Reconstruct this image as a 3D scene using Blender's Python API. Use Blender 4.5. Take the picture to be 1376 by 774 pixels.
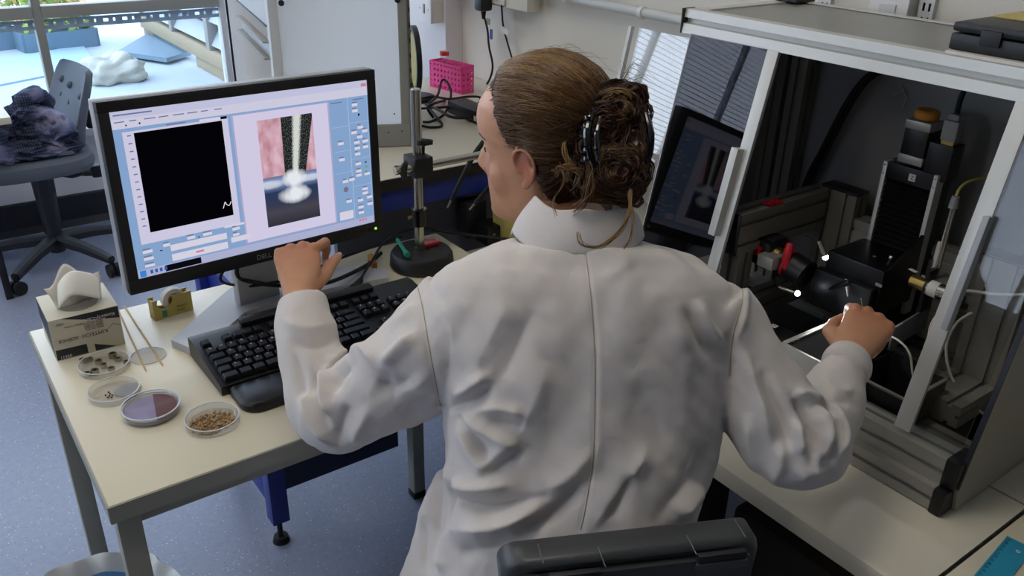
import bpy, bmesh, math, random
import numpy as np
from mathutils import Vector, Matrix
from mathutils.bvhtree import BVHTree

for _o in list(bpy.data.objects): bpy.data.objects.remove(_o)
SC = bpy.context.scene
COL = SC.collection
random.seed(7); np.random.seed(7)

# ---------------------------------------------------------------- camera
CW, CH, FPX = 1376, 774, 1152.0
CAM = np.array([0.0, 0.0, 1.56])
def _n(v): return v/np.linalg.norm(v)
def _d(px, py): return _n(np.array([px-CW/2, py-CH/2, FPX]))
_dn = _d(630, 2750)                       # vertical vanishing point
_Y = _d(-250, -198); _Y = _n(_Y-_dn*(_Y@_dn)); _Z = -_dn; _X = np.cross(_Y, _Z)
RW = np.array([_X, _Y, _Z])               # world = RW @ (right, down, forward)
cam = bpy.data.objects.new('viewpoint', bpy.data.cameras.new('viewpoint')); COL.objects.link(cam)
cr, cd, cf = RW[:, 0], RW[:, 1], RW[:, 2]
cam.matrix_world = Matrix(((cr[0], -cd[0], -cf[0], CAM[0]), (cr[1], -cd[1], -cf[1], CAM[1]), (cr[2], -cd[2], -cf[2], CAM[2]), (0, 0, 0, 1)))
cam.data.sensor_width = 36.0; cam.data.lens = 36.0*FPX/CW
cam.data.clip_start = .02; cam.data.clip_end = 200
SC.camera = cam

# ---------------------------------------------------------------- world, exposure
SC.view_settings.view_transform = 'Standard'; SC.view_settings.look = 'None'
SC.view_settings.exposure = 0.0; SC.view_settings.gamma = 1.0; SC.view_settings.use_curve_mapping = False
W = bpy.data.worlds.new('overcast_sky'); SC.world = W; W.use_nodes = True
nt = W.node_tree; nt.nodes.clear()
wo = nt.nodes.new('ShaderNodeOutputWorld'); wb = nt.nodes.new('ShaderNodeBackground')
tc = nt.nodes.new('ShaderNodeTexCoord'); sx = nt.nodes.new('ShaderNodeSeparateXYZ'); rp = nt.nodes.new('ShaderNodeValToRGB')
nt.links.new(tc.outputs['Generated'], sx.inputs[0]); nt.links.new(sx.outputs[2], rp.inputs[0])
rp.color_ramp.elements[0].position = 0.0; rp.color_ramp.elements[0].color = (.78, .86, 1, 1)
rp.color_ramp.elements[1].position = .6; rp.color_ramp.elements[1].color = (.62, .78, 1, 1)
nt.links.new(rp.outputs[0], wb.inputs[0]); wb.inputs[1].default_value = 5.0
nt.links.new(wb.outputs[0], wo.inputs[0])

FILL_LAMP_W = 5.0      # each added ceiling luminaire
FILL_LAMPS = [(-1.5, 1.0), (-1.3, 3.0), (.35, .95), (.55, 2.75)]

# ---------------------------------------------------------------- pixel helpers (1376 x 774)
def ray(p): return RW @ np.array([p[0]-CW/2, p[1]-CH/2, FPX])
def onz(p, z): r = ray(p); return CAM+r*(z-CAM[2])/r[2]
def onx(p, x): r = ray(p); return CAM+r*(x-CAM[0])/r[0]
def ony(p, y): r = ray(p); return CAM+r*(y-CAM[1])/r[1]
def D(px, py, dep): return CAM+ray((px, py))/FPX*dep
def proj(w):
    c = (np.asarray(w, float)-CAM) @ RW
    return c[..., :2]/c[..., 2:3]*FPX+np.array([CW/2, CH/2])
V = lambda *a: np.array(a, float)

# ---------------------------------------------------------------- materials
def lin(c):
    if isinstance(c, str): c = [int(c[i:i+2], 16)/255 for i in (0, 2, 4)]
    return tuple(x/12.92 if x <= .04045 else ((x+.055)/1.055)**2.4 for x in c)
class NT:
    def __init__(s, name):
        s.m = bpy.data.materials.new(name); s.m.use_nodes = True; s.t = s.m.node_tree; s.t.nodes.clear()
        s.out = s.n('OutputMaterial')
    def n(s, typ, **kw):
        nd = s.t.nodes.new('ShaderNode'+typ)
        for k, v in kw.items(): setattr(nd, k, v)
        return nd
    def l(s, a, b): s.t.links.new(a, b)
    def val(s, sock, v):
        if hasattr(v, 'is_output'): s.l(v, sock)
        else: sock.default_value = v
    def math(s, op, a, b=0.0, clamp=False):
        nd = s.n('Math', operation=op, use_clamp=clamp); s.val(nd.inputs[0], a); s.val(nd.inputs[1], b); return nd.outputs[0]
    def ramp(s, f, stops, interp='LINEAR'):
        nd = s.n('ValToRGB'); cr = nd.color_ramp; cr.interpolation = interp
        while len(cr.elements) < len(stops): cr.elements.new(.5)
        for e, (p, c) in zip(cr.elements, stops): e.position = p; e.color = (*c, 1) if len(c) == 3 else c
        s.l(f, nd.inputs[0]); return nd.outputs[0]
    def mix(s, f, a, b, mode='MIX'):
        nd = s.n('Mix', data_type='RGBA', blend_type=mode)
        s.val(nd.inputs[0], f)
        for sock, v in ((nd.inputs[6], a), (nd.inputs[7], b)):
            if hasattr(v, 'is_output'): s.l(v, sock)
            else: sock.default_value = (*v, 1) if len(v) == 3 else v
        return nd.outputs[2]
def pmat(name, col, rough=.5, metal=0.0, var=.06, vscale=6, bump=0.0, bscale=150, spec=.5, sss=0, sssr=(1, .35, .2), coat=0, aniso=0):
    k = NT(name); b = k.n('BsdfPrincipled'); k.l(b.outputs[0], k.out.inputs[0])
    c = lin(col); tcn = k.n('TexCoord')
    nz = k.n('TexNoise'); nz.inputs['Scale'].default_value = vscale; nz.inputs['Detail'].default_value = 3
    k.l(tcn.outputs['Object'], nz.inputs['Vector'])
    if var > 0:
        cc = k.mix(nz.outputs[0], tuple(x*(1-var) for x in c), tuple(min(1, x*(1+var)) for x in c)); k.l(cc, b.inputs['Base Color'])
    else: b.inputs['Base Color'].default_value = (*c, 1)
    rr = k.math('MULTIPLY_ADD', nz.outputs[0], .12); rr.node.inputs[2].default_value = max(0, rough-.06); k.l(rr, b.inputs['Roughness'])
    b.inputs['Metallic'].default_value = metal; b.inputs['Specular IOR Level'].default_value = spec
    if coat: b.inputs['Coat Weight'].default_value = coat; b.inputs['Coat Roughness'].default_value = .08
    if sss:
        b.inputs['Subsurface Weight'].default_value = sss; b.inputs['Subsurface Radius'].default_value = sssr; b.inputs['Subsurface Scale'].default_value = .008
    if bump:
        n2 = k.n('TexNoise'); n2.inputs['Scale'].default_value = bscale; n2.inputs['Detail'].default_value = 2
        k.l(tcn.outputs['Object'], n2.inputs['Vector'])
        bp = k.n('Bump'); bp.inputs['Strength'].default_value = bump; bp.inputs['Distance'].default_value = .002
        k.l(n2.outputs[0], bp.inputs['Height']); k.l(bp.outputs[0], b.inputs['Normal'])
    return k.m
def emat(name, col, st):
    k = NT(name); e = k.n('Emission'); e.inputs[0].default_value = (*lin(col), 1); e.inputs[1].default_value = st
    k.l(e.outputs[0], k.out.inputs[0]); return k.m
def glass(name, tint=(1, 1, 1), refl=1.0, rough=.0, haze=0.0, hazecol=(1, 1, 1)):
    # sheet glass / acrylic: transparent with a Fresnel mirror on its face
    k = NT(name); tr = k.n('BsdfTransparent'); tr.inputs[0].default_value = (*tint, 1)
    gl = k.n('BsdfGlossy'); gl.inputs['Roughness'].default_value = rough
    geo = k.n('NewGeometry'); dt = k.n('VectorMath', operation='DOT_PRODUCT'); k.l(geo.outputs['Normal'], dt.inputs[0]); k.l(geo.outputs['Incoming'], dt.inputs[1])
    fr = k.math('MULTIPLY_ADD', k.math('POWER', k.math('SUBTRACT', 1.0, k.math('ABSOLUTE', dt.outputs['Value']), True), 5.0), .96); fr.node.inputs[2].default_value = .04
    f = k.math('MULTIPLY', fr, refl, True)
    base = tr.outputs[0]
    if haze:
        df = k.n('BsdfDiffuse'); df.inputs[0].default_value = (*hazecol, 1)
        mh = k.n('MixShader'); mh.inputs[0].default_value = haze; k.l(base, mh.inputs[1]); k.l(df.outputs[0], mh.inputs[2]); base = mh.outputs[0]
    mx = k.n('MixShader'); k.l(f, mx.inputs[0]); k.l(base, mx.inputs[1]); k.l(gl.outputs[0], mx.inputs[2])
    k.l(mx.outputs[0], k.out.inputs[0]); return k.m

M = {}
def defmat(key, *a, **k): M[key] = pmat(key, *a, **k)
defmat('wall_paint', 'dcd8cf', .7, var=.02, bump=.1, bscale=90)
defmat('wall_white', 'e4e2e4', .65, var=.02, bump=.08, bscale=90)
defmat('ceiling_white', 'e2e0da', .8, var=.02)
defmat('skirting', '23262c', .5, var=.1)
defmat('frame_white', 'cdd0d0', .45, var=.03)
defmat('frame_grey', '8e8d86', .5, var=.06)
defmat('laminate', 'd9d1b9', .38, var=.02, vscale=3, bump=.03, bscale=400)
defmat('bench_top', 'd2ccba', .35, var=.02, vscale=3, bump=.03, bscale=400)
defmat('steel_beige', '9d9b90', .45, var=.04)
defmat('blue_steel', '1c2f86', .4, var=.05)
defmat('dark_panel', '66676d', .6, var=.05)
defmat('black_plastic', '0b0c10', .42, var=.1, bump=.06, bscale=500)
defmat('black_gloss', '0a0b10', .18, var=.1)
defmat('black_satin', '15161a', .5, var=.1)
defmat('black_rubber', '0e0f12', .7, var=.1)
defmat('key_black', '111217', .36, var=.1, bump=.05, bscale=600)
defmat('chair_grey', '3d3f41', .38, var=.06, bump=.12, bscale=500)
defmat('office_black', '1d2026', .5, var=.1, bump=.15, bscale=400)
defmat('office_mesh', '5a626c', .8, var=.1, bump=.5, bscale=300)
defmat('silver_plastic', 'a9abb0', .35, var=.03)
defmat('steel', 'b9b6ad', .22, 1.0, var=.05)
defmat('alu', 'aaa8a0', .38, .5, var=.05, vscale=12)
defmat('alu_dark', '86837a', .45, .35, var=.06, vscale=12)
defmat('alu_white', 'c9c9c4', .4, 0.3, var=.03)
defmat('brass', 'b39a5c', .3, 1.0, var=.05)
defmat('panel_grey', '8d8d8b', .5, var=.04)
defmat('top_grey', '8a8a84', .35, 0.2, var=.04)
defmat('side_grey', '9b988c', .3, var=.03)
defmat('anodised', '0a0a0d', .35, var=.15)
defmat('tape_yellow', 'b8a456', .45, var=.06)
defmat('yellow_plastic', 'c9b866', .4, var=.05)
defmat('cardboard', 'cfc9b4', .6, var=.03)
defmat('print_navy', '1e222c', .5, var=.05)
defmat('print_grey', '85837c', .6, var=.05)
defmat('tissue', 'e6e2d6', .9, var=.03)
defmat('wood_stick', 'c8a877', .7, var=.1)
defmat('pink', 'f0459b', .35, var=.05)
defmat('red_cap', 'd23a30', .4, var=.05)
defmat('red_plastic', 'c01a28', .4, var=.08)
defmat('green_plastic', '1d8a72', .4, var=.06)
defmat('orange_knob', 'd08a2e', .5, var=.08)
defmat('label_white', 'd8d8d4', .6, var=.02)
defmat('cable_white', 'c6c3b4', .5, var=.03)
defmat('cable_yellow', 'b0a352', .5, var=.03)
defmat('agar_brown', '6a2015', .35, var=.15, vscale=60)
defmat('agar_lilac', 'aba2c4', .15, var=.05)
defmat('seed', 'a5824f', .55, var=.25, vscale=120)
defmat('black_bead', '26261c', .5)
defmat('blind', 'cfd6de', .5, var=.02)
defmat('cyan_plastic', '2f9fc4', .3, var=.04)
defmat('ink', '14161c', .6, var=0)
defmat('ink_white', 'e0e0e0', .6, var=0)
defmat('bag_white', 'd7d9d8', .35, var=.04)
defmat('bag_blue', '6d9cc8', .35, var=.06)
defmat('terrace', 'a9b4bc', .8, var=.12, vscale=1.5)
defmat('tarp', '9db9cf', .5, var=.08)
defmat('timber', '998c72', .8, var=.1)
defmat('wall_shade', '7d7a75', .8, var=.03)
defmat('louvre_white', 'eceef0', .5, var=.02)
defmat('stone_bag', 'b3b3a8', .9, var=.08, vscale=9)
defmat('planter', '667f90', .6, var=.1)
defmat('foliage', '9ab35a', .8, var=.4, vscale=40)
defmat('flower', 'd8a878', .8, var=.4, vscale=40)
defmat('parapet', 'dfe4e6', .8, var=.06)
defmat('wood_dark', '3a2a2c', .5, var=.15)
defmat('orange_foam', 'a06a35', .7)
defmat('paper', 'd5d2cb', .8, var=.03)
defmat('clear_edge', 'cfd4d8', .25, var=.02)
M['glass'] = glass('window_glass', (.97, .985, 1), .8)
M['acrylic'] = glass('clear_acrylic', (.84, .86, .88), .7)
M['acrylic_tint'] = glass('tinted_acrylic', (.42, .42, .47), .8)
M['petri_clear'] = glass('petri_lid', (.97, .97, .97), .9, .02)
M['petri'] = glass('petri_plastic', (.95, .95, .95), 1.6, .03, .05, (.9, .92, .95))
M['frosted'] = glass('frosted_panel', (.9, .95, 1), .5, .2, .75, (.85, .88, .93))
k = NT('frosted_white'); df = k.n('BsdfDiffuse'); df.inputs[0].default_value = (.78, .81, .86, 1); tl_n = k.n('BsdfTranslucent'); tl_n.inputs[0].default_value = (.95, .97, 1, 1)
mx = k.n('MixShader'); mx.inputs[0].default_value = .93; k.l(df.outputs[0], mx.inputs[1]); k.l(tl_n.outputs[0], mx.inputs[2]); k.l(mx.outputs[0], k.out.inputs[0]); M['frosted_white'] = k.m
M['led'] = emat('led_light', 'eaf4ff', 9)
M['lamp'] = emat('fill_lamp_diffuser', 'fff4e2', 3.0)  # glow of the added ceiling luminaires

# speckled vinyl floor
k = NT('vinyl_floor'); b = k.n('BsdfPrincipled'); k.l(b.outputs[0], k.out.inputs[0]); tcn = k.n('TexCoord')
nz = k.n('TexNoise'); nz.inputs['Scale'].default_value = 60; nz.inputs['Detail'].default_value = 4; k.l(tcn.outputs['Object'], nz.inputs['Vector'])
base = k.mix(nz.outputs[0], lin('7f86a0'), lin('979dae'))
for sc, th, colr in ((95, .13, 'd9dde6'), (120, .13, '2a2e40'), (70, .09, 'e8ecf2'), (60, .07, '3a3f55')):
    vo = k.n('TexVoronoi'); vo.inputs['Scale'].default_value = sc; k.l(tcn.outputs['Object'], vo.inputs['Vector'])
    rn = k.math('LESS_THAN', vo.outputs['Distance'], th)
    sep = k.n('SeparateColor'); k.l(vo.outputs['Color'], sep.inputs[0])
    pick = k.math('GREATER_THAN', sep.outputs[0], .55)
    base = k.mix(k.math('MULTIPLY', rn, pick), base, lin(colr))
k.l(base, b.inputs['Base Color']); b.inputs['Roughness'].default_value = .38
bp = k.n('Bump'); bp.inputs['Strength'].default_value = .12; bp.inputs['Distance'].default_value = .002; k.l(nz.outputs[0], bp.inputs['Height']); k.l(bp.outputs[0], b.inputs['Normal'])
M['floor'] = k.m

# ---------------------------------------------------------------- mesh builder
class MB:
    def __init__(s): s.v = []; s.f = []; s.mi = []; s.uv = None
    def add(s, vs, fs, mi=0):
        o = len(s.v); s.v.extend([tuple(float(c) for c in p) for p in vs]); s.f.extend([tuple(i+o for i in f) for f in fs]); s.mi.extend([mi]*len(fs)); return s
    def frame_box(s, c, ax, ay, az, hx, hy, hz, mi=0, bev=0.0):
        c, ax, ay, az = (np.asarray(q, float) for q in (c, ax, ay, az))
        if bev <= 0:
            vs = [c+ax*hx*i+ay*hy*j+az*hz*k for i in (-1, 1) for j in (-1, 1) for k in (-1, 1)]
            return s.add(vs, [(0, 1, 3, 2), (4, 6, 7, 5), (0, 4, 5, 1), (2, 3, 7, 6), (0, 2, 6, 4), (1, 5, 7, 3)], mi)
        bm = bmesh.new(); bmesh.ops.create_cube(bm, size=2)
        for v in bm.verts: v.co = (v.co.x*hx, v.co.y*hy, v.co.z*hz)
        bmesh.ops.bevel(bm, geom=bm.edges[:], offset=min(bev, hx*.95, hy*.95, hz*.95), segments=2, affect='EDGES', profile=.6)
        bm.verts.index_update()
        vs = [c+ax*v.co.x+ay*v.co.y+az*v.co.z for v in bm.verts]; fs = [tuple(v.index for v in f.verts) for f in bm.faces]
        bm.free(); return s.add(vs, fs, mi)
    def box(s, x0, x1, y0, y1, z0, z1, mi=0, bev=0.0):
        return s.frame_box(((x0+x1)/2, (y0+y1)/2, (z0+z1)/2), (1, 0, 0), (0, 1, 0), (0, 0, 1), abs(x1-x0)/2, abs(y1-y0)/2, abs(z1-z0)/2, mi, bev)
    def cyl(s, p0, p1, r0, r1=None, n=20, mi=0, cap=True):
        r1 = r0 if r1 is None else r1
        p0, p1 = np.asarray(p0, float), np.asarray(p1, float); t = _n(p1-p0)
        a = _n(np.cross(t, (0, 0, 1) if abs(t[2]) < .9 else (1, 0, 0))); b2 = np.cross(t, a)
        vs = []
        for p, r in ((p0, r0), (p1, r1)): vs += [p+(a*math.cos(2*math.pi*i/n)+b2*math.sin(2*math.pi*i/n))*r for i in range(n)]
        fs = [(i, (i+1) % n, n+(i+1) % n, n+i) for i in range(n)]
        if cap: fs += [tuple(range(n-1, -1, -1)), tuple(range(n, 2*n))]
        return s.add(vs, fs, mi)
    def tube(s, pts, r, n=8, mi=0, sub=6, smooth=True):
        P = [np.asarray(p, float) for p in pts]
        if smooth and len(P) > 2: P = catmull(P, sub)
        rs = r if hasattr(r, '__len__') else [r]*len(P)
        if len(rs) != len(P): rs = np.interp(np.linspace(0, 1, len(P)), np.linspace(0, 1, len(rs)), rs)
        t = _n(P[1]-P[0]); a = _n(np.cross(t, (0, 0, 1) if abs(t[2]) < .9 else (1, 0, 0)))
        vs = []
        for i, p in enumerate(P):
            t = _n(P[min(i+1, len(P)-1)]-P[max(i-1, 0)]); a = _n(a-t*(a@t)); b2 = np.cross(t, a)
            vs += [p+(a*math.cos(2*math.pi*j/n)+b2*math.sin(2*math.pi*j/n))*rs[i] for j in range(n)]
        fs = [(i*n+j, i*n+(j+1) % n, (i+1)*n+(j+1) % n, (i+1)*n+j) for i in range(len(P)-1) for j in range(n)]
        fs += [tuple(range(n-1, -1, -1)), tuple(range((len(P)-1)*n, len(P)*n))]
        return s.add(vs, fs, mi)
    def lathe(s, c, prof, n=32, mi=0, axis=(0, 0, 1), close=False):
        c = np.asarray(c, float); t = _n(np.asarray(axis, float)); a = _n(np.cross(t, (0, 1, 0) if abs(t[1]) < .9 else (1, 0, 0))); b2 = np.cross(t, a)
        vs = []
        for r, z in prof: vs += [c+t*z+(a*math.cos(2*math.pi*j/n)+b2*math.sin(2*math.pi*j/n))*max(r, 1e-5) for j in range(n)]
        m = len(prof)
        fs = [(i*n+j, i*n+(j+1) % n, ((i+1) % m)*n+(j+1) % n, ((i+1) % m)*n+j) for i in range(m if close else m-1) for j in range(n)]
        return s.add(vs, fs, mi)
    def prism(s, poly, p0, e1, e2, vec, mi=0):
        # poly: 2-D outline in (e1, e2) at p0, extruded along vec
        p0, e1, e2, vec = (np.asarray(q, float) for q in (p0, e1, e2, vec)); n = len(poly)
        A = [p0+e1*u+e2*w for u, w in poly]; vs = A+[p+vec for p in A]
        fs = [tuple(range(n-1, -1, -1)), tuple(range(n, 2*n))]+[(i, (i+1) % n, n+(i+1) % n, n+i) for i in range(n)]
        return s.add(vs, fs, mi)
    def sphere(s, c, rx, ry=None, rz=None, n=16, m=10, mi=0, R=None):
        ry = ry or rx; rz = rz or rx; c = np.asarray(c, float); R = np.eye(3) if R is None else R
        vs = []
        for i in range(m+1):
            th = math.pi*i/m
            for j in range(n):
                ph = 2*math.pi*j/n
                vs.append(c+R@np.array([rx*math.sin(th)*math.cos(ph), ry*math.sin(th)*math.sin(ph), rz*math.cos(th)]))
        fs = [(i*n+j, (i+1)*n+j, (i+1)*n+(j+1) % n, i*n+(j+1) % n) for i in range(m) for j in range(n)]
        return s.add(vs, fs, mi)
    def loft(s, rings, mi=0, cap=True):
        n = len(rings[0]); vs = [p for r in rings for p in r]
        fs = [(i*n+j, i*n+(j+1) % n, (i+1)*n+(j+1) % n, (i+1)*n+j) for i in range(len(rings)-1) for j in range(n)]
        if cap: fs += [tuple(range(n-1, -1, -1)), tuple(range((len(rings)-1)*n, len(rings)*n))]
        return s.add(vs, fs, mi)
    def grid(s, fn, nu, nv, mi=0):
        vs = [fn(i/nu, j/nv) for i in range(nu+1) for j in range(nv+1)]
        fs = [(i*(nv+1)+j, (i+1)*(nv+1)+j, (i+1)*(nv+1)+j+1, i*(nv+1)+j+1) for i in range(nu) for j in range(nv)]
        return s.add(vs, fs, mi)
def catmull(P, sub=6):
    P = [np.asarray(p, float) for p in P]; Q = [2*P[0]-P[1]]+P+[2*P[-1]-P[-2]]; out = []
    for i in range(1, len(Q)-2):
        for k_ in range(sub):
            t = k_/sub; a, b, c, d = Q[i-1:i+3]
            out.append(.5*((2*b)+(c-a)*t+(2*a-5*b+4*c-d)*t*t+(3*b-a-3*c+d)*t**3))
    out.append(P[-1]); return out

MATS = {}
def root_matrix(o):
    return MATS.get(o.name, Matrix.Identity(4))
def thing(name, label, cat, loc=(0, 0, 0), rotz=0.0, group=None):
    o = bpy.data.objects.new(name, None); COL.objects.link(o); o.empty_display_size = .05
    o.location = [float(c) for c in loc]; o.rotation_euler = (0, 0, rotz)
    o['label'] = label; o['category'] = cat
    if group: o['group'] = group
    MATS[o.name] = Matrix.Translation(Vector([float(c) for c in loc])) @ Matrix.Rotation(rotz, 4, 'Z'); return o
def obj(name, mb, mats, parent=None, smooth=35, label=None, local=False, recalc=True):
    """link a builder (world coordinates unless local) as one mesh object"""
    me = bpy.data.meshes.new(name)
    vs = mb.v
    if parent is not None and not local:
        A = np.array(root_matrix(parent).inverted()); Vv = np.array(vs); vs = (Vv @ A[:3, :3].T+A[:3, 3]).tolist()
    me.from_pydata(vs, [], mb.f)
    for mname in (mats if isinstance(mats, (list, tuple)) else [mats]): me.materials.append(M[mname] if isinstance(mname, str) else mname)
    me.polygons.foreach_set('material_index', mb.mi)
    if recalc:
        bm = bmesh.new(); bm.from_mesh(me); bmesh.ops.recalc_face_normals(bm, faces=bm.faces[:]); bm.to_mesh(me); bm.free()
    if smooth:
        me.polygons.foreach_set('use_smooth', [True]*len(me.polygons))
        me.set_sharp_from_angle(angle=math.radians(smooth))
    me.update()
    o = bpy.data.objects.new(name, me); COL.objects.link(o)
    if parent is not None:
        o.parent = parent; MATS[o.name] = root_matrix(parent)
    if label: o['label'] = label
    return o
def tag(o, label, cat, group=None, kind=None):
    o['label'] = label; o['category'] = cat
    if group: o['group'] = group
    if kind: o['kind'] = kind
    return o
def struct(name, mb, mats, parent=None, smooth=35):
    o = obj(name, mb, mats, parent, smooth)
    if parent is None: o['kind'] = 'structure'
    return o
def dup(root, loc, rotz=None, label=None):
    r = root.copy(); COL.objects.link(r); r.location = [float(c) for c in loc]
    if rotz is not None: r.rotation_euler = (0, 0, rotz)
    if label: r['label'] = label
    for ch in list(root.children):
        c = ch.copy(); COL.objects.link(c); c.parent = r
        for g in ch.children: d2 = g.copy(); COL.objects.link(d2); d2.parent = c
    return r
def text_mb(s, size, p0, ex, ey, mi=0, thick=.0004, align='LEFT'):
    cu = bpy.data.curves.new('t', 'FONT'); cu.body = s; cu.size = size; cu.extrude = thick; cu.align_x = align; cu.resolution_u = 2
    o = bpy.data.objects.new('t', cu); COL.objects.link(o)
    me = bpy.data.meshes.new_from_object(o.evaluated_get(bpy.context.evaluated_depsgraph_get()))
    p0, ex, ey = (np.asarray(q, float) for q in (p0, ex, ey)); ez = np.cross(ex, ey)
    mb = MB(); mb.add([p0+ex*v.co.x+ey*v.co.y+ez*v.co.z for v in me.vertices], [tuple(p.vertices) for p in me.polygons], mi)
    bpy.data.objects.remove(o); bpy.data.curves.remove(cu); bpy.data.meshes.remove(me); return mb
def slot_outline(w, h, ns_w=1, ns_h=1, sw=.008, sd=.006):
    """aluminium T-slot profile outline, w x h centred on 0, slots on each side"""
    out = []
    def side(p, q, ns, nin):
        p, q, nin = np.array(p), np.array(q), np.array(nin); d = _n(q-p); L = np.linalg.norm(q-p); out.append(p)
        for i in range(ns):
            m = p+d*L*(i+.5)/ns
            out.extend([m-d*sw/2, m-d*sw/2+nin*sd, m+d*sw/2+nin*sd, m+d*sw/2])
    side((-w/2, -h/2), (w/2, -h/2), ns_w, (0, 1)); side((w/2, -h/2), (w/2, h/2), ns_h, (-1, 0))
    side((w/2, h/2), (-w/2, h/2), ns_w, (0, -1)); side((-w/2, h/2), (-w/2, -h/2), ns_h, (1, 0))
    return [(float(a[0]), float(a[1])) for a in out]
EX, EY, EZ = V(1, 0, 0), V(0, 1, 0), V(0, 0, 1)
def alu(mb, axis, p, length, w=.04, h=.04, mi=0, **kw):
    """profile starting at p (centre of section), along +axis; w is the horizontal and h the vertical (or second) width"""
    e = {'x': (EY, EZ, EX), 'y': (EX, EZ, EY), 'z': (EX, EY, EZ)}[axis]
    ns_w = max(1, round(w/.04)); ns_h = max(1, round(h/.04))
    return mb.prism(slot_outline(w, h, ns_w, ns_h, **kw), p, e[0], e[1], e[2]*length, mi)
defmat('blade_white', '9aa4b0', .6, var=.02)
defmat('strip_blue', '8ea6ba', .5, var=.04)
# ================================================================ SETTING
WR, YF, XL, YB, ZC = 1.70, 4.28, -4.3, -2.3, 2.6      # right wall, far wall, left wall, wall behind, ceiling
struct('floor', MB().box(XL-.1, WR+.2, YB-.1, YF+.02, -.06, 0), 'floor')
struct('ceiling', MB().box(XL-.1, WR+.2, YB-.1, YF+.1, ZC, ZC+.08), 'ceiling_white')
wl = MB(); wl.box(XL-.1, XL, YB, YF, 0, .95); wl.box(XL-.1, XL, YB, YF, 2.25, ZC); wl.box(XL-.1, XL, YB, 1.0, .95, 2.25); wl.box(XL-.1, XL, 3.7, YF, .95, 2.25)
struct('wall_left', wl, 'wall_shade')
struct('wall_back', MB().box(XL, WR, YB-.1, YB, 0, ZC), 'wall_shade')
WY = 2.62   # the wall steps out from here on
struct('wall_right', MB().box(WR, WR+.1, YB, WY, 0, ZC), 'wall_paint')
struct('wall_pier', MB().box(WR-.07, WR+.1, WY, YF+.1, 0, ZC, bev=.004), 'wall_white')
W1 = (-.55, 1.44, .47, 2.25)      # the window in view
W2 = (-4.1, -.85, 1.0, 2.25)      # its neighbour further along the same wall, blinds down
wf = MB()
wf.box(XL, WR, YF, YF+.1, 0, W1[2]); wf.box(XL, WR, YF, YF+.1, W1[3], ZC); wf.box(W1[1], WR, YF, YF+.1, W1[2], W1[3])
wf.box(W2[1], W1[0], YF, YF+.1, W1[2], W1[3]); wf.box(XL, W2[0], YF, YF+.1, W1[2], W1[3]); wf.box(W2[0], W2[1], YF, YF+.1, W1[2], W2[2])
struct('wall_far', wf, 'wall_white')
bb = MB(); bb.prism([(0, 0), (.012, 0), (.012, .14), (.006, .147), (0, .147)], (XL, YF, 0), (0, -1, 0), EZ, (WR-XL-.07, 0, 0))
bb.prism([(0, 0), (.03, 0), (.012, .03), (0, .03)], (XL, YF, 0), (0, -1, 0), EZ, (WR-XL-.07, 0, 0))
struct('baseboard_far', bb, 'skirting')
wd = bpy.data.objects.new('window_1', None); COL.objects.link(wd); wd['kind'] = 'structure'
w2 = bpy.data.objects.new('window_2', None); COL.objects.link(w2); w2['kind'] = 'structure'
obj('window_sill', MB().box(W1[0], W1[1], YF-.10, YF+.02, W1[2]-.035, W1[2], bev=.006), 'frame_white', wd)
zt = 1.0       # transom
fr = MB()
obj('sash_rail', MB().box(W1[0], W1[1], YF+.015, YF+.06, W1[2], W1[2]+.045, bev=.006), 'frame_white', wd)
xm = float(ony((62, 80), YF+.03)[0])
obj('mullion', MB().box(xm-.018, xm+.018, YF+.005, YF+.06, W1[2]+.045, W1[3], bev=.004), 'frame_grey', wd)
obj('jamb', MB().box(W1[1]-.045, W1[1], YF+.01, YF+.07, W1[2], W1[3], bev=.005), 'frame_white', wd)
obj('jamb', MB().box(W1[0], W1[0]+.045, YF+.01, YF+.07, W1[2], W1[3], bev=.005), 'frame_white', wd)
zs = float(ony((150, 17), YF+.04)[2])
obj('transom', MB().box(W1[0], xm-.018, YF+.0, YF+.07, zs, zs+.05, bev=.005).box(xm+.018, W1[1]-.045, YF+.0, YF+.07, zs, zs+.05, bev=.005), 'frame_grey', wd)
st = MB()      # perforated strip below the transom
zs1 = zs-.008; x = W1[0]+.05
st.box(W1[0]+.045, W1[1]-.045, YF+.03, YF+.034, zs1-.012, zs1); st.box(W1[0]+.045, W1[1]-.045, YF+.03, YF+.034, zs1-.042, zs1-.026)
j = 0
while x < W1[1]-.06:
    w_ = .030 if j % 2 else .020; st.box(x, x+w_, YF+.03, YF+.034, zs1-.027, zs1-.011); x += w_+(.022 if j % 2 else .010); j += 1
obj('perforated_strip', st, 'strip_blue', wd, smooth=0)
obj('pane', MB().box(W1[0]+.045, xm-.018, YF+.036, YF+.041, W1[2]+.045, W1[3]), 'glass', wd, smooth=0)
obj('pane', MB().box(xm+.018, W1[1]-.045, YF+.036, YF+.041, W1[2]+.045, W1[3]), 'glass', wd, smooth=0)
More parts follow.
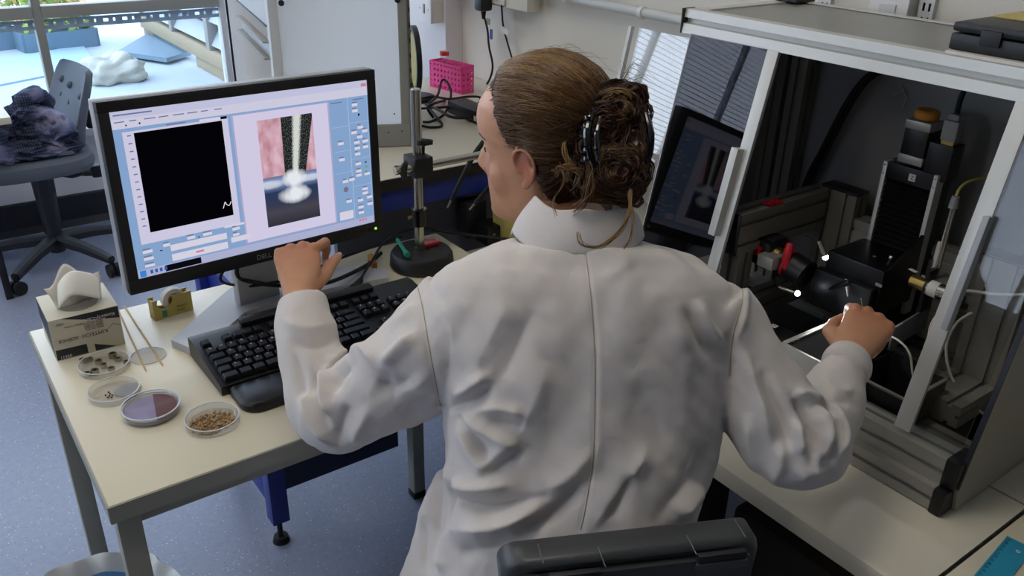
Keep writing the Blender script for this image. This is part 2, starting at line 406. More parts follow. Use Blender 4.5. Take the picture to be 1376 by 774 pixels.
# neighbouring window with venetian blind (seen only as a reflection in the acrylic doors)
fr2 = MB(); fr2.box(W2[0], W2[1], YF+.02, YF+.06, W2[2], W2[2]+.05); fr2.box(W2[0], W2[1], YF+.02, YF+.06, W2[3]-.05, W2[3])
for x in (W2[0], -2.9, -1.75, W2[1]-.04): fr2.box(x, x+.04, YF+.02, YF+.06, W2[2], W2[3])
obj('window_frame', fr2, 'frame_white', w2)
obj('pane', MB().box(W2[0], W2[1], YF+.04, YF+.045, W2[2], W2[3]), 'glass', w2, smooth=0)
z = W2[2]+.04; sl = None
while z < W2[3]-.03:
    if sl is None:
        sl = obj('blind_slat', MB().frame_box((0, 0, 0), (1, 0, 0), (0, .94, .34), (0, -.34, .94), (W2[1]-W2[0])/2-.01, .0125, .0006), 'blind', w2, local=True)
        sl.location = ((W2[0]+W2[1])/2, YF-.04, z)
    else:
        s2 = sl.copy(); COL.objects.link(s2); s2.location = ((W2[0]+W2[1])/2, YF-.04, z)
    z += .034
# left-hand window (out of frame): plain frame and pane, daylight comes in here
w3 = bpy.data.objects.new('window_3', None); COL.objects.link(w3); w3['kind'] = 'structure'
f3 = MB()
for y in (1.0, 2.3, 3.66): f3.box(XL-.07, XL-.03, y, y+.04, .95, 2.25)
f3.box(XL-.07, XL-.03, 1.0, 3.7, .95, 1.0); f3.box(XL-.07, XL-.03, 1.0, 3.7, 2.2, 2.25)
obj('window_frame', f3, 'frame_white', w3)
obj('pane', MB().box(XL-.055, XL-.05, 1.0, 3.7, 1.0, 2.2), 'glass', w3, smooth=0)

# unseen ceiling luminaires above the frame, added to brighten the interior and the coat
for i, (x, y) in enumerate(FILL_LAMPS):
    t = thing('added_ceiling_light', 'added flat white ceiling luminaire %s' % ('over the left aisle', 'by the blinds', 'near the woman', 'above the monitor desk')[i], 'light', (x, y, ZC), group='added ceiling luminaires')
    obj('housing', MB().box(x-.62, x+.62, y-.16, y+.16, ZC-.06, ZC, bev=.01), 'frame_white', t)
    obj('diffuser', MB().box(x-.60, x+.60, y-.14, y+.14, ZC-.068, ZC-.06), 'lamp', t)
    L = bpy.data.lights.new('ceiling_fill_lamp', 'AREA'); L.shape = 'RECTANGLE'; L.size = 1.2; L.size_y = .28; L.energy = FILL_LAMP_W; L.color = (1, .93, .82)
    lo = bpy.data.objects.new('ceiling_fill_lamp', L); COL.objects.link(lo); lo.parent = t; lo.location = (0, 0, -.075)

# ---------------------------------------------------------------- terrace outside
TZ = .30
struct('terrace_floor', MB().box(-7, 9, YF+.12, 14, TZ-.1, TZ), 'terrace')
struct('terrace_parapet', MB().box(-7, 9, 13.2, 13.5, TZ, TZ+1.1), 'parapet')
def on_terrace(p): return onz(p, TZ)
# louvred plant housing
a = on_terrace((192, 50)); b_ = on_terrace((300, 112))
lx = float((a[0]+b_[0])/2); ly0, ly1 = float(b_[1])-.6, float(a[1])
t = thing('louvre_housing', 'timber-framed plant housing with white louvre blades on the terrace', 'vent', (lx, ly0, TZ))
obj('bottom_rail', MB().box(lx, lx+.08, ly0, ly1, TZ+.08, TZ+.17, bev=.008), 'timber', t)
obj('skid', MB().box(lx+.02, lx+.10, ly0, ly0+1.2, TZ, TZ+.08, bev=.005), 'timber', t)
obj('skid', MB().box(lx+.02, lx+.10, ly1-.25, ly1, TZ, TZ+.08, bev=.005), 'timber', t)
for y in np.linspace(ly0, ly1-.07, 4): obj('post', MB().box(lx-.0, lx+.07, y, y+.07, TZ+.17, TZ+2.0, bev=.006), 'frame_grey', t)
for k_ in range(12):
    z = TZ+.25+k_*.15
    obj('louvre_blade', MB().frame_box((lx+.05, (ly0+ly1)/2, z), EY, V(.5, 0, .86), V(.86, 0, -.5), (ly1-ly0)/2-.02, .060, .006), 'blade_white', t)
obj('back_board', MB().box(lx+.14, lx+.16, ly0, ly1, TZ+.17, TZ+2), 'frame_grey', t)
# blue boards / tarpaulin sheets
a, b_, c_, d_ = [on_terrace(p) for p in ((-60, 92), (112, 62), (135, 98), (-60, 128))]
tag(obj('tarpaulin', MB().prism([(0, 0), (1, 0), (1, 1), (0, 1)], a, b_-a, d_-a, (0, 0, .012)), 'tarp'), 'pale blue sheet lying flat on the terrace in front of the planter', 'tarpaulin')
q = [on_terrace(p) for p in ((160, 78), (205, 50), (258, 78), (225, 88))]
mb = MB(); mb.add([p+V(0, 0, .02) for p in q]+[p+V(0, 0, .05) for p in q], [(0, 1, 2, 3), (7, 6, 5, 4), (0, 4, 5, 1), (1, 5, 6, 2), (2, 6, 7, 3), (3, 7, 4, 0)])
tag(obj('board', mb, 'planter'), 'grey-blue board lying by the louvred housing', 'board')
tag(obj('paving_slab', MB().box(-4, .9, YF+.25, YF+1.3, TZ, TZ+.05, bev=.01), 'tarp'), 'pale slab edge running just outside the window', 'slab')
tag(obj('block', MB().box(-.62, -.5, 6.2, 6.3, TZ+.01, TZ+.11, bev=.01).box(-.6, -.52, 6.22, 6.28, TZ+.11, TZ+.13), 'planter'), 'small dark block on the pale blue sheet', 'block')
# crumpled sack
c_ = on_terrace((156, 108)); sk = 40*float((c_-CAM)@cf)/FPX; mb = MB()
rng = np.random.RandomState(3)
mb.sphere((0, 0, 0), 1, n=48, m=30); P = np.array(mb.v)
dis = sum(np.sin(P@rng.randn(3)*f+rng.rand()*6)*.12/f*3 for f in (3, 4, 6, 8, 11, 15))
P = P*(1+dis[:, None]); P = P*V(1.0, .8, .62)*sk; P[:, 2] = np.maximum(P[:, 2], -.25*sk); P += c_+V(0, 0, .26*sk)
mb.v = [tuple(p) for p in P]
tag(obj('rubble_sack', mb, 'stone_bag', smooth=180), 'crumpled beige sack slumped on the terrace', 'sack')
# planters with plants
def planter(p0, p1, h, lab, seed):
    a = on_terrace(p0); b_ = on_terrace(p1); d = _n(b_-a); nrm = V(-d[1], d[0], 0); L = np.linalg.norm(b_-a); c = (a+b_)/2+nrm*.22
    t = thing('planter', lab, 'planter', (*c[:2], TZ))
    tr = MB()
    tr.frame_box(c+EZ*h/2-nrm*.2, d, nrm, EZ, L/2, .02, h/2); tr.frame_box(c+EZ*h/2+nrm*.2, d, nrm, EZ, L/2, .02, h/2)
    tr.frame_box(c+EZ*h/2-d*L/2, d, nrm, EZ, .02, .2, h/2); tr.frame_box(c+EZ*h/2+d*L/2, d, nrm, EZ, .02, .2, h/2); tr.frame_box(c+EZ*h*.4, d, nrm, EZ, L/2, .2, h*.4)
    obj('trough', tr, 'planter', t)
    r = np.random.RandomState(seed); fo = MB(); fl = MB()
    for i in range(900):
        p = c+d*(r.rand()-.5)*L*1.05+nrm*(r.rand()-.5)*.45; hh = h+.02+r.rand()**1.3*.30
        q = p+EZ*hh; u = _n(r.randn(3)); w = _n(np.cross(u, r.randn(3))); s_ = .02+.03*r.rand()
        (fo if r.rand() < .6 else fl).add([q-u*s_, q+w*s_*.5, q+u*s_, q-w*s_*.5], [(0, 1, 2, 3)])
    f1 = obj('foliage', fo, 'foliage', t, smooth=0); f1['kind'] = 'stuff'
    f2 = obj('blossom', fl, 'flower', t, smooth=0); f2['kind'] = 'stuff'
planter((38, 72), (133, 62), .13, 'long blue-grey trough of green and russet plants on the terrace', 1)
planter((-140, 84), (22, 66), .16, 'low planting bed with straw-coloured plants beside the trough', 2)
# ================================================================ WALL FITTINGS, RIGHT WALL
# shelf standards with paired slots
def standard(px, lab):
    p = onx((px, 12), WR); y = float(p[1]); t = thing('shelf_standard', lab, 'shelf rail', (WR, y, 1.0))
    mb = MB(); w = .0135
    z = 1.0
    # web with punched slots: two columns of slots
    for (y0, y1) in ((-w, -.0085), (-.0035, .0035), (.0085, w)): mb.box(WR-.012, WR-.010, y+y0, y+y1, 1.0, 2.2)
    zz = 1.0
    while zz < 2.2:
        mb.box(WR-.012, WR-.010, y-.0085, y-.0035, zz, zz+.011); mb.box(WR-.012, WR-.010, y+.0035, y+.0085, zz, zz+.011); zz += .0265
    mb.box(WR-.012, WR, y-w-.0015, y-w, 1.0, 2.2); mb.box(WR-.012, WR, y+w, y+w+.0015, 1.0, 2.2)
    obj('slotted_web', mb, 'frame_white', t, smooth=0); obj('channel_back', MB().box(WR-.003, WR-.001, y-w, y+w, 1.0, 2.2), 'black_satin', t)
standard(1111, 'slotted white shelf standard left of the wall socket'.replace('left of', 'farther along than'))
standard(1249, 'slotted white shelf standard nearest the black case')
# socket behind the enclosure top
p0, p1 = onx((1176, 38), WR), onx((1236, 0), WR); y0, y1 = float(p1[1]), float(p0[1]); zb = float(p0[2])-.004
t = thing('data_socket', 'square white data socket above the instrument enclosure', 'socket', (WR, (y0+y1)/2, zb))
obj('back_box', MB().box(WR-.03, WR, y0, y1, zb, zb+.088, bev=.004), 'frame_white', t)
obj('face_plate', MB().box(WR-.038, WR-.03, y0-.001, y1+.001, zb-.001, zb+.089, bev=.003), 'wall_white', t)
ym = (y0+y1)/2
obj('jack_module', MB().box(WR-.041, WR-.038, ym-.018, ym+.018, zb+.018, zb+.06, bev=.001).box(WR-.042, WR-.041, ym-.01, ym+.01, zb+.026, zb+.04), 'frame_white', t)
for s in (-1, 1): obj('screw', MB().cyl((WR-.0395, ym+s*.031, zb+.03), (WR-.037, ym+s*.031, zb+.03), .0028, n=10), 'steel', t)
# conduit pipe along the wall with clips
pa, pb = onx((735, -4), WR-.03), onx((922, 24), WR-.03); zc = float((pa[2]+pb[2])/2)
t = thing('conduit_pipe', 'white round conduit running along the wall above the bench', 'pipe', (WR-.03, float(pb[1]), zc))
obj('pipe', MB().cyl((WR-.03, float(pb[1])-.6, zc), (WR-.03, float(pa[1])+.05, zc), .0125, n=20), 'frame_white', t)
for px in (762, 864):
    y = float(onx((px, 8), WR-.03)[1])
    obj('clip', MB().lathe((WR-.03, y-.007, zc), [(.0125, 0), (.0165, 0), (.0165, .014), (.0125, .014)], 20, axis=(0, 1, 0), close=True).box(WR-.02, WR, y-.007, y+.007, zc-.006, zc+.006), 'wall_white', t)
# light switch / fused outlet on the pier
WP = WR-.07
p0, p1 = onx((579, 26), WP), onx((596, 2), WP); ya, yb = float(p1[1]), float(p0[1]); zb = float(p0[2])
t = thing('switched_outlet', 'white square outlet on the wall pier above the pink rack', 'socket', (WP, (ya+yb)/2, zb))
obj('back_box', MB().box(WP-.045, WP, ya, ya+.085, zb, zb+.085, bev=.003), 'wall_paint', t)
obj('face_plate', MB().box(WP-.053, WP-.045, ya-.001, ya+.086, zb-.001, zb+.086, bev=.003), 'wall_white', t)
obj('rocker', MB().box(WP-.056, WP-.053, ya+.037, ya+.048, zb+.03, zb+.062, bev=.001), 'frame_grey', t)
for dy in (.014, .071): obj('screw', MB().cyl((WP-.0545, ya+dy, zb+.045), (WP-.052, ya+dy, zb+.045), .0025, n=10), 'steel', t)
# power trunking with two outlets at the top of the picture, plugs and hanging leads
p0 = onx((628, 7), WR-.05); p1 = onx((708, 17), WR-.05); zq = float(p1[2])
t = thing('power_trunking', 'white power trunking with switched outlets on the recessed wall', 'trunking', (WR, float(p1[1]), zq))
obj('trunk_body', MB().box(WR-.05, WR, float(p1[1]), WY, zq, zq+.14, bev=.004), 'wall_paint', t)
yo = float(onx((672, 4), WR-.05)[1])
obj('outlet_plate', MB().box(WR-.057, WR-.05, yo-.03, yo+.075, zq+.006, zq+.11, bev=.003), 'wall_white', t)
obj('label', MB().box(WR-.058, WR-.057, yo+.004, yo+.018, zq+.02, zq+.075), 'blue_steel', t, label='blue and white printed label')
yp = float(onx((655, 4), WR-.06)[1]); zp = float(onx((655, 10), WR-.06)[2])
t = thing('power_plug', 'black mains plug in the wall trunking with its lead hanging down', 'plug', (WR-.06, yp, zp))
obj('plug_body', MB().box(WR-.10, WR-.052, yp-.022, yp+.022, zp-.01, zp+.05, bev=.012), 'black_plastic', t)
obj('strain_relief', MB().cyl((WR-.075, yp, zp-.035), (WR-.075, yp, zp-.008), .005, .009, 12), 'black_rubber', t)
def wallp(px, py, dx=.03): return onx((px, py), WR-dx)
lead = [(WR-.075, yp, zp-.02)]+[wallp(*q) for q in ((655, 40), (657, 62), (662, 90), (655, 112), (640, 126), (615, 133))]
bz = .9+.006
lead += [onz(q, bz+.03) for q in ((590, 137), (575, 145))]+[onz((582, 158), bz)]
obj('lead', MB().tube(lead, .0036, 8), 'black_rubber', t)
obj('lead_tag', MB().frame_box(wallp(656, 29, .034), EY, EZ, EX, .010, .010, .001), 'print_grey', t, label='small grey printed tag')
obj('lead_tag', MB().frame_box(wallp(660, 46, .034), EY, EZ, EX, .007, .016, .001), 'blue_steel', t, label='purple-blue tag')
t = thing('hanging_lead', 'thin black lead with a white paper tag dropping from the trunking', 'cable', wallp(674, 10, .05))
obj('cable', MB().tube([wallp(674, 6, .055), wallp(676, 34, .03), wallp(682, 58, .02), wallp(690, 84, .02), wallp(703, 120, .02), wallp(715, 160, .02)], .0030, 8), 'black_rubber', t)
obj('paper_tag', MB().frame_box(wallp(679, 42, .034), _n(V(0, 1, .3)), _n(V(0, -.3, 1)), EX, .018, .009, .0006), 'label_white', t, label='white paper tag')
defmat('box_brown', '3f372e', .8, var=.15, vscale=40)
defmat('navy', '161c40', .5, var=.05)
# ================================================================ FURNITURE
TT = .74
# near-left desk
DX0, DX1, DY0, DY1 = .113, 1.03, 1.094, 1.71
t = thing('lab_desk', 'cream-topped desk with square grey-beige steel legs under the monitor', 'desk', (DX0, DY0, 0))
obj('desk_top', MB().box(DX0, DX1, DY0, DY1, TT-.030, TT, bev=.003), 'laminate', t)
fr = MB(); fr.box(DX0-.001, DX1+.001, DY0-.002, DY0, TT-.031, TT-.0015); fr.box(DX0-.002, DX0, DY0, DY1, TT-.031, TT-.0015); fr.box(DX0, DX1, DY1, DY1+.002, TT-.031, TT-.0015)
obj('edge_band', fr, 'steel_beige', t)
for ya_ in (DY0+.02, DY1-.05): obj('apron', MB().box(DX0+.02, DX1-.1, ya_, ya_+.025, TT-.06, TT-.031), 'steel_beige', t)
lw = .034
for (x, y) in ((DX0+.006, DY0+.006), (DX0+.006, DY1-lw-.006), (.905, DY1-lw-.035), (.905, DY0+.02)):
    g = obj('leg', MB().box(x, x+lw, y, y+lw, .02, TT-.031, bev=.003), 'steel_beige', t)
    obj('foot_cap', MB().box(x-.001, x+lw+.001, y-.001, y+lw+.001, 0, .022, bev=.003), 'black_plastic', g)
# far bench with blue steel frame
FB = .90; fy0 = 1.722; fx0 = float(ony((384, 360), 1.722)[0])-.004
t = thing('laboratory_bench', 'long laboratory bench on a blue steel frame behind the desk', 'bench', (fx0, fy0, 0))
obj('bench_top', MB().box(fx0, WR-.004, fy0, WY-.004, FB-.03, FB, bev=.003), 'bench_top', t)
obj('edge_strip', MB().box(fx0, WR-.004, fy0-.003, fy0, FB-.031, FB-.002), 'black_satin', t)
obj('front_beam', MB().box(fx0+.02, WR-.08, fy0+.005, fy0+.05, FB-.085, FB-.03, bev=.003), 'blue_steel', t)
obj('modesty_panel', MB().box(fx0+.16, WR-.005, fy0+.06, fy0+.08, .18, FB-.06, bev=.002), 'dark_panel', t)
lx_ = fx0+.022
for yy_ in (fy0+.002, 2.45):
    lo_ = .07 if yy_ > 2 else .18
    g = obj('leg', MB().box(lx_-.022, lx_+.022, yy_, yy_+.044, lo_, FB-.03, bev=.003), 'blue_steel', t)
    if lo_ < .1: obj('levelling_foot', MB().cyl((lx_, yy_+.022, .0), (lx_, yy_+.022, .016), .022, .018).cyl((lx_, yy_+.022, .016), (lx_, yy_+.022, .075), .007), 'black_rubber', g)
obj('leg', MB().box(WR-.14, WR-.096, fy0+.002, fy0+.046, 0, FB-.03, bev=.003), 'blue_steel', t)
# low blue frame standing under the desk
ux, uy = .545, 1.70
t = thing('blue_frame', 'blue steel frame with a levelling foot standing under the cream desk', 'frame', (ux, uy, 0))
for yy_ in (uy-.022, 2.02):
    g = obj('leg', MB().box(ux-.022, ux+.022, yy_, yy_+.044, .07, .69, bev=.003), 'blue_steel', t)
    obj('levelling_foot', MB().cyl((ux, yy_+.022, .0), (ux, yy_+.022, .016), .022, .018).cyl((ux, yy_+.022, .016), (ux, yy_+.022, .075), .007), 'black_rubber', g)
obj('side_beam', MB().box(ux-.018, ux+.018, uy+.022, 2.02, .12, .165, bev=.003), 'blue_steel', t)
obj('side_panel', MB().box(ux+.0, ux+.012, uy+.022, 2.02, .30, .66), 'blue_steel', t)
obj('front_panel', MB().box(ux+.022, .89, uy-.006, uy+.006, .155, .66, bev=.002), 'navy', t)
# right-hand bench carrying the enclosure
RB = .70; rx0 = .95; ry0, ry1 = .362, 1.648
t = thing('side_bench', 'pale bench with a rounded front edge carrying the instrument enclosure', 'bench', (rx0, ry0, 0))
prof = [(0, -.032), (0, -.012), (.004, -.004), (.012, 0), (WR-rx0-.01, 0), (WR-rx0-.01, -.032)]
obj('bench_top', MB().prism(prof, (rx0, ry0, RB), EX, EZ, (0, ry1-ry0, 0)), 'bench_top', t)
obj('joint_strip', MB().box(1.262, 1.265, ry0, .438, RB-.0005, RB+.0008), 'frame_grey', t)
for y in (.78, 1.28): obj('leg', MB().box(rx0+.07, rx0+.15, y, y+.05, 0, RB-.032, bev=.004), 'black_satin', t)
obj('rail', MB().box(rx0+.16, rx0+.19, .5, 1.6, RB-.09, RB-.032, bev=.003), 'dark_panel', t)
obj('stretcher', MB().box(rx0+.09, rx0+.13, .83, 1.28, .12, .17, bev=.003), 'black_satin', t)
tag(obj('storage_box', MB().box(rx0+.2, rx0+.5, .55, .80, 0, .45, bev=.01), 'box_brown'), 'brown box standing on the floor under the pale bench', 'box')
# next table at the near end with ruler
t = thing('end_table', 'cream table butted against the near end of the pale bench', 'table', (rx0-.1, -.4, 0))
obj('table_top', MB().box(rx0-.02, 1.69, -.45, ry0-.006, RB-.03, RB+.002, bev=.003), 'laminate', t)
obj('edge_band', MB().box(rx0-.02, 1.69, ry0-.006, ry0-.003, RB-.03, RB-.001), 'ink', t)
for x, y in ((rx0+.02, -.4), (1.62, -.4), (1.62, .28), (rx0+.05, .28)): obj('leg', MB().box(x, x+.035, y, y+.035, 0, RB-.03), 'steel_beige', t)
zr = RB+.0025
ra = onz((1352, 724), zr); rb_ = onz((1310, 774), zr); d = _n(rb_-ra); nn = V(-d[1], d[0], 0)
if nn@(onz((1376, 735), zr)-ra) < 0: nn = -nn
t = thing('ruler', 'translucent cyan plastic ruler lying on the cream end table', 'ruler', ra)
obj('blade', MB().frame_box(ra+d*.075+nn*.017+EZ*.0013, d, nn, EZ, .08, .018, .0012, bev=.0008), 'cyan_plastic', t)
tk = MB()
for i in range(60): tk.frame_box(ra+d*(.004+i*.0025)+nn*(.0025+(.001 if i % 4 == 0 else 0))+EZ*.0026, d, nn, EZ, .0002, .0018+(.0012 if i % 4 == 0 else 0), .0001)
for i in range(14): 
    mb = text_mb(str((15-i) % 16), .0065, ra+d*(.006+i*.010)+nn*.007+EZ*.0026, -d, -nn if np.cross(-d, -nn)[2] > 0 else nn, thick=.00008); tk.add(mb.v, mb.f)
obj('scale_marks', tk, 'ink', t, smooth=0)
obj('hang_hole', MB().lathe(ra+d*.018+nn*.022+EZ*.0026, [(.0018, 0), (.0030, 0), (.0030, .0002), (.0018, .0002)], 14, close=True), 'label_white', t)

# ================================================================ MONITOR
mon_c = V(.512, 1.468, .882); yaw, tilt, roll = .077, .036, -.016; MW, MH = .511, .332
mr = V(math.cos(yaw), math.sin(yaw), 0); mn = V(math.sin(yaw), -math.cos(yaw), 0); mu = EZ*math.cos(tilt)-mn*math.sin(tilt)
mr, mu = mr*math.cos(roll)+mu*math.sin(roll), mu*math.cos(roll)-mr*math.sin(roll); mf = np.cross(mr, mu)   # mf: out of the screen
def mp(u, v, w=0): return mon_c+mr*u+mu*v+mf*w        # u across from centre, v up from the lower edge
t = thing('monitor', 'silver-backed widescreen monitor with black bezel showing instrument software', 'monitor', (mon_c[0], mon_c[1]+.06, TT))
bz_ = .018; bzb = .026
bez = MB()
for (u0, u1, v0, v1) in ((-MW/2, MW/2, MH-bz_, MH), (-MW/2, MW/2, 0, bzb), (-MW/2, -MW/2+bz_, bzb, MH-bz_), (MW/2-bz_, MW/2, bzb, MH-bz_)):
    bez.frame_box(mp((u0+u1)/2, (v0+v1)/2, -.006), mr, mu, mf, (u1-u0)/2, (v1-v0)/2, .008, bev=.0015)
obj('bezel', bez, 'black_satin', t)
obj('rear_shell', MB().frame_box(mp(0, MH/2, -.026), mr, mu, mf, MW/2+.001, MH/2+.001, .012, bev=.004).frame_box(mp(0, MH/2, -.048), mr, mu, mf, MW*.36, MH*.36, .012, bev=.006), 'silver_plastic', t)
SW0, SW1, SH0, SH1 = -MW/2+bz_, MW/2-bz_, bzb, MH-bz_
def sp(s, q, w=0): return mp(SW0+(SW1-SW0)*s, SH1-(SH1-SH0)*q, -.001+w)   # screen coordinates, q downwards
EM = {}
def em(col, st=.82):
    if (col, st) not in EM: EM[(col, st)] = emat('screen_'+col, col, st)
    return EM[(col, st)]
lay = [0]
def sq(mb, s0, s1, q0, q1, w=.0002): mb.add([sp(s0, q0, w), sp(s0, q1, w), sp(s1, q1, w), sp(s1, q0, w)], [(0, 1, 2, 3)]); return mb
scr = obj('screen', sq(MB(), 0, 1, 0, 1, 0), em('8fb0dc'), t, smooth=0, recalc=False)
def ui(name, rects, col, w, st=.82, parent=scr):
    if name in ('button', 'field', 'panel_line', 'window_edge', 'task_icon', 'record_lamp'):
        for r_ in rects: o_ = obj(name, sq(MB(), *r_, w), em(col, st), parent, smooth=0, recalc=False)
        return o_
    mb = MB()
    for r_ in rects: sq(mb, *r_, w)
    o_ = obj(name, mb, em(col, st), parent, smooth=0, recalc=False)
    if len(rects) > 3: o_['kind'] = 'stuff'
    return o_
ui('title_bar', [(0, 1, 0, .045)], 'cfd0ee', .0002); ui('menu_bar', [(0, 1, .045, .10)], 'dcdaf0', .0002)
ui('plot_frame', [(.03, .405, .12, .795)], 'dcd8f2', .0002)
ui('plot', [(.068, .382, .132, .73)], '06060c', .0004, .6)
ui('image_window', [(.425, .815, .115, .935)], 'e2daf6', .0002)
ui('window_edge', [(.418, .425, .11, .94), (.815, .822, .11, .94), (.418, .822, .11, .115), (.418, .822, .935, .94)], 'b6b4da', .0003)
ui('panel_line', [(.905, .908, .1, .95), (.83, .905, .285, .288), (.83, .905, .45, .453), (.83, .905, .60, .603), (.908, .995, .27, .273), (.908, .995, .52, .523), (.908, .995, .71, .713), (.995, .997, .1, .95)], 'b4cbea', .0003)
r = random.Random(5)
ui('field', [(.13, .345, .835, .875), (.13, .345, .895, .94), (.36, .44, .875, .91), (.34, .42, .79, .805), (.30, .40, .108, .124), (.835, .90, .875, .935)], 'e6e2f4', .0004)
bts = [(.03, .065, .835, .853), (.105, .13, .82, .838), (.03, .065, .88, .897), (.03, .065, .925, .94), (.195, .225, .808, .825), (.255, .29, .808, .825), (.37, .40, .815, .832), (.37, .395, .855, .870)]
for (s, q) in ((.925, .145), (.925, .185), (.915, .33), (.945, .30), (.965, .33), (.94, .365), (.925, .40), (.925, .44), (.925, .48), (.965, .40), (.965, .44), (.85, .39), (.85, .50), (.86, .655), (.89, .65), (.925, .55), (.925, .60), (.925, .63), (.965, .63), (.95, .735), (.95, .765), (.925, .81), (.925, .86), (.925, .90), (.97, .80), (.97, .85), (.87, .80)): bts.append((s, s+.026, q, q+.018))
ui('button', bts, 'e9e4f2', .0004)
ui('caption', [(s0, s0+(s1-s0)*r.uniform(.5, .95), q0-.012, q0-.005) for (s0, s1, q0, q1) in bts]+[(.01+.05*i, .01+.05*i+r.uniform(.02, .04), .058, .064) for i in range(8)]+[(.01, .14, .018, .026), (.18, .25, .108, .115), (.83, .88, .12, .127), (.93, .98, .115, .122)]+[(.045, .058, .14+.045*i, .147+.045*i) for i in range(13)], '7f86b0', .0006, .7)
ui('pointer_mark', [(.045, .05, .079, .088), (.09, .096, .076, .086), (.378, .402, .108, .124), (.95, .958, .215, .23), (.09, .10, .852, .858), (.235, .243, .82, .826), (.97, .978, .55, .56)], '15161c', .0007, .5)
ui('record_lamp', [(.97, .98, .58, .595), (.97, .98, .62, .63)], '58c060', .0006)
ui('red_note', [(.22, .25, .91, .922), (.972, .996, .02, .04), (.925, .935, .955, .972), (.94, .95, .955, .972), (.955, .962, .955, .972)], 'd98a9a', .0006)
ui('task_bar', [(0, 1, .95, 1)], 'b9bde0', .0003)
ui('task_button', [(.10, .235, .955, .995)], '101118', .0005, .6); ui('task_icon', [(.045+.017*i, .055+.017*i, .962, .985) for i in range(4)], '3c62b4', .0006)
ui('start_orb', [(.008, .03, .955, .995)], '3f8ee0', .0006)
ui('round_knob', [], 'c8b8d0', .0005) if False else None
kb_ = MB(); c0 = sp(.872, .72, .0006); kb_.add([c0+(mr*math.cos(a)+mu*math.sin(a))*.0055 for a in np.linspace(0, 2*math.pi, 16, endpoint=False)], [tuple(range(16))]); obj('dial', kb_, em('8f7f9c', .7), scr, smooth=0, recalc=False)
# white trace in the plot corner
tr = MB(); pts = [(.345, .675), (.350, .655), (.355, .635), (.360, .655), (.367, .663), (.372, .660), (.378, .640)]
for (a_, b_) in zip(pts[:-1], pts[1:]):
    A, B = sp(*a_, .0007), sp(*b_, .0007); n_ = _n(np.cross(B-A, mf))*.0006; tr.add([A-n_, B-n_, B+n_, A+n_], [(0, 1, 2, 3)])
obj('plot_trace', tr, em('f2f2f6', 1), scr, smooth=0)
# micrograph picture: tapered dark fibre, pink ground, two white glows
k = NT('micrograph'); e = k.n('Emission'); k.l(e.outputs[0], k.out.inputs[0]); uvn = k.n('UVMap'); uvn.uv_map = 'uv'
sx_ = k.n('SeparateXYZ'); k.l(uvn.outputs[0], sx_.inputs[0]); u_, v_ = sx_.outputs[0], sx_.outputs[1]
n1 = k.n('TexNoise'); n1.inputs['Scale'].default_value = 5; k.l(uvn.outputs[0], n1.inputs['Vector'])
n2 = k.n('TexNoise'); n2.inputs['Scale'].default_value = 70; k.l(uvn.outputs[0], n2.inputs['Vector'])
pink = k.ramp(n1.outputs[0], [(.35, lin('c48a98')), (.65, lin('e8c2d0'))])
low = k.ramp(v_, [(0, lin('35343f')), (.13, lin('4c4a56')), (.2, lin('3a4058')), (.32, lin('2f3e60')), (.42, lin('8fa8d8')), (.48, lin('6a6a86')), (.50, lin('8a5a62'))])
ground = k.mix(k.math('GREATER_THAN', v_, .47), low, pink)
cx_ = k.math('ADD', .50, k.math('MULTIPLY', v_, .215)); hw = k.math('ADD', .11, k.math('MULTIPLY', v_, .185))
du = k.math('ABSOLUTE', k.math('SUBTRACT', u_, cx_)); rel = k.math('DIVIDE', du, hw)
dark = k.mix(k.math('GREATER_THAN', n2.outputs[0], .56), lin('1c1f1f'), lin('5b6160'))
bright = k.mix(n2.outputs[0], lin('c9ccc8'), lin('f6f6f2'))
core = k.n('MapRange'); core.inputs[1].default_value = .17; core.inputs[2].default_value = .32; k.l(k.math('ADD', rel, k.math('MULTIPLY', k.math('SUBTRACT', n2.outputs[0], .5), .5)), core.inputs[0])
fib = k.mix(core.outputs[0], bright, dark)
infib = k.math('MULTIPLY', k.math('LESS_THAN', rel, 1.0), k.math('GREATER_THAN', v_, .44))
img = k.mix(infib, ground, fib)
for (cu, cv, ru, rv) in ((.57, .42, .22, .085), (.56, .27, .28, .085), (.86, .40, .35, .035), (.1, .40, .3, .04)):
    a_ = k.math('POWER', k.math('DIVIDE', k.math('SUBTRACT', u_, cu), ru), 2.0); b2_ = k.math('POWER', k.math('DIVIDE', k.math('SUBTRACT', v_, cv), rv), 2.0)
    g_ = k.math('SUBTRACT', 1.25, k.math('ADD', k.math('ADD', a_, b2_), k.math('MULTIPLY', k.math('SUBTRACT', n1.outputs[0], .5), 1.2)), True)
    img = k.mix(g_ if cu not in (.86, .1) else k.math('MULTIPLY', g_, .6), img, lin('f4f8ff'))
k.l(img, e.inputs[0]); e.inputs[1].default_value = .85
mb = sq(MB(), .515, .745, .165, .865, .0006); po = obj('micrograph', mb, k.m, scr, smooth=0, recalc=False)
uvl = po.data.uv_layers.new(name='uv')
for li, uv in enumerate([(0, 1), (0, 0), (1, 0), (1, 1)]): uvl.data[li].uv = uv
obj('maker_lettering', text_mb('DELL', .0135, mp(-.024, .008, .0035), mr, mu, thick=.0003), 'frame_grey', t, smooth=0)
bt = MB()
for i in range(5): bt.cyl(mp(MW/2-.10+i*.017, .0125, .002), mp(MW/2-.10+i*.017, .0125, .0035), .0035, n=12)
obj('menu_buttons', bt, 'black_gloss', t)
obj('power_light', MB().cyl(mp(MW/2-.018, .0125, .002), mp(MW/2-.018, .0125, .0035), .0028, n=12), emat('power_green', '8fe04a', 1.4), t)
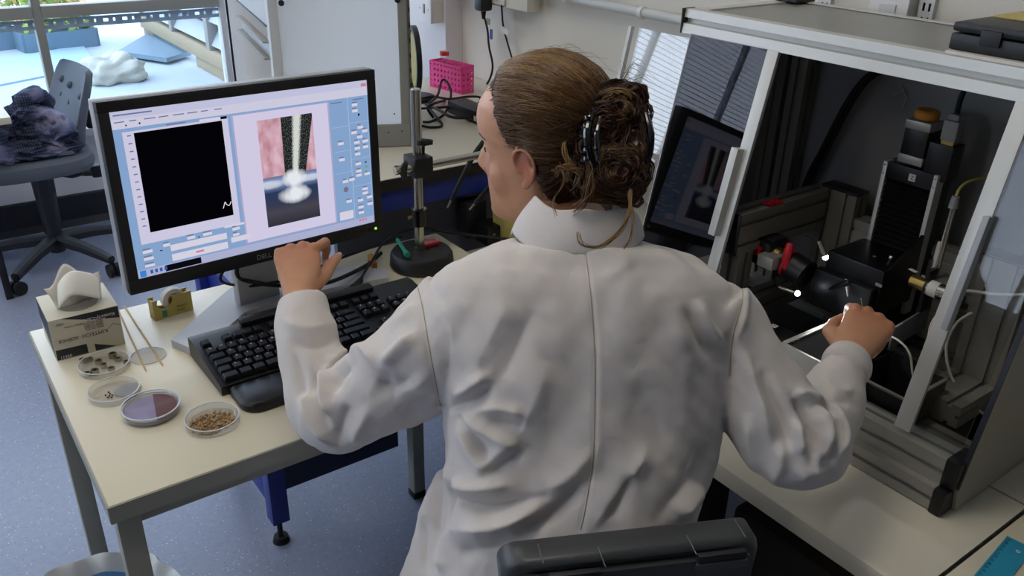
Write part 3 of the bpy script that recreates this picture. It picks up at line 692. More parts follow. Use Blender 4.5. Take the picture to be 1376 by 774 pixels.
# stand: flat column and two-legged foot
sc = mp(.005, 0, -.085); bx, by = float(sc[0]), float(sc[1])
sx0 = onz((322, 410), TT+.02); 
neck = MB(); neck.frame_box((sx0[0]+.045, sx0[1]+.02, TT+.13), mr, V(-mr[1], mr[0], 0), EZ, .044, .014, .125, bev=.004)
obj('stand_column', neck, 'silver_plastic', t)
hub = V(sx0[0]+.045, sx0[1]+.01, TT)
pl = [onz(p, TT+.012) for p in ((232, 459), (345, 352), (384, 356), (372, 400), (440, 360), (478, 340), (500, 352), (405, 405), (340, 430), (297, 462), (266, 470))]
pl = [onz(p, TT+.014) for p in ((230, 458), (298, 398), (310, 388), (400, 370), (455, 360), (520, 362), (522, 374), (445, 388), (392, 402), (330, 420), (268, 474))]
obj('foot_plate', MB().prism([(float(p[0]), float(p[1])) for p in pl], (0, 0, TT+.001), EX, EY, (0, 0, .015)), 'silver_plastic', t, smooth=0)
# ================================================================ KEYBOARD
ky = .012; kx = V(math.cos(ky), math.sin(ky), 0); kyv = V(-math.sin(ky), math.cos(ky), 0); ko = V(.341, 1.196, TT)   # front-left corner
t = thing('keyboard', 'black keyboard with wrist rest lying askew in front of the monitor', 'keyboard', ko)
KW, KD = .462, .165; WRD = .082
def kp(u, v, z=0): return ko+kx*u+kyv*v+EZ*z
slope = math.atan2(.022, KD); kup = _n(kyv*math.cos(slope)+EZ*math.sin(slope)); knm = np.cross(kx, kup)
def kq(u, v, w=0): return kp(0, WRD+.002, .020)+kx*u+kup*v+knm*w
obj('case', MB().prism([(0, .002), (KD, .002), (KD, .040), (KD-.02, .042), (0, .018)], kp(.0, WRD+.002), kyv, EZ, kx*KW).frame_box(kq(KW/2, KD-.012, .008), kx, kup, knm, KW*.30, .011, .006, bev=.004), 'black_plastic', t)
wr = MB(); rr_ = .03
out = [(rr_*0, WRD), (0, rr_)]+[(rr_-rr_*math.cos(a), rr_-rr_*math.sin(a)) for a in np.linspace(.2, 1.57, 5)]+[(KW-.02-rr_+rr_*math.sin(a), rr_-rr_*math.cos(a)) for a in np.linspace(0, 1.4, 5)]+[(KW-.02, WRD)]
rings = []
for z, ins in ((.002, .0), (.012, .0), (.018, .006), (.020, .014)):
    c_ = np.mean(out, 0); rings.append([kp(.012+c_[0]+(u-c_[0])*(1-ins/.2), c_[1]+(v-c_[1])*(1-ins/.045*.5), z) for u, v in out])
obj('wrist_rest', wr.loft(rings), 'black_plastic', t)
pitch = .0192; rows = [(6, [(0, 1)]+[(2+i, 1) for i in range(4)]+[(6.5+i, 1) for i in range(4)]+[(11+i, 1) for i in range(4)]),
  (4.6, [(i, 1) for i in range(13)]+[(13, 2)]), (3.6, [(0, 1.5)]+[(1.5+i, 1) for i in range(12)]+[(13.5, 1.5)]),
  (2.6, [(0, 1.75)]+[(1.75+i, 1) for i in range(11)]+[(12.75, 2.25)]), (1.6, [(0, 1.25)]+[(1.25+i, 1) for i in range(11)]+[(12.25, 2.75)]),
  (.6, [(0, 1.5), (1.5, 1.25), (2.75, 1.25), (4, 6), (10, 1.25), (11.25, 1.25), (12.5, 1), (13.5, 1.5)])]
rows2 = []
for rr2, ks in rows:
    ks = list(ks)
    if rr2 in (4.6, 3.6): ks += [(15.4+i, 1) for i in range(3)]
    if rr2 == 1.6: ks += [(16.4, 1)]
    if rr2 == .6: ks += [(15.4+i, 1) for i in range(3)]
    if rr2 == 6: ks += [(15.4+i, 1) for i in range(3)]
    if rr2 in (4.6, 3.6, 2.6, 1.6): ks += [(18.8+i, 1) for i in range(4)]
    if rr2 == .6: ks += [(18.8, 2), (20.8, 1), (21.8, 1)]
    rows2.append((rr2, ks))
cache = {}; S = (KW-.018)/22.8
for rr2, ks in rows2:
    for (u, w_) in ks:
        if w_ not in cache:
            hw_, hh = S*w_/2-.0008, S/2-.0008; mbk = MB(); r0 = []
            for z, s_ in ((0, 1), (.007, .80), (.0085, .70)):
                dx_ = hw_-(1-s_)*S/2; dy_ = hh-(1-s_)*S/2
                r0.append([V(-dx_, -dy_, z), V(dx_, -dy_, z), V(dx_, dy_, z), V(-dx_, dy_, z)])
            mbk.loft(r0); cache[w_] = (mbk, None)
        mbk, me = cache[w_]
        c_ = kq(.009+(u+w_/2)*S, .006+rr2*S*1.02-.002, .001)
        if me is None:
            o = obj('key', mbk, 'key_black', t, smooth=0, local=True); cache[w_] = (mbk, o)
        else:
            o = me.copy(); COL.objects.link(o)
        o.rotation_euler = (slope, 0, ky); o.location = Vector([float(x) for x in c_-ko])
lg = MB(); glyphs = 'QWERTYUIOPASDFGHJKLZXCVBNM1234567890'; gi = 0
for rr2, ks in rows2[1:5]:
    for (u, w_) in ks:
        if w_ == 1:
            m2 = text_mb(glyphs[gi % 36], .0062, kq(.009+u*S+S*.34, .006+rr2*S*1.02+.000, .0101), kx, kup, thick=.00005); lg.add(m2.v, m2.f); gi += 1
lgo = obj('key_lettering', lg, 'ink_white', t, smooth=0); lgo['kind'] = 'stuff'
obj('maker_lettering', text_mb('DELL', .011, kq(KW*.49, KD-.017, .0145), kx, kup, thick=.0003), 'ink_white', t, smooth=0)

# ================================================================ CABLES on the desk
def cable(name, pts, r, mat, lab, cat='cable', n=8):
    o = obj(name, MB().tube(pts, r, n), mat); tag(o, lab, cat); return o
zt_ = TT+.005
cable('monitor_cable', [mp(-.03, .02, -.05), onz((296, 374), TT+.07), onz((325, 384), TT+.055), onz((355, 382), TT+.05), onz((400, 372), TT+.04), onz((450, 350), TT+.035), onz((500, 332), TT+.02), onz((540, 318), TT+.01)], .0032, 'black_rubber', 'thin black cable looping left out of the monitor stand'.replace('left ', ''))
cable('video_cable', [mp(.0, .05, -.06), onz((318, 366), TT+.09), onz((345, 380), TT+.06), onz((390, 384), TT+.045), onz((440, 380), TT+.035), onz((490, 358), TT+.02), onz((512, 340), TT+.012)], .0045, 'black_rubber', 'thick black video cable drooping behind the hand under the monitor')
cable('keyboard_lead', [kq(KW*.42, KD+.002, .002), onz((478, 384), TT+.02), onz((486, 372), TT+.02), onz((500, 350), TT+.03), onz((520, 322), TT+.04), onz((560, 306), TT+.05), onz((600, 312), TT+.03), onz((640, 318), TT+.02)], .003, 'black_rubber', 'keyboard lead curving past the heavy round stand base')
obj('lead_boot', MB().tube([onz((474, 386), TT+.022), onz((486, 373), TT+.022)], [.0065, .004], 10), 'black_rubber', bpy.data.objects['keyboard_lead'])
cable('mains_cable', [onz((300, 444), zt_), onz((330, 424), zt_), onz((352, 412), zt_), onz((382, 406), zt_), onz((420, 392), zt_), onz((470, 372), zt_)], .006, 'black_rubber', 'thick black cable lying along the monitor foot by the keyboard')
cable('bench_cable', [onz((560, 308), TT+.01), onz((610, 312), TT+.012), onz((650, 318), TT+.012), onz((690, 322), TT+.01)], .0035, 'black_rubber', 'black cable running from the stand base to the dark boxes')
# ================================================================ TISSUE BOX
TB0, TB1, TB2 = onz((77, 486), TT), onz((165, 463), TT), None
bd = _n(TB1-TB0); bn = V(-bd[1], bd[0], 0); BW = .118; BDp = .118; BH = .082
t = thing('tissue_box', 'cream and navy tissue box standing on the back corner of the desk', 'tissue box', TB0)
def bp_(u, v, z): return TB0+bd*u+bn*v+EZ*z
obj('carton', MB().frame_box(bp_(BW/2, BDp/2, BH/2), bd, bn, EZ, BW/2, BDp/2, BH/2, bev=.0015), 'cardboard', t)
pr = MB()
def face_poly(pts): pr.add([bp_(u*BW, -.0003, z*BH) for u, z in pts], [tuple(range(len(pts)))])
face_poly([(.18, .985), (.99, .985), (.99, .70), (.60, .80)]); face_poly([(.01, .02), (.45, .02), (.45, .25), (.01, .27)]); face_poly([(.56, .02), (.86, .02), (.56, .2)])
pr.add([bp_(-.0003, v*BDp, z*BH) for v, z in ((.02, .03), (.02, .98), (.99, .97), (.99, .5))], [(0, 1, 2, 3)])
obj('navy_print', pr, 'print_navy', t, smooth=0)
tx = MB()
def btext(s, sz, u, z, mat_mb=tx): m2 = text_mb(s, sz, bp_(u*BW, -.0006, z*BH), -bd, -EZ, thick=.0001); mat_mb.add(m2.v, m2.f)
txw = MB(); btext('Kimberly-Clark', .0085, .93, .86, txw); btext('Professional', .005, .78, .80, txw); btext('05511', .008, .22, .10, txw)
btext('KIMTECH', .0105, .79, .50); btext('SCIENCE', .0085, .36, .49); btext('7552', .006, .2, .90)
for i in range(4): btext('Delicate Task Wipers', .0036, .74, .60+.045*i)
btext('Wipes - Tucher - Lingettes - Toallitas', .0042, .74, .80-.02)
obj('print_lettering', tx, 'ink', t, smooth=0); obj('pale_lettering', txw, 'ink_white', t, smooth=0)
mt_ = MB(); mt_.add([bp_((.80+.18*i)*BW, -.0005, z*BH) for i, z in ((0, .50), (.4, .60), (1, .52))]+[bp_((.80+.18*i)*BW, -.0005, (z-.02)*BH) for i, z in ((1, .52), (.4, .60), (0, .50))], [(0, 1, 4, 5), (1, 2, 3, 4)])
obj('mountain_mark', mt_, 'print_grey', t, smooth=0)
obj('opening', MB().lathe(bp_(BW*.5, BDp*.42, BH), [(.0, .0006), (.035, .0006)], 24), 'print_grey', t)
tis = MB()
def tf(u, v):
    a = (u-.5)*2; hgt = v*.055*(1-.25*a*a)+.012*math.sin(5*a+2*v)*v
    return bp_(BW*.5+a*(.036+.012*v), BDp*.42+.010*math.sin(2.6*a)*(1-v)+.020*v*math.sin(1.5+2*a)+.016*v, BH+hgt)
tis.grid(tf, 20, 10)
def tf2(u, v):
    a = (u-.5)*2; return bp_(BW*.30+BW*.62*u-.012*v, BDp*.42+.018-.050*v, BH+.055-.026*v*v+.004*math.sin(6*u)-.018*abs(a)**2)
tis.grid(tf2, 16, 10)
o = obj('tissue_sheet', tis, 'tissue', t, smooth=60); md = o.modifiers.new('thickness', 'SOLIDIFY'); md.thickness = .0006
# ================================================================ TAPE DISPENSER
p0, p1 = onz((209, 432), TT), onz((260, 416), TT); d = _n(p1-p0); n_ = V(-d[1], d[0], 0); L = np.linalg.norm(p1-p0)
t = thing('tape_dispenser', 'mustard yellow tape dispenser with a clear roll under the monitor edge', 'tape dispenser', p0)
pts = [(0, 0), (L, 0), (L, .043), (L*.50, .043)]+[(L*.5-.016+.0165*math.cos(a)+.0005, .036+.0165*math.sin(a)*-1) for a in np.linspace(0.2, 2.9, 9)]+[(L*.13, .043), (0, .043)]
for off in (0, .020): obj('side_wall', MB().prism(pts, p0+n_*off, d, EZ, n_*.004), 'tape_yellow', t, smooth=0)
obj('base_block', MB().frame_box(p0+d*L/2+n_*.012+EZ*.006, d, n_, EZ, L/2, .010, .006).frame_box(p0+d*(L-.002)+n_*.012+EZ*.02, d, n_, EZ, .002, .010, .02).frame_box(p0+d*.002+n_*.012+EZ*.02, d, n_, EZ, .002, .010, .02), 'tape_yellow', t)
c_ = p0+d*L*.58+n_*.005+EZ*.032
roll = obj('tape_roll', MB().lathe(c_, [(.013, 0), (.023, 0), (.023, .014), (.013, .014)], 28, axis=n_, close=True), 'paper', t)
obj('roll_core', MB().lathe(c_, [(.010, -.001), (.013, -.001), (.013, .015), (.010, .015)], 24, axis=n_, close=True), 'brown' if 'brown' in M else 'orange_foam', roll)
obj('green_mark', MB().frame_box(p0+d*L*.26-n_*.0003+EZ*.011, d, n_, EZ, .0045, .0004, .007), 'green_plastic', t, label='dark green marker patch')
m2 = text_mb('Texture', .0065, p0+d*L*.58-n_*.0005+EZ*.016, d, EZ, thick=.0001); m3 = text_mb('Group', .006, p0+d*L*.58-n_*.0005+EZ*.008, d, EZ, thick=.0001); m2.add(m3.v, m3.f)
obj('handwriting', m2, 'ink', t, smooth=0)
# ================================================================ STICKS, GLASS DISC
for a_, b_, lab in (((157, 413), (196, 498), 'thin wooden stick lying nearest the tissue box'), ((167, 411), (219, 491), 'thin wooden stick lying beside the clear disc, farther from the tissue box')):
    A, B = onz(a_, TT+.0018), onz(b_, TT+.0018); dd = _n(B-A)
    tag(obj('wooden_stick', MB().cyl(A, B-dd*.006, .0016, n=8).cyl(B-dd*.006, B, .0016, .0007, n=8), 'wood_stick'), lab, 'stick', group='wooden sticks on the desk')
# ================================================================ PETRI DISHES
def petri(px, r, h, lab, lid=True, group='petri dishes on the desk'):
    c = onz(px, TT+.001); t = thing('petri_dish', lab, 'petri dish', c, group=group)
    pr_ = [(0, .0003), (r-.0012, .0003), (r-.001, h), (r, h), (r, 0), (0, 0)]
    obj('dish', MB().lathe(c, pr_, 48), 'petri', t)
    obj('rim', MB().lathe(c+EZ*h, [(r-.0014, -.0004), (r+.0004, -.0004), (r+.0004, .0006), (r-.0014, .0006)], 48, close=True), 'clear_edge', t)
    if lid:
        r2 = r+.002; obj('lid', MB().lathe(c+EZ*.002, [(r2, 0), (r2, h+.001), (0, h+.001), (0, h+.0018), (r2+.001, h+.0018), (r2+.001, 0)], 48), 'petri_clear', t)
        obj('lid_rim', MB().lathe(c+EZ*(h+.003), [(r2-.001, 0), (r2+.0013, 0), (r2+.0013, .001), (r2-.001, .001)], 48, close=True), 'clear_edge', t)
    return c, t
rng = np.random.RandomState(11)
# with metal cells
c, t = petri((141, 494), .043, .012, 'clear dish of small metal cups beside the tissue box', lid=False)
CUPS = ['tall metal cup at the front rim of the clear dish nearest the tissue box', 'low metal cup touching the tissue box side of the clear dish', 'metal cup in the middle of the dish behind its neighbours', 'metal cup at the very centre of the clear dish', 'metal cup standing at the back rim of the clear dish', 'broad metal cup at the stick side of the clear dish', 'metal cup at the front of the clear dish, larger of the front pair', 'metal cup at the front of the clear dish, smaller of the front pair', 'metal cup farthest toward the wooden sticks in the clear dish', 'small metal cup near the front rim on the stick side of the dish']
k_ = 0
for (px, py) in ((121, 484), (112, 487), (133, 488), (140, 493), (152, 480), (159, 484), (128, 502), (118, 505), (170, 488), (150, 497)):
    p = onz((px, py), TT+.0016); r_ = .0055+.0018*rng.rand(); hh = .004+.005*rng.rand()
    m2 = MB().lathe(p, [(r_*.62, .0012), (r_*.62, hh), (r_, hh), (r_, 0), (r_*.3, 0), (r_*.3, .0012)], 18, close=True)
    tag(obj('metal_cup', m2, 'steel'), CUPS[k_], 'metal cup', group='metal cups in the dish'); k_ += 1
# faint dish with beads and lid half over
c, t = petri((154, 529), .041, .010, 'nearly empty clear dish holding a few dark beads', lid=False)
for (px, py) in ((142, 531), (146, 527), (148, 529), (145, 534), (150, 534), (151, 531), (172, 535), (147, 532)):
    p = onz((px, py), TT+.003); tag(obj('bead', MB().sphere(p, .0016, n=8, m=6), 'black_bead'), 'tiny dark bead in the nearly empty dish', 'bead', group='dark beads in the dish')
pd = onz((172, 524), TT+.0025)
tag(obj('ribbed_disc', MB().lathe(pd, [(0, 0), (.023, 0), (.023, .001), (0, .001)], 36), 'petri'), 'small clear ribbed disc lying in the dish with beads', 'disc')
rb = MB()
for i in range(-8, 9):
    x = i*.0026; w_ = math.sqrt(max(0, .022**2-x*x)); rb.frame_box(pd+V(.5, .86, 0)*x+EZ*.0013, (.86, -.5, 0), (.5, .86, 0), EZ, w_, .0002, .0002)
obj('ribs', rb, 'clear_edge', bpy.data.objects['ribbed_disc'])
pd = onz((199, 478), TT+.0006)
tag(obj('glass_disc', MB().lathe(pd, [(0, 0), (.031, 0), (.031, .0012), (0, .0012)], 40), 'petri'), 'thin clear glass disc under the end of the wooden sticks', 'disc')
obj('disc_edge', MB().lathe(pd, [(.0305, 0), (.0312, 0), (.0312, .0013), (.0305, .0013)], 40, close=True), 'clear_edge', bpy.data.objects['glass_disc'])
# agar / red powder dish with lid
c, t = petri((204, 554), .0435, .012, 'lidded dish half covered with dark red powder', lid=True)
obj('lilac_layer', MB().lathe(c+EZ*.001, [(0, 0), (.0405, 0), (.0405, .006), (0, .006)], 40), 'agar_lilac', t)
e1 = _n(onz((204, 585), TT)-onz((196, 535), TT)); e2 = V(-e1[1], e1[0], 0)
if e2@(onz((240, 545), TT)-c) < 0: e2 = -e2
arc = [(.040*math.cos(a), .040*math.sin(a)) for a in np.linspace(-1.42, 1.42, 24)]
arc = [(max(u, .004), v) for u, v in arc]
obj('red_powder', MB().prism([(u, v) for u, v in arc], c+EZ*.0072, e2, e1, (0, 0, .003)), 'agar_brown', t)
# wheat grains
c, t = petri((286, 568), .0425, .0125, 'open dish heaped with golden brown grains', lid=False)
gm = MB(); gm.sphere((0, 0, 0), .0030, .0017, .0014, n=8, m=6); g0 = None; pts = []
for i in range(225):
    for _ in range(40):
        a = rng.rand()*2*math.pi; rad = .036*math.sqrt(rng.rand()); q = V(c[0]-.001+rad*math.cos(a), c[1]+rad*.78*math.sin(a)-.003, 0)
        lev = sum(1 for p in pts if np.hypot(*(p-q)[:2]) < .0026)
        if lev < 3: break
    pts.append(q)
    zz = TT+.0030+.0018*lev
    if g0 is None: o = g0 = tag(obj('grain', gm, 'seed', local=True), 'golden brown grain heaped in the open dish', 'grain', group='grains in the open dish')
    else: o = g0.copy(); COL.objects.link(o)
    o.location = (float(q[0]), float(q[1]), zz); o.rotation_euler = (rng.randn()*.3, rng.randn()*.3, rng.rand()*6.28)
# ================================================================ STAND WITH BOOM
bc = onz((567, 356), TT); Rb = .073
t = thing('boom_stand', 'heavy round-based boom stand with steel post and clamped arm', 'stand', bc)
obj('base', MB().lathe(bc, [(0, 0), (Rb-.004, 0), (Rb, .006), (Rb-.002, .030), (Rb-.007, .037), (0, .038)], 56), 'black_satin', t)
pole_b = onz((566, 335), TT+.038); 
ptop = ony((559, 120), pole_b[1]); pb_ = V(pole_b[0]-.004, pole_b[1], TT+.038); hp = float(ptop[2])
obj('post', MB().cyl(pb_, (pb_[0], pb_[1], hp), .0115, n=28).cyl((pb_[0], pb_[1], hp), (pb_[0], pb_[1], hp+.002), .0115, .009, n=28), 'steel', t)
def pz(py): return float(ony((563, py), pb_[1])[2])
obj('collar', MB().cyl((pb_[0], pb_[1], pz(302)), (pb_[0], pb_[1], pz(280)), .018, n=28), 'black_gloss', t)
obj('collar_screw', MB().cyl((pb_[0]-.028, pb_[1]-.004, pz(289)), (pb_[0]-.015, pb_[1]-.002, pz(289)), .004, n=12), 'brass', t)
zc = pz(220); cb = V(pb_[0], pb_[1], zc)
obj('clamp_block', MB().box(pb_[0]-.024, pb_[0]+.022, pb_[1]-.032, pb_[1]+.020, zc-.022, zc+.022, bev=.004), 'black_satin', t)
ay = pb_[1]-.018
arm0, arm1 = ony((530, 212), ay), ony((660, 226), ay); da = _n(arm1-arm0); da = _n(V(da[0], da[1], 0)); am = V(arm0[0], ay, zc)
obj('arm', MB().cyl(am, am+da*.42, .0085, n=24), 'steel', t)
def knob(name, c, ax, up):
    ax = _n(np.asarray(ax, float)); mb = MB(); mb.cyl(c, c+ax*.022, .006, n=14)
    e = _n(np.cross(ax, up)); u = np.cross(e, ax)
    for a in (0, 2.09, 4.19): mb.tube([c+ax*.024, c+ax*.026+(e*math.cos(a)+u*math.sin(a))*.014, c+ax*.026+(e*math.cos(a)+u*math.sin(a))*.022], [.009, .007, .0055], 8, sub=3)
    return obj(name, mb, 'black_satin', t)
knob('clamp_knob', V(pb_[0]-.024, pb_[1]-.016, zc-.002), (-1, -.2, .1), EZ)
knob('clamp_knob', V(pb_[0]+.012, pb_[1]+.0, zc+.022), (.1, 0, 1), EX)
# fibre-optic light guides clamped behind
for i, (pts, lab) in enumerate(((((650, 190), (636, 210), (618, 245), (605, 272)), 'black flexible light guide ending below the boom arm'), (((690, 215), (668, 240), (648, 262), (636, 276)), 'second light guide half hidden behind the chin'))):
    q = [ony(p, pb_[1]+.02) for p in pts]
    t2 = thing('light_guide', lab, 'light guide', q[-1], group='light guides at the stand')
    obj('flexible_hose', MB().tube(q[:-1]+[q[-1]*.85+q[-2]*.15], [.006, .006, .0055, .005], 12), 'black_rubber', t2)
    dd = _n(q[-1]-q[-2]); obj('tip', MB().cyl(q[-1]-dd*.004, q[-1]+dd*.014, .0028, .0022, 12), 'alu_dark', t2)
# green tube and red slide case on the base
A, B = onz((534, 322), TT+.046), onz((547, 342), TT+.046); dd = _n(B-A)
t2 = thing('marker_pen', 'short green capped tube lying on the round stand base', 'pen', A)
obj('barrel', MB().cyl(A, B-dd*.008, .0045, n=16), 'green_plastic', t2); obj('cap', MB().cyl(B-dd*.010, B+dd*.004, .0068, n=18), 'green_plastic', t2)
ca = [onz(p, TT+.0385) for p in ((556, 328), (589, 320), (597, 330), (560, 337))]; cc = sum(ca)/4; d = _n(ca[1]-ca[0]); n_ = V(-d[1], d[0], 0)
t2 = thing('slide_case', 'small flat red case with clear lid on the stand base', 'case', cc)
obj('tray', MB().frame_box(cc+EZ*.004, d, n_, EZ, .022, .014, .0035, bev=.001), 'red_plastic', t2)
obj('lid', MB().frame_box(cc+EZ*.010, d, n_, EZ, .0235, .0155, .0022, bev=.001), 'petri', t2)
oc = onz((508, 362), TT)
tag(obj('foam_block', MB().frame_box(oc+EZ*.013+V(-.008, .01, 0), _n(V(.3, 1, 0)), _n(V(-1, .3, 0)), EZ, .028, .006, .013, bev=.003), 'orange_foam'), 'orange-brown foam piece leaning against the round stand base', 'foam block')
# dark boxes and yellow box behind the chin
p = onz((657, 324), RB)
t2 = thing('switch_box', 'small black box with cables behind the woman\'s chin', 'box', p)
obj('body', MB().box(p[0]-.025, p[0]+.03, p[1]-.03, p[1]+.03, RB, RB+.05, bev=.004), 'black_plastic', t2)
obj('screw', MB().cyl((p[0]-.005, p[1]-.031, RB+.03), (p[0]-.005, p[1]-.029, RB+.03), .004, n=10), 'alu_dark', t2)
p2 = V(p[0]-.01, p[1]+.06, RB+.0)
tag(obj('adapter_tower', MB().box(p2[0]-.03, p2[0]+.03, p2[1]-.02, p2[1]+.03, RB, RB+.095, bev=.004), 'black_satin'), 'taller black box directly behind the small cabled one', 'box')
p = onz((690, 330), RB)
tag(obj('yellow_bin', MB().prism([(-.03, 0), (.06, 0), (.065, .12), (-.036, .12)], (p[0]+.01, p[1]-.04, RB), EX, EZ, (0, .10, 0)), 'yellow_plastic'), 'yellow plastic container on the pale bench behind the chin', 'container')
# ================================================================ ON THE WALL BENCH
# white glove cabinet with frosted front
A = onz((556, 196.5), FB); fd = _n(V(-.918, .396, 0))
def hit_px(P0, d, px, z):      # distance along d from P0 at which the picture column px is met
    lo, hi = 0, 1.2
    for _ in range(40):
        m_ = (lo+hi)/2; x = proj(P0+d*m_+EZ*(z-P0[2]))[0]
        if x > px: lo = m_
        else: hi = m_
    return lo
LB = hit_px(A, fd, 368, 1.1); B = A+fd*LB
sd = _n(V(.2, .98, 0)); LS = hit_px(B, sd, 304, 1.12); C_ = B+sd*LS; fn = V(-fd[1], fd[0], 0); fn = fn if fn[1] > 0 else -fn
Dk = A+fn*.26
t = thing('glove_cabinet', 'white frosted cabinet with grey frame standing on the blue-framed bench', 'cabinet', (A+B)/2)
zt2 = 1.75
def vpanel(P, Q, z0, z1, th, inward): return [(P+EZ*z0, Q+EZ*z0)]
def wallbox(P, Q, z0, z1, th, mb, off=0.0):
    d = _n(Q-P); n_ = V(-d[1], d[0], 0); n_ = n_ if n_@((C_+A)/2-(P+Q)/2) > 0 else -n_
    return mb.frame_box((P+Q)/2+EZ*((z0+z1)/2-P[2])+n_*(th/2+off), d, n_, EZ, np.linalg.norm(Q-P)/2, th/2, (z1-z0)/2, bev=.0015)
def sheet(P, Q, z0, z1): return MB().add([V(P[0], P[1], z0), V(Q[0], Q[1], z0), V(Q[0], Q[1], z1), V(P[0], P[1], z1)], [(0, 1, 2, 3)])
obj('front_panel', sheet(A+fd*.028+fn*.006, B-fd*.02+fn*.006, FB+.058, zt2), 'frosted_white', t, smooth=0)
obj('plinth', wallbox(A, B, FB+.002, FB+.06, .02, MB()), 'frame_grey', t)
obj('corner_post', wallbox(A, A+fd*.03, FB+.06, zt2, .018, MB()), 'frame_grey', t); obj('corner_post', wallbox(B-fd*.022, B, FB+.06, zt2, .018, MB()), 'frame_white', t)
obj('hinge_post', wallbox(B, B+sd*.035, FB+.0, zt2, .018, MB()), 'frame_white', t)
zd = float(onx((345, 10), (B+sd*LS*.5)[0])[2])
# side door: frame, frosted leaf, slot handle
S0, S1 = B+sd*.035, C_-sd*.03
zq0 = 1.18
obj('door_leaf', sheet(S0+fd*-.004, S1+fd*-.004, FB+.0, 1.206), 'frosted_white', t, smooth=0)
obj('door_head', wallbox(S0, S1, 1.205, zt2, .016, MB()), 'frame_white', t)
obj('door_stile', wallbox(S1+sd*.006, C_, FB, zt2, .016, MB()), 'frame_white', t)
obj('door_seal', wallbox(S1-sd*.004, S1+sd*.006, FB+.01, zt2, .014, MB(), -.002), 'ink', t); obj('head_seal', wallbox(S0, S1, 1.203, 1.208, .010, MB(), -.001), 'ink', t)
S2 = S0+sd*(np.linalg.norm(S1-S0)*.60)
obj('slot_handle', wallbox(S0, S2, 1.125, 1.130, .02, MB(), -.014).v and wallbox(S0, S2, 1.125, 1.130, .02, wallbox(S0, S2, 1.165, 1.169, .02, MB(), -.014), -.014), 'frame_grey', t)
obj('slot_recess', wallbox(S0, S2, 1.130, 1.165, .002, MB(), .002), 'silver_plastic', t)
obj('right_panel', wallbox(A, Dk+fn*.1, FB, zt2, .01, MB()), 'frame_grey', t)
bm_ = MB(); 
for z in np.arange(FB+.05, 1.4, .037): bm_.frame_box(A+EZ*(z-A[2])-fn*.0008+fd*.002, fd, fn, EZ, .0015, .001, .006)
obj('edge_clips', bm_, 'black_satin', t)
def on_front(p): 
    r = ray(p); n_ = fn; s = ((A-CAM)@n_)/(r@n_); return CAM+r*s
for p in ((378, 4), (534, 0)): q = on_front(p); obj('round_screw', MB().cyl(q-fn*.003, q+fn*.001, .007, n=18).cyl(q-fn*.0045, q-fn*.003, .004, n=12), 'print_navy', t)
for p in ((530, 153), (522, 178), (540, 176)): q = on_front(p); obj('small_screw', MB().cyl(q-fn*.002, q+fn*.001, .0018, n=8), 'black_satin', t)
# round magnifier behind the cabinet edge
mc = D(557, 80, 2.66); ax_ = _n(V(-.93, .36, .0))
t = thing('round_magnifier', 'black-rimmed round disc with olive face behind the white cabinet', 'magnifier', (mc[0], mc[1], FB))
obj('rim', MB().lathe(mc, [(.088, -.008), (.102, -.008), (.102, .008), (.088, .008)], 48, axis=ax_, close=True), 'black_satin', t)
obj('face', MB().lathe(mc, [(0, -.002), (.089, -.002), (.089, .002), (0, .002)], 40, axis=ax_), 'cable_yellow', t)
obj('stem', MB().cyl((mc[0], mc[1], FB), (mc[0], mc[1], mc[2]-.1), .012, n=16).cyl((mc[0], mc[1], FB), (mc[0], mc[1], FB+.012), .06, n=24), 'black_satin', t)
# pink perforated rack, built from strips so that the holes are open
r0 = onz((620, 127), FB); r1 = onz((578, 116), FB); d = _n(r1-r0); n_ = V(-d[1], d[0], 0); n_ = n_ if n_[0] > 0 else -n_
RL, RWd, RH = np.linalg.norm(r1-r0), .055, .088
t = thing('tube_rack', 'bright pink perforated tube rack against the wall on the far bench', 'rack', r0)
def perf(P, e, L, H, nh, nv, nrm, mb, hole=.0075):
    ph, pv = L/nh, H/nv
    for i in range(nh+1):
        w_ = (ph-hole); x0 = max(0, i*ph-w_/2); x1 = min(L, i*ph+w_/2); mb.frame_box(P+e*(x0+x1)/2+EZ*H/2, e, nrm, EZ, (x1-x0)/2, .0012, H/2)
    for j in range(nv+1):
        w_ = (pv-hole); z0 = max(0, j*pv-w_/2); z1 = min(H, j*pv+w_/2); mb.frame_box(P+e*L/2+EZ*(z0+z1)/2, e, nrm, EZ, L/2, .0011, (z1-z0)/2)
for nm, P, e, L, nr in (('long_side', r0, d, RL, n_), ('long_side', r0+n_*RWd, d, RL, n_), ('end_side', r0, n_, RWd, d), ('end_side', r0+d*RL, n_, RWd, d)):
    mb = MB(); perf(P, e, L, RH, max(3, round(L/.017)), 5, nr, mb); obj(nm, mb, 'pink', t, smooth=0)
mb = MB()
for i in range(9): mb.frame_box(r0+d*RL*i/8+n_*RWd/2+EZ*(RH-.006), d, n_, EZ, .0022, RWd/2, .001)
for j in range(4): mb.frame_box(r0+d*RL/2+n_*RWd*j/3+EZ*(RH-.006), n_, d, EZ, .0022, RL/2, .001)
obj('tube_grid', mb, 'pink', t, smooth=0); obj('floor_plate', MB().frame_box(r0+d*RL/2+n_*RWd/2+EZ*.004, d, n_, EZ, RL/2, RWd/2, .001), 'pink', t)
bc_ = r0+d*RL*.72+n_*RWd*.5
t = thing('tube', 'clear tube with a red screw cap standing in the pink rack', 'tube', bc_)
obj('body', MB().cyl(bc_+EZ*.006, bc_+EZ*(RH+.018), .0135, n=20), 'petri', t); obj('cap', MB().cyl(bc_+EZ*(RH+.018), bc_+EZ*(RH+.030), .0155, n=24), 'red_cap', t)
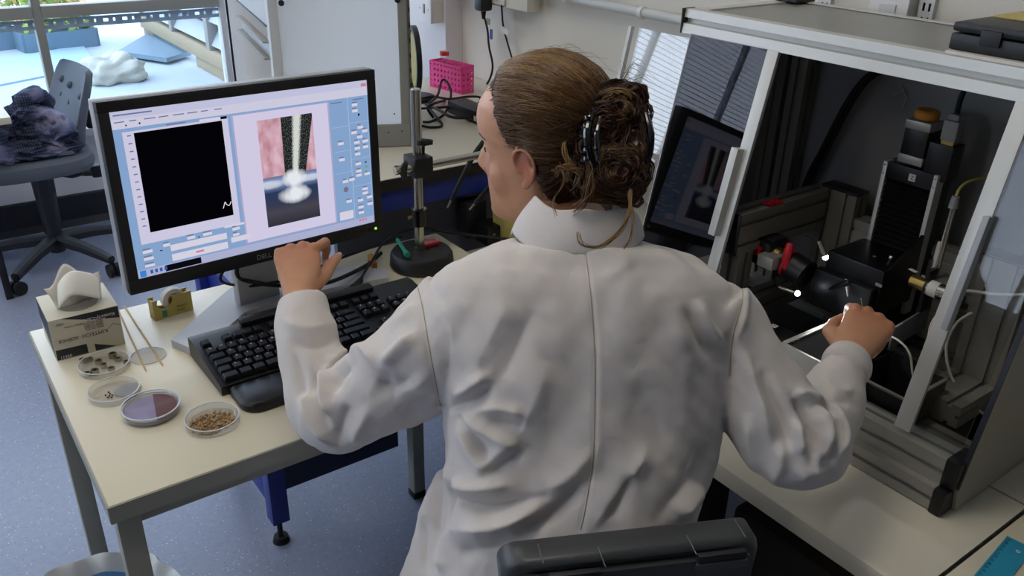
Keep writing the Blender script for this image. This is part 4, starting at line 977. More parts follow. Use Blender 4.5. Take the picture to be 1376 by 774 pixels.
# black power adapter and coil of cable
a0, a1 = onz((600, 160), FB), onz((660, 172), FB)
d = _n(onz((642, 168), FB)-onz((600, 150), FB)); n_ = V(-d[1], d[0], 0); n_ = n_ if n_[0] > 0 else -n_
ac = onz((622, 160), FB)
t = thing('power_adapter', 'black brick adapter lying among the tangled cables', 'adapter', ac)
obj('brick', MB().frame_box(ac+n_*.03+EZ*.020, d, n_, EZ, .085, .032, .019, bev=.005), 'black_plastic', t)
obj('rating_label', MB().frame_box(ac+d*.07-n_*.003+EZ*.018, d, n_, EZ, .006, .0005, .007), 'label_white', t)
def zc_(p, h): return onz(p, FB+h)
cable('tangled_cable', [zc_(p, h) for p, h in (((566, 133), .01), ((582, 130), .02), ((604, 133), .03), ((628, 130), .03), ((645, 131), .03), ((640, 140), .01), ((612, 143), .02), ((580, 145), .012), ((562, 146), .008))], .0038, 'black_rubber', 'black cable coiled flat in front of the pink rack')
cable('tangled_cable', [zc_(p, h) for p, h in (((577, 138), .01), ((588, 128), .05), ((594, 108), .055), ((602, 112), .05), ((606, 128), .03), ((598, 152), .01), ((580, 163), .006), ((568, 164), .006))], .0038, 'black_rubber', 'black cable rising in a loop over the pink rack')
cable('tangled_cable', [zc_(p, h) for p, h in (((572, 140), .02), ((582, 152), .01), ((594, 168), .005), ((580, 171), .005), ((566, 169), .005))], .0038, 'black_rubber', 'black cable bent sharply forwards on the bench')
cable('adapter_cable', [zc_(p, h) for p, h in (((574, 140), .015), ((590, 148), .02), ((606, 157), .02), ((625, 158), .02), ((640, 153), .025), ((656, 155), .03), ((668, 160), .03))], .0045, 'black_rubber', 'thicker cable running in front of the black adapter')
# ================================================================ OFFICE CHAIR by the window
hub = onz((75, 322), .11); hub[2] = 0
hx, hy = float(hub[0]), float(hub[1])
t = thing('office_chair', 'dark swivel office chair by the window with clothes heaped on it', 'office chair', (hx, hy, 0))
tips = [onz(p, .03) for p in ((30, 385), (150, 364))]
a0 = math.atan2(tips[0][1]-hy, tips[0][0]-hx); a1 = math.atan2(tips[1][1]-hy, tips[1][0]-hx)
base_a = a0+(((a1-a0) % (2*math.pi))-2*math.pi/5)/2
for i in range(5):
    a = base_a+i*2*math.pi/5; e = V(math.cos(a), math.sin(a), 0); h0 = V(hx, hy, .115)
    mb = MB(); rings = []
    for s_, zz, w_, hh in ((.02, .115, .026, .022), (.15, .105, .023, .020), (.26, .085, .020, .017), (.30, .075, .018, .014)):
        c_ = V(hx, hy, zz)+e*s_; sdv = V(-e[1], e[0], 0)
        rings.append([c_+sdv*w_*u+EZ*hh*v for u, v in ((-1, -.8), (-.7, -1), (.7, -1), (1, -.8), (1, .4), (.6, 1), (-.6, 1), (-1, .4))])
    lg = obj('base_arm', mb.loft(rings), 'office_black', t)
    ct = V(hx, hy, .0)+e*.30; sdv = _n(V(-e[1], e[0], 0)*.8+e*.3)
    cm = MB()
    for s_ in (-1, 1): cm.cyl(ct+EZ*.028+sdv*(s_*.006), ct+EZ*.028+sdv*(s_*.022), .028, n=20)
    cm.cyl(ct+EZ*.03, ct+EZ*.075, .008, n=10)
    obj('castor', cm, 'black_rubber', lg)
obj('gas_column', MB().cyl((hx, hy, .06), (hx, hy, .20), .030, n=24).cyl((hx, hy, .19), (hx, hy, .40), .036, .044, n=24), 'office_black', t)
obj('seat_mechanism', MB().box(hx-.07, hx+.09, hy-.06, hy+.07, .405, .435, bev=.01), 'black_satin', t)
obj('tilt_knob', MB().tube([(hx+.05, hy-.05, .41), (hx+.10, hy-.09, .405), (hx+.14, hy-.10, .41)], [.012, .014, .010], 10), 'black_satin', t)
# seat: rounded cushion
sc_ = onz((62, 218), .46); 
SX, SY = hx-.04, hy+.02
def seat_ring(z, s_): 
    out = []
    for a in np.linspace(0, 2*math.pi, 36, endpoint=False):
        c_, s2 = math.cos(a), math.sin(a); p = .62
        out.append(V(SX+.245*s_*abs(c_)**p*np.sign(c_), SY+.235*s_*abs(s2)**p*np.sign(s2), z))
    return out
obj('seat', MB().loft([seat_ring(.432, .90), seat_ring(.438, .97), seat_ring(.460, 1.0), seat_ring(.488, .97), seat_ring(.497, .88), seat_ring(.499, .5)]), 'office_mesh', t)
# backrest seen edge on, leaning away to the right
def bpx(p, x): return onx(p, x)
bx0 = hx+.13
bkt, bkb = ony((124, 98), hy-.02), ony((118, 205), hy-.02)
tilt_v = _n(V(bkt[0]-bkb[0], 0, bkt[2]-bkb[2])); bw = V(-.10, .99, 0); bn_ = _n(np.cross(bw, tilt_v)); bw = _n(np.cross(tilt_v, bn_))
hb = np.linalg.norm(bkt-bkb)
rings = []
for f_, wv, th_, bow in ((-.10, .15, .010, .0), (0, .19, .020, -.01), (.25, .205, .023, -.02), (.55, .20, .022, -.012), (.85, .185, .019, .004), (.97, .165, .015, .012), (1.0, .14, .006, .014)):
    c_ = bkb+tilt_v*hb*f_+bw*.16+bn_*bow
    rings.append([c_+bw*wv*math.copysign(abs(math.cos(a))**.5, math.cos(a))+bn_*(th_*math.copysign(abs(math.sin(a))**.7, math.sin(a))-.03*(1-math.cos(a)**2)*0+.035*math.cos(a)**2*(-1)) for a in np.linspace(0, 2*math.pi, 32, endpoint=False)])
bk = obj('backrest', MB().loft(rings), 'office_mesh', t, smooth=60)
for (i, j) in ((.25, .3), (.25, .55), (.3, .8), (.0, .25), (.0, .5), (.05, .78), (-.3, .4), (-.3, .7)):
    c_ = bkb+tilt_v*hb*(.15+.75*j)+bw*(.16+.42*i)-bn_*.022*np.sign(bn_[0])
    obj('tuft_button', MB().sphere(c_-bn_*np.sign(bn_[0])*.003, .016, n=12, m=8), 'office_mesh', bk)
rr0 = V(hx+.16, hy+.05, .42); q1 = ony((124, 158), hy+.06); q2 = ony((134, 225), hy+.06)
obj('back_bar', MB().tube([(hx+.02, hy+.02, .415), q2+V(.0, 0, -.01), q1+V(.012, 0, -.05), q1+V(0, 0, .02)], [.016, .016, .012, .012], 10), 'black_satin', t)
obj('back_knob', MB().frame_box(q1+V(-.005, .0, .0), EX, EY, EZ, .025, .03, .04, bev=.012), 'black_satin', t)
obj('back_knob', MB().frame_box(q2+V(-.01, .0, -.01), EX, EY, EZ, .028, .025, .028, bev=.012), 'black_satin', t)
# heap of clothes: several crumpled, checked bundles in one garment pile
k = NT('checked_cloth'); b = k.n('BsdfPrincipled'); k.l(b.outputs[0], k.out.inputs[0]); tcn = k.n('TexCoord'); b.inputs['Roughness'].default_value = .9
w1 = k.n('TexWave'); w1.inputs['Scale'].default_value = 34; w1.inputs['Distortion'].default_value = 2; k.l(tcn.outputs['Object'], w1.inputs[0])
w2_ = k.n('TexWave'); w2_.bands_direction = 'Z'; w2_.inputs['Scale'].default_value = 30; w2_.inputs['Distortion'].default_value = 2; k.l(tcn.outputs['Object'], w2_.inputs[0])
n1 = k.n('TexNoise'); n1.inputs['Scale'].default_value = 9; k.l(tcn.outputs['Object'], n1.inputs[0])
base = k.ramp(n1.outputs[0], [(.3, lin('141b2e')), (.46, lin('2a3450')), (.56, lin('6a6f8c')), (.62, lin('8d88a0')), (.70, lin('22304e'))])
col = k.mix(k.math('MULTIPLY', k.math('MULTIPLY', w1.outputs[0], w2_.outputs[0]), .45), base, lin('76809c')); k.l(col, b.inputs['Base Color'])
M['checked'] = k.m
hc = V(SX+.03, SY-.02, .50); cl = MB(); rng = np.random.RandomState(5)
def crumple(P0, amp, r):
    return sum((1-np.abs(np.sin(P0@r.randn(3)*f+r.rand()*6+1.2*np.sin(P0@r.randn(3)*f*.6))))*amp/(f**.55) for f in (3, 4.5, 6, 8, 11, 15))
for (dx, dy, dz, a, b2, c2) in ((0, 0, .05, .13, .12, .08), (-.05, -.06, .03, .14, .10, .045), (.08, -.04, .05, .09, .10, .08), (.03, .04, .13, .10, .08, .06), (-.05, .02, .09, .08, .08, .07), (.02, -.10, .02, .16, .06, .028), (-.01, -.02, .16, .07, .07, .04)):
    m2 = MB().sphere((0, 0, 0), 1, n=72, m=48); P = np.array(m2.v)
    P = P*(.72+crumple(P, .28, rng))[:, None]*V(a, b2, c2)+hc+V(dx, dy, dz); P[:, 2] = np.maximum(P[:, 2], .4995); cl.add(P, m2.f)
for pts, r_ in (([(.05, -.03, .15), (.10, -.08, .12), (.115, -.12, .065)], (.035, .042, .048)), ([(-.02, -.02, .20), (.05, .0, .22), (.10, .04, .17)], (.03, .035, .03)), ([(-.10, -.05, .10), (-.13, -.11, .05), (-.08, -.15, .02)], (.03, .034, .028))):
    q = catmull([hc+V(*p) for p in pts], 10); k0 = len(cl.v); cl.tube(q, r_, 22, smooth=False); P = np.array(cl.v[k0:]); P = P+(crumple((P-hc)*22, .012, rng)-.008)[:, None]*np.array([.7, .7, .4]); P[:, 2] = np.maximum(P[:, 2], .4995); cl.v[k0:] = [tuple(p) for p in P]
o = tag(obj('clothes', cl, 'checked', smooth=50), 'crumpled dark blue checked garment heaped on the office chair seat', 'clothes')
# table corner at the far left with its dark leg
tp = onz((15, 161), .70); lp_ = onz((13, 401), 0)
t = thing('side_table', 'pale-topped table by the window of which only a corner and dark leg show', 'table', (lp_[0], lp_[1], 0))
obj('table_top', MB().box(tp[0]-.9, tp[0], tp[1], tp[1]+.55, .685, .71, bev=.002), 'laminate', t)
for x, y in ((lp_[0]-.012, lp_[1]-.012), (lp_[0]-.75, lp_[1]-.012), (lp_[0]-.75, tp[1]+.48), (lp_[0]-.012, tp[1]+.48)): obj('leg', MB().box(x-.0, x+.026, y, y+.026, 0, .685, bev=.003), 'black_satin', t)
# ================================================================ WASTE BIN with liner
bcx, bcy = [float(v) for v in onz((122, 832), .36)[:2]]
t = thing('waste_bin', 'waste bin with a white and blue liner folded over its rim', 'bin', (bcx, bcy, 0))
obj('bin_body', MB().lathe((bcx, bcy, 0), [(0, .002), (.11, .002), (.146, .340), (.142, .340), (.107, .006), (0, .006)], 48), 'dark_panel', t)
lin_ = MB(); rng = np.random.RandomState(2); ph = rng.rand(8)*6
def rimw(a): return .006*math.sin(7*a+ph[0])+.005*math.sin(11*a+ph[1])+.004*math.sin(17*a+ph[2])
def liner(rr, zz, amp):
    return lambda a: V(bcx+(rr+rimw(a)*amp)*math.cos(a), bcy+(rr+rimw(a)*amp)*math.sin(a), zz+.8*rimw(a+1.3)*amp)
AA = np.linspace(0, 2*math.pi, 96, endpoint=False)
outer = [[liner(*q)(a) for a in AA] for q in ((.164, .255, 1.4), (.166, .30, 1.1), (.164, .350, .8), (.157, .368, .6), (.148, .362, .8), (.138, .338, .5))]
inner = [[liner(*q)(a) for a in AA] for q in ((.138, .338, .5), (.126, .28, .5), (.108, .2, .7), (.088, .08, .7), (.02, .06, 1))]
obj('liner_cuff', MB().loft(outer, cap=False), 'bag_white', t, smooth=70, label='white turned-over edge of the liner')
obj('liner_inside', MB().loft(inner, cap=False), 'bag_blue', t, smooth=70, label='blue inside of the liner')
# ================================================================ INSTRUMENT ENCLOSURE
EY0, EY1 = .425, 1.165; EX0, EX1 = 1.127, 1.57; ZB = RB
tl = math.tan(math.radians(12)); PZ, PX0 = .784, 1.15        # sloping door plane
def xpl(z): return PX0+(z-PZ)*tl
sl_d = _n(V(tl, 0, 1)); sl_n = _n(V(-1, 0, tl))
t = enc = thing('instrument_enclosure', 'aluminium-framed enclosure with sloping acrylic doors on the pale bench', 'enclosure', (EX0, EY0, ZB))
def rail(axis, p, L, w, h, name, mat='alu', par=None, **kw):
    return obj(name, alu(MB(), axis, p, L, w, h, **kw), mat, par or t, smooth=0)
rail('y', (EX0+.02, EY0+.02, ZB+.022), EY1-EY0-.04, .04, .04, 'base_rail')
rail('y', (EX0+.036, EY0+.02, ZB+.065), EY1-EY0-.04, .045, .046, 'base_rail')
for y in (EY0, EY1-.02): 
    obj('end_cap', MB().box(EX0-.004, EX0+.045, y, y+.02, ZB+.0, ZB+.043, bev=.004), 'black_plastic', t)
    obj('end_cap', MB().box(EX0+.010, EX0+.064, y-.004, y+.02, ZB+.045, ZB+.093, bev=.004), 'black_plastic', t)
for y in (EY0+.02, EY1-.02): rail('x', (EX0+.06, y, ZB+.022), EX1-EX0-.06, .04, .04, 'side_rail')
for i, x in enumerate((1.215, 1.26)): rail('y', (x, EY0+.04, ZB+.03), EY1-EY0-.08, .04, .04, 'floor_rail', 'alu_dark')
rail('y', (1.52, EY0+.04, ZB+.022), EY1-EY0-.08, .04, .04, 'rear_rail')
for y in (EY0+.025, EY1-.035): rail('z', (1.535, y, ZB+.042), .56, .04, .04, 'rear_post', 'alu_dark')
rail('z', (1.535, EY1-.085, ZB+.042), .56, .04, .04, 'rear_post', 'alu_dark')
obj('far_end_panel', MB().prism([(xpl(ZB+.1)+.006, ZB+.1), (xpl(1.285)+.006, 1.285), (EX1-.005, 1.285), (EX1-.005, ZB+.1)], (0, EY1-.018, 0), EX, EZ, (0, .005, 0)), 'panel_grey', t, smooth=0)
obj('back_panel', MB().box(1.558, 1.566, EY0, EY1, ZB+.02, 1.33), 'panel_grey', t)
obj('floor_plate', MB().box(1.29, 1.54, EY0+.04, EY1-.04, ZB+.004, ZB+.012), 'anodised', t)
# top rail: two white bars with a channel between
zt0, zt1 = 1.290, 1.333; xr = xpl(zt0)-.006
obj('top_rail', MB().prism([(0, 0), (.022, 0), (.030, .043), (.006, .043), (.0045, .028), (.014, .027), (.014, .018), (.003, .017)], (xr, .0, zt0), EX, EZ, (0, EY1, 0)), 'alu_white', t, smooth=0)
obj('rail_end_cap', MB().box(xr-.001, xr+.031, EY1, EY1+.003, zt0-.001, zt1+.001), 'black_plastic', t)
obj('top_panel', MB().box(xr+.028, EX1, .0, EY1-.004, zt1-.010, zt1-.004), 'top_grey', t)
obj('rear_top_rail', MB().box(EX1-.012, EX1+.006, .0, EY1-.004, zt1-.03, zt1-.001), 'alu_white', t)
obj('left_top_rail', MB().box(xr+.03, EX1-.012, EY1-.024, EY1, zt1-.03, zt1-.0015), 'alu_white', t, smooth=0)
ccap = ony((1054, 12), EY1-.02)
obj('corner_cap', MB().box(EX1-.05, EX1+.012, EY1-.05, EY1+.002, zt1-.001, zt1+.006, bev=.002), 'black_plastic', t)
# doors in the sloping plane
def door_strip(y0, y1, z0, z1, th, off, mb, bev=.001):
    c_ = V((xpl(z0)+xpl(z1))/2, (y0+y1)/2, (z0+z1)/2)+sl_n*off
    return mb.frame_box(c_, EY, sl_d, sl_n, (y1-y0)/2, np.linalg.norm(V(xpl(z1)-xpl(z0), 0, z1-z0))/2, th/2, bev=bev)
ds = obj('door_pane', door_strip(.956, 1.140, .797, 1.29, .005, .004, MB(), 0), 'acrylic_tint', t, smooth=0, label='dark tinted acrylic sliding pane')
obj('pane_edge', door_strip(1.1395, 1.1405, .797, 1.29, .0052, .004, MB(), 0), 'clear_edge', ds)
obj('door_stile', door_strip(.936, .960, .797, 1.29, .008, .004, MB()), 'alu_white', t)
obj('door_handle', door_strip(.950, .966, .96, 1.12, .022, .014, MB(), .002), 'alu_white', t)
obj('door_pane', door_strip(EY0+.008, .512, .797, 1.29, .005, .004, MB(), 0), 'acrylic', t, smooth=0, label='clear acrylic sliding pane')
obj('door_stile', door_strip(.510, .536, .795, 1.29, .008, .004, MB()), 'alu_white', t)
zh0, zh1 = .965, 1.135
obj('door_handle', door_strip(.507, .517, zh0, zh1, .016, .014, MB(), .002), 'silver_plastic', t)
# right-hand end panel following the slope
ep = [(EX0+.02, ZB+.045), (xpl(1.29)-.002, 1.289), (EX1, 1.32), (EX1, ZB+.004), (EX0+.03, ZB+.004)]
obj('end_panel', MB().prism([(x, z) for x, z in ep], (0, EY0-.005, 0), EX, EZ, (0, .005, 0)), 'side_grey', t, smooth=0)
obj('panel_edge', MB().frame_box(V((EX0+.02+xpl(1.29))/2-.003, EY0-.003, (ZB+.045+1.289)/2), _n(V(xpl(1.29)-EX0-.02, 0, 1.289-ZB-.045)), EY, _n(V(-1, 0, .2)), .275, .004, .0015), 'print_navy', t)
# far-end clear sheet standing outside the enclosure
q0, q1, q2 = onx((851, 28), 1.40), onx((836, 104), 1.38), onx((926, 33), 1.40)
xs0 = 1.24
def xq(z): return xs0+(z-PZ)*tl
yl = float(onx((848, 40), xq(1.27))[1])
t2 = thing('acrylic_sheet', 'clear acrylic sheet with a white edge leaning beyond the far end of the enclosure', 'acrylic sheet', (xs0, yl, RB))
zq_ = 1.262
c_ = V((xq(.71)+xq(zq_))/2, (yl+1.12)/2+.0, (.71+zq_)/2); hh = np.linalg.norm(V(xq(zq_)-xq(.71), 0, zq_-.71))/2
obj('sheet', MB().frame_box(c_, EY, sl_d, sl_n, (yl-1.18)/2, hh, .003), M.setdefault('sheet_glass', glass('sheet_acrylic', (.93, .95, .97), 2.2)), t2, smooth=0)
obj('white_edge', MB().frame_box(V(c_[0], yl-.003, c_[2]), EY, sl_d, sl_n, .0045, hh, .005), 'frame_white', t2)
# ================================================================ ON TOP OF THE ENCLOSURE
k0, k1 = onz((1272, 69), zt1), onz((1376, 90), zt1); y1_ = float(k0[1]); x0_ = float(k0[0])
t = thing('equipment_case', 'black hinged plastic case lying on the enclosure top', 'case', (x0_, y1_, zt1))
bz2 = zt1+.004
obj('case_base', MB().box(x0_, x0_+.2, y1_-.34, y1_, bz2, bz2+.024, bev=.004), 'black_plastic', t)
obj('case_lid', MB().box(x0_-.002, x0_+.2, y1_-.34, y1_-.001, bz2+.026, bz2+.040, bev=.005), 'black_plastic', t)
obj('latch', MB().box(x0_-.005, x0_, y1_-.075, y1_-.045, bz2+.012, bz2+.034, bev=.002), 'black_satin', t)
obj('yellow_strip', MB().box(x0_+.09, x0_+.2, y1_-.34, y1_-.012, bz2+.040, bz2+.0435, bev=.001), 'tape_yellow', t, label='thin yellow sheet on the back of the lid')
tag(obj('paper_stack', MB().box(x0_-.012, x0_+.16, y1_-.36, y1_-.004, zt1-.004, bz2-.0005).box(x0_-.015, x0_+.1, y1_-.33, y1_-.03, zt1-.0035, zt1+.0015), 'paper'), 'thin stack of papers under the black case', 'papers')
# ================================================================ INSTRUMENTS INSIDE THE ENCLOSURE
ZI = ZB+.05
# gantry of dark aluminium profiles
gy = .95; g0, g1 = ony((986, 284), gy), ony((1112, 250), gy); gz = float((g0[2]+g1[2])/2)
t = thing('profile_gantry', 'dark aluminium profile gantry with crossbar at the far end inside the enclosure', 'frame', (float(g0[0]), gy, ZI))
gx0, gx1 = float(g0[0]), float(g1[0])
rail('x', (gx0, gy+.0, gz-.04), gx1-gx0-.02, .04, .08, 'top_beam', 'alu_dark', t)
obj('end_cap', MB().box(gx0-.005, gx0, gy-.021, gy+.021, gz-.081, gz+.001, bev=.003), 'black_plastic', t)
pzt = gz+.002; px_ = gx1+.0
rail('z', (px_, gy-.04, ZI), pzt-ZI, .04, .08, 'upright', 'alu_dark', t)
obj('end_cap', MB().box(px_-.021, px_+.021, gy-.081, gy+.001, pzt, pzt+.006, bev=.002), 'black_plastic', t)
rail('z', (gx0+.03, gy+.0, ZI), gz-.08-ZI, .04, .04, 'upright', 'alu_dark', t)
rail('x', (gx0+.05, gy+.0, ZI+.04), gx1-gx0-.09, .04, .04, 'lower_beam', 'alu_dark', t)
rail('y', (gx0+.03, gy+.02, ZI+.06), EY1-gy-.08, .04, .04, 'lower_beam', 'alu_dark', t)
cz = float(onx((1140, 286), 1.50)[2])
rail('y', (1.50, EY0+.10, cz-.04), gy-.08-EY0-.10, .04, .08, 'crossbar', 'alu', t)
rail('y', (1.50, EY0+.10, cz-.14), gy-.08-EY0-.10, .04, .08, 'crossbar', 'alu_dark', t)
rp_ = onx((1362, 350), 1.42); ry = float(rp_[1])
rail('z', (1.42, max(ry, EY0+.075), ZI), float(rp_[2])-ZI, .04, .08, 'upright', 'alu_dark', t)
obj('end_cap', MB().box(1.399, 1.441, max(ry, EY0+.075)-.041, max(ry, EY0+.075)+.041, float(rp_[2]), float(rp_[2])+.005, bev=.002), 'black_plastic', t)
rail('x', (1.29, max(ry, EY0+.075), ZI+.02), .11, .08, .04, 'foot_beam', 'alu_dark', t)
rail('x', (1.44, max(ry, EY0+.075), ZI+.02), .075, .08, .04, 'foot_beam', 'alu_dark', t)
ft = onz((1038, 274), gz)
obj('red_flag', MB().frame_box(ft+EZ*.003, EX, EY, EZ, .020, .010, .0015).cyl(ft+V(-.02, -.004, .005), ft+V(.0, -.004, .005), .005, n=12), 'red_plastic', t)
# camera with lens and red ring
xc = 1.30; c0, c1 = onx((1022, 330), xc), onx((1072, 362), xc); ca_ = _n(V(0, c1[1]-c0[1], c1[2]-c0[2])); cu = _n(np.cross(ca_, EX))
L = np.linalg.norm(c1-c0)
t = thing('camera', 'black inspection camera with a red lens ring hanging under the gantry', 'camera', c0)
obj('body', MB().frame_box(c0+ca_*.008, EX, ca_, cu, .026, .030, .026, bev=.004), 'black_plastic', t)
obj('side_plate', MB().frame_box(c0-EX*.0275+cu*.004, EX, ca_, cu, .0012, .022, .010), 'red_plastic', t)
obj('lens_mount', MB().cyl(c0+ca_*.036, c0+ca_*.052, .0195, n=28), 'brass', t)
obj('lens_barrel', MB().cyl(c0+ca_*.050, c0+ca_*(L-.02), .020, n=32).cyl(c0+ca_*(L-.02), c0+ca_*(L+.022), .027, n=36), 'black_plastic', t)
obj('red_ring', MB().lathe(c0+ca_*(L-.022), [(.021, 0), (.0275, 0), (.0275, .005), (.021, .005)], 36, axis=ca_, close=True), 'red_plastic', t)
obj('focus_clamp', MB().tube([c0+ca_*.066-EX*.012+cu*.045, c0+ca_*.072-EX*.020+cu*.028, c0+ca_*.078-EX*.022+cu*.008, c0+ca_*.085-EX*.018-cu*.010], [.007, .008, .007, .006], 10), 'red_plastic', t)
obj('front_glass', MB().cyl(c0+ca_*(L+.0222), c0+ca_*(L+.023), .019, n=28), 'black_gloss', t)
obj('hanger', MB().box(xc-.008, xc+.03, float(c0[1])-.035, float(c0[1])+.02, float(c0[2])+.024, gz-.08, bev=.002), 'black_satin', t)
mb_ = onx((1078, 299), 1.28); 
obj('mount_block', MB().box(1.255, 1.32, float(c0[1])-.065, float(c0[1])-.03, gz-.105, gz-.081, bev=.002), 'alu', t)
# LED spots
for (a_, b_, w_, lab) in (((1101, 324), (1109, 345), ((1082, 316), (1092, 318)), 'lit silver spot lamp beside the gantry upright, upper of the pair'), ((1048, 386), (1071, 394), ((1040, 362), (1041, 378)), 'lit silver spot lamp under the camera, lower of the pair')):
    xs = 1.27; A, B = onx(a_, xs), onx(b_, xs); dd = _n(B-A)
    t = thing('spot_lamp', lab, 'lamp', A, group='spot lamps on the gantry')
    obj('barrel', MB().cyl(A, B, .0048, n=16), 'steel', t); obj('lens', MB().sphere(B+dd*.001, .0054, n=16, m=10), 'led', t)
    obj('stalk', MB().tube([onx(w_[0], xs+.03), onx(w_[1], xs+.01), A+dd*.003], .0018, 8), 'black_rubber', t)
    sl_ = bpy.data.lights.new('spot_light', 'SPOT'); sl_.energy = .8; sl_.spot_size = 1.5; sl_.spot_blend = .6; sl_.color = (.92, .97, 1); sl_.shadow_soft_size = .005
    so = bpy.data.objects.new('spot_light', sl_); COL.objects.link(so); so.parent = t; so.location = Vector([float(v) for v in B+dd*.009-A])
    tgt = onx((1150, 430), 1.25); so.rotation_euler = Vector([float(v) for v in tgt-B]).to_track_quat('-Z', 'Y').to_euler()
# vertical Z stage with bellows
xz = 1.45
zl, zr_ = onx((1193, 214), xz), onx((1266, 236), xz); yA, yB = float(zr_[1]), float(zl[1]); ztop = float((zl[2]+zr_[2])/2)
t = thing('lift_stage', 'tall vertical linear stage with black bellows between silver side rails', 'linear stage', (xz, (yA+yB)/2, ZI))
ym = (yA+yB)/2
obj('back_plate', MB().box(xz+.012, xz+.035, yA, yB, ZI, ztop), 'anodised', t)
for y0 in (yA, yB-.008): obj('side_rail', MB().box(xz-.012, xz+.012, y0, y0+.008, ZI+.08, ztop, bev=.001), 'alu_white', t)
obj('head_block', MB().box(xz-.010, xz+.03, yA+.008, yB-.008, ztop-.030, ztop, bev=.001), 'anodised', t)
zb0 = .90; nb = int((ztop-.03-zb0)/.0105)
for i in range(nb):
    z = zb0+i*.0105
    obj('bellows_fold', MB().prism([(-.002, 0), (-.010, .005), (-.002, .0105), (.008, .0105), (.008, 0)], (xz, yA+.008, z), EX, EZ, (0, yB-yA-.016, 0)), 'anodised', t, smooth=0)
lb = V(xz-.0105, ym-.006, ztop-.016)
obj('axis_label', MB().frame_box(lb, EY, EZ, EX, .0065, .0065, .0003), 'label_white', t); m2 = text_mb('Z', .010, lb+V(-.0006, .003, -.0035), -EY, EZ, thick=.0001); obj('axis_letter', m2, 'ink', t, smooth=0)
for y0 in (yA+.004, yB-.004):
    for dz in (.006, .022): obj('screw', MB().cyl((xz-.0128, y0, ztop-dz), (xz-.011, y0, ztop-dz), .0018, n=8), 'steel', t)
# stepper motor on top with orange knob, connector tower
my = ym+.008
mo = obj('motor', MB().box(xz-.005, xz+.039, my-.023, my+.023, ztop+.016, ztop+.068, bev=.003), 'anodised', t)
for z0 in (ztop+.004, ztop+.066): obj('motor_flange', MB().box(xz-.007, xz+.041, my-.024, my+.024, z0, z0+.016, bev=.003), 'alu', mo)
obj('knob', MB().lathe((xz+.017, my, ztop+.084), [(0, 0), (.019, 0), (.021, .003), (.021, .012), (.018, .0155), (0, .016)], 36), 'orange_knob', mo, label='orange hand knob')
obj('connector_block', MB().box(xz-.004, xz+.035, yA-.010, my-.026, ztop-.012, ztop+.052, bev=.002), 'anodised', t)
cy = yA+.007
obj('connector_hood', MB().box(xz-.0, xz+.022, cy-.014, cy+.014, ztop+.058, ztop+.094, bev=.004).box(xz+.002, xz+.020, cy-.010, cy+.010, ztop+.094, ztop+.105, bev=.003), 'panel_grey', t)
obj('connector_shell', MB().box(xz+.003, xz+.019, cy-.011, cy+.011, ztop+.050, ztop+.060), 'brass', t)
obj('connector_cable', MB().tube([(xz+.011, cy, ztop+.10), (xz+.012, cy-.001, ztop+.14), (xz+.03, cy-.008, 1.30)], .0045, 10), 'black_rubber', t)
# carriage on the Z stage
t2 = thing('carriage_block', 'wide black carriage plate bolted in front of the vertical stage', 'stage carriage', (1.39, ym, .9))
cx0, cx1 = 1.325, 1.436
obj('bracket', MB().box(cx0, cx1, yA-.005, yB+.005, .862, .948, bev=.003), 'anodised', t2)
obj('gusset', MB().prism([(0, 0), (.09, 0), (.09, .045)], (cx0+.015, yA-.006, .948), EX, EZ, (0, .006, 0)), 'anodised', t2)
obj('clamp_plate', MB().box(cx0-.02, cx0-.001, yA-.0, yB+.012, .842, .915, bev=.003), 'anodised', t2)
obj('lower_arm', MB().box(cx0-.035, cx0+.04, ym-.05, ym+.02, .81, .842, bev=.003), 'anodised', t2)
q = onz((1197, 350), .948); obj('silver_screw', MB().sphere(q+EZ*.005, .006, n=14, m=8).cyl(q, q+EZ*.004, .004, n=12), 'steel', t2)
for p in ((1175, 345), (1210, 353)): q = onz(p, .948); obj('socket_screw', MB().cyl(q, q+EZ*.0015, .003, n=10), 'alu_dark', t2)
q = onx((1181, 383), cx0-.0205); obj('socket_screw', MB().frame_box(q, EY, EZ, EX, .006, .003, .001), 'steel', t2)
q = onz((1227, 364), .948); obj('paper_label', MB().frame_box(q+EZ*.0005, _n(V(.3, 1, 0)), _n(V(1, -.3, 0)), EZ, .008, .004, .0003), 'label_white', t2)
nd = [onx((1135, 375), 1.30), onx((1142, 377), 1.30)]
t3 = thing('sample_needle', 'fine bright needle tip in the holder under the carriage', 'needle', nd[0])
obj('holder', MB().cyl(onx((1139, 385), 1.30), onx((1140, 398), 1.30), .0035, .002, 10), 'alu_dark', t3); obj('needle', MB().cyl(nd[0], nd[1], .0008, .0012, 8), 'steel', t3)
obj('arm', MB().cyl(nd[1], (cx0-.01, yB+.005, .86), .004, n=10), 'anodised', t3)
# load cell and displacement probe
xs = 1.36
a0_, a1_ = onx((1225, 378), xs), onx((1284, 405), xs); da_ = _n(V(0, a1_[1]-a0_[1], 0)); s0 = V(xs, a0_[1], (a0_[2]+a1_[2])/2+.004)
Lc = abs(a1_[1]-a0_[1])
t3 = thing('load_cell', 'silver and brass load cell pointing from the carriage to the door stile', 'sensor', s0)
obj('brass_nose', MB().cyl(s0, s0+da_*Lc*.36, .0115, n=28), 'brass', t3); obj('black_ring', MB().cyl(s0+da_*Lc*.34, s0+da_*Lc*.40, .0135, n=28), 'black_satin', t3)
obj('steel_body', MB().cyl(s0+da_*Lc*.38, s0+da_*Lc*.80, .0135, n=28), 'steel', t3)
obj('printed_wrap', MB().lathe(s0+da_*Lc*.42, [(.0137, 0), (.0139, 0), (.0139, .016), (.0137, .016)], 28, axis=da_, close=True), 'label_white', t3)
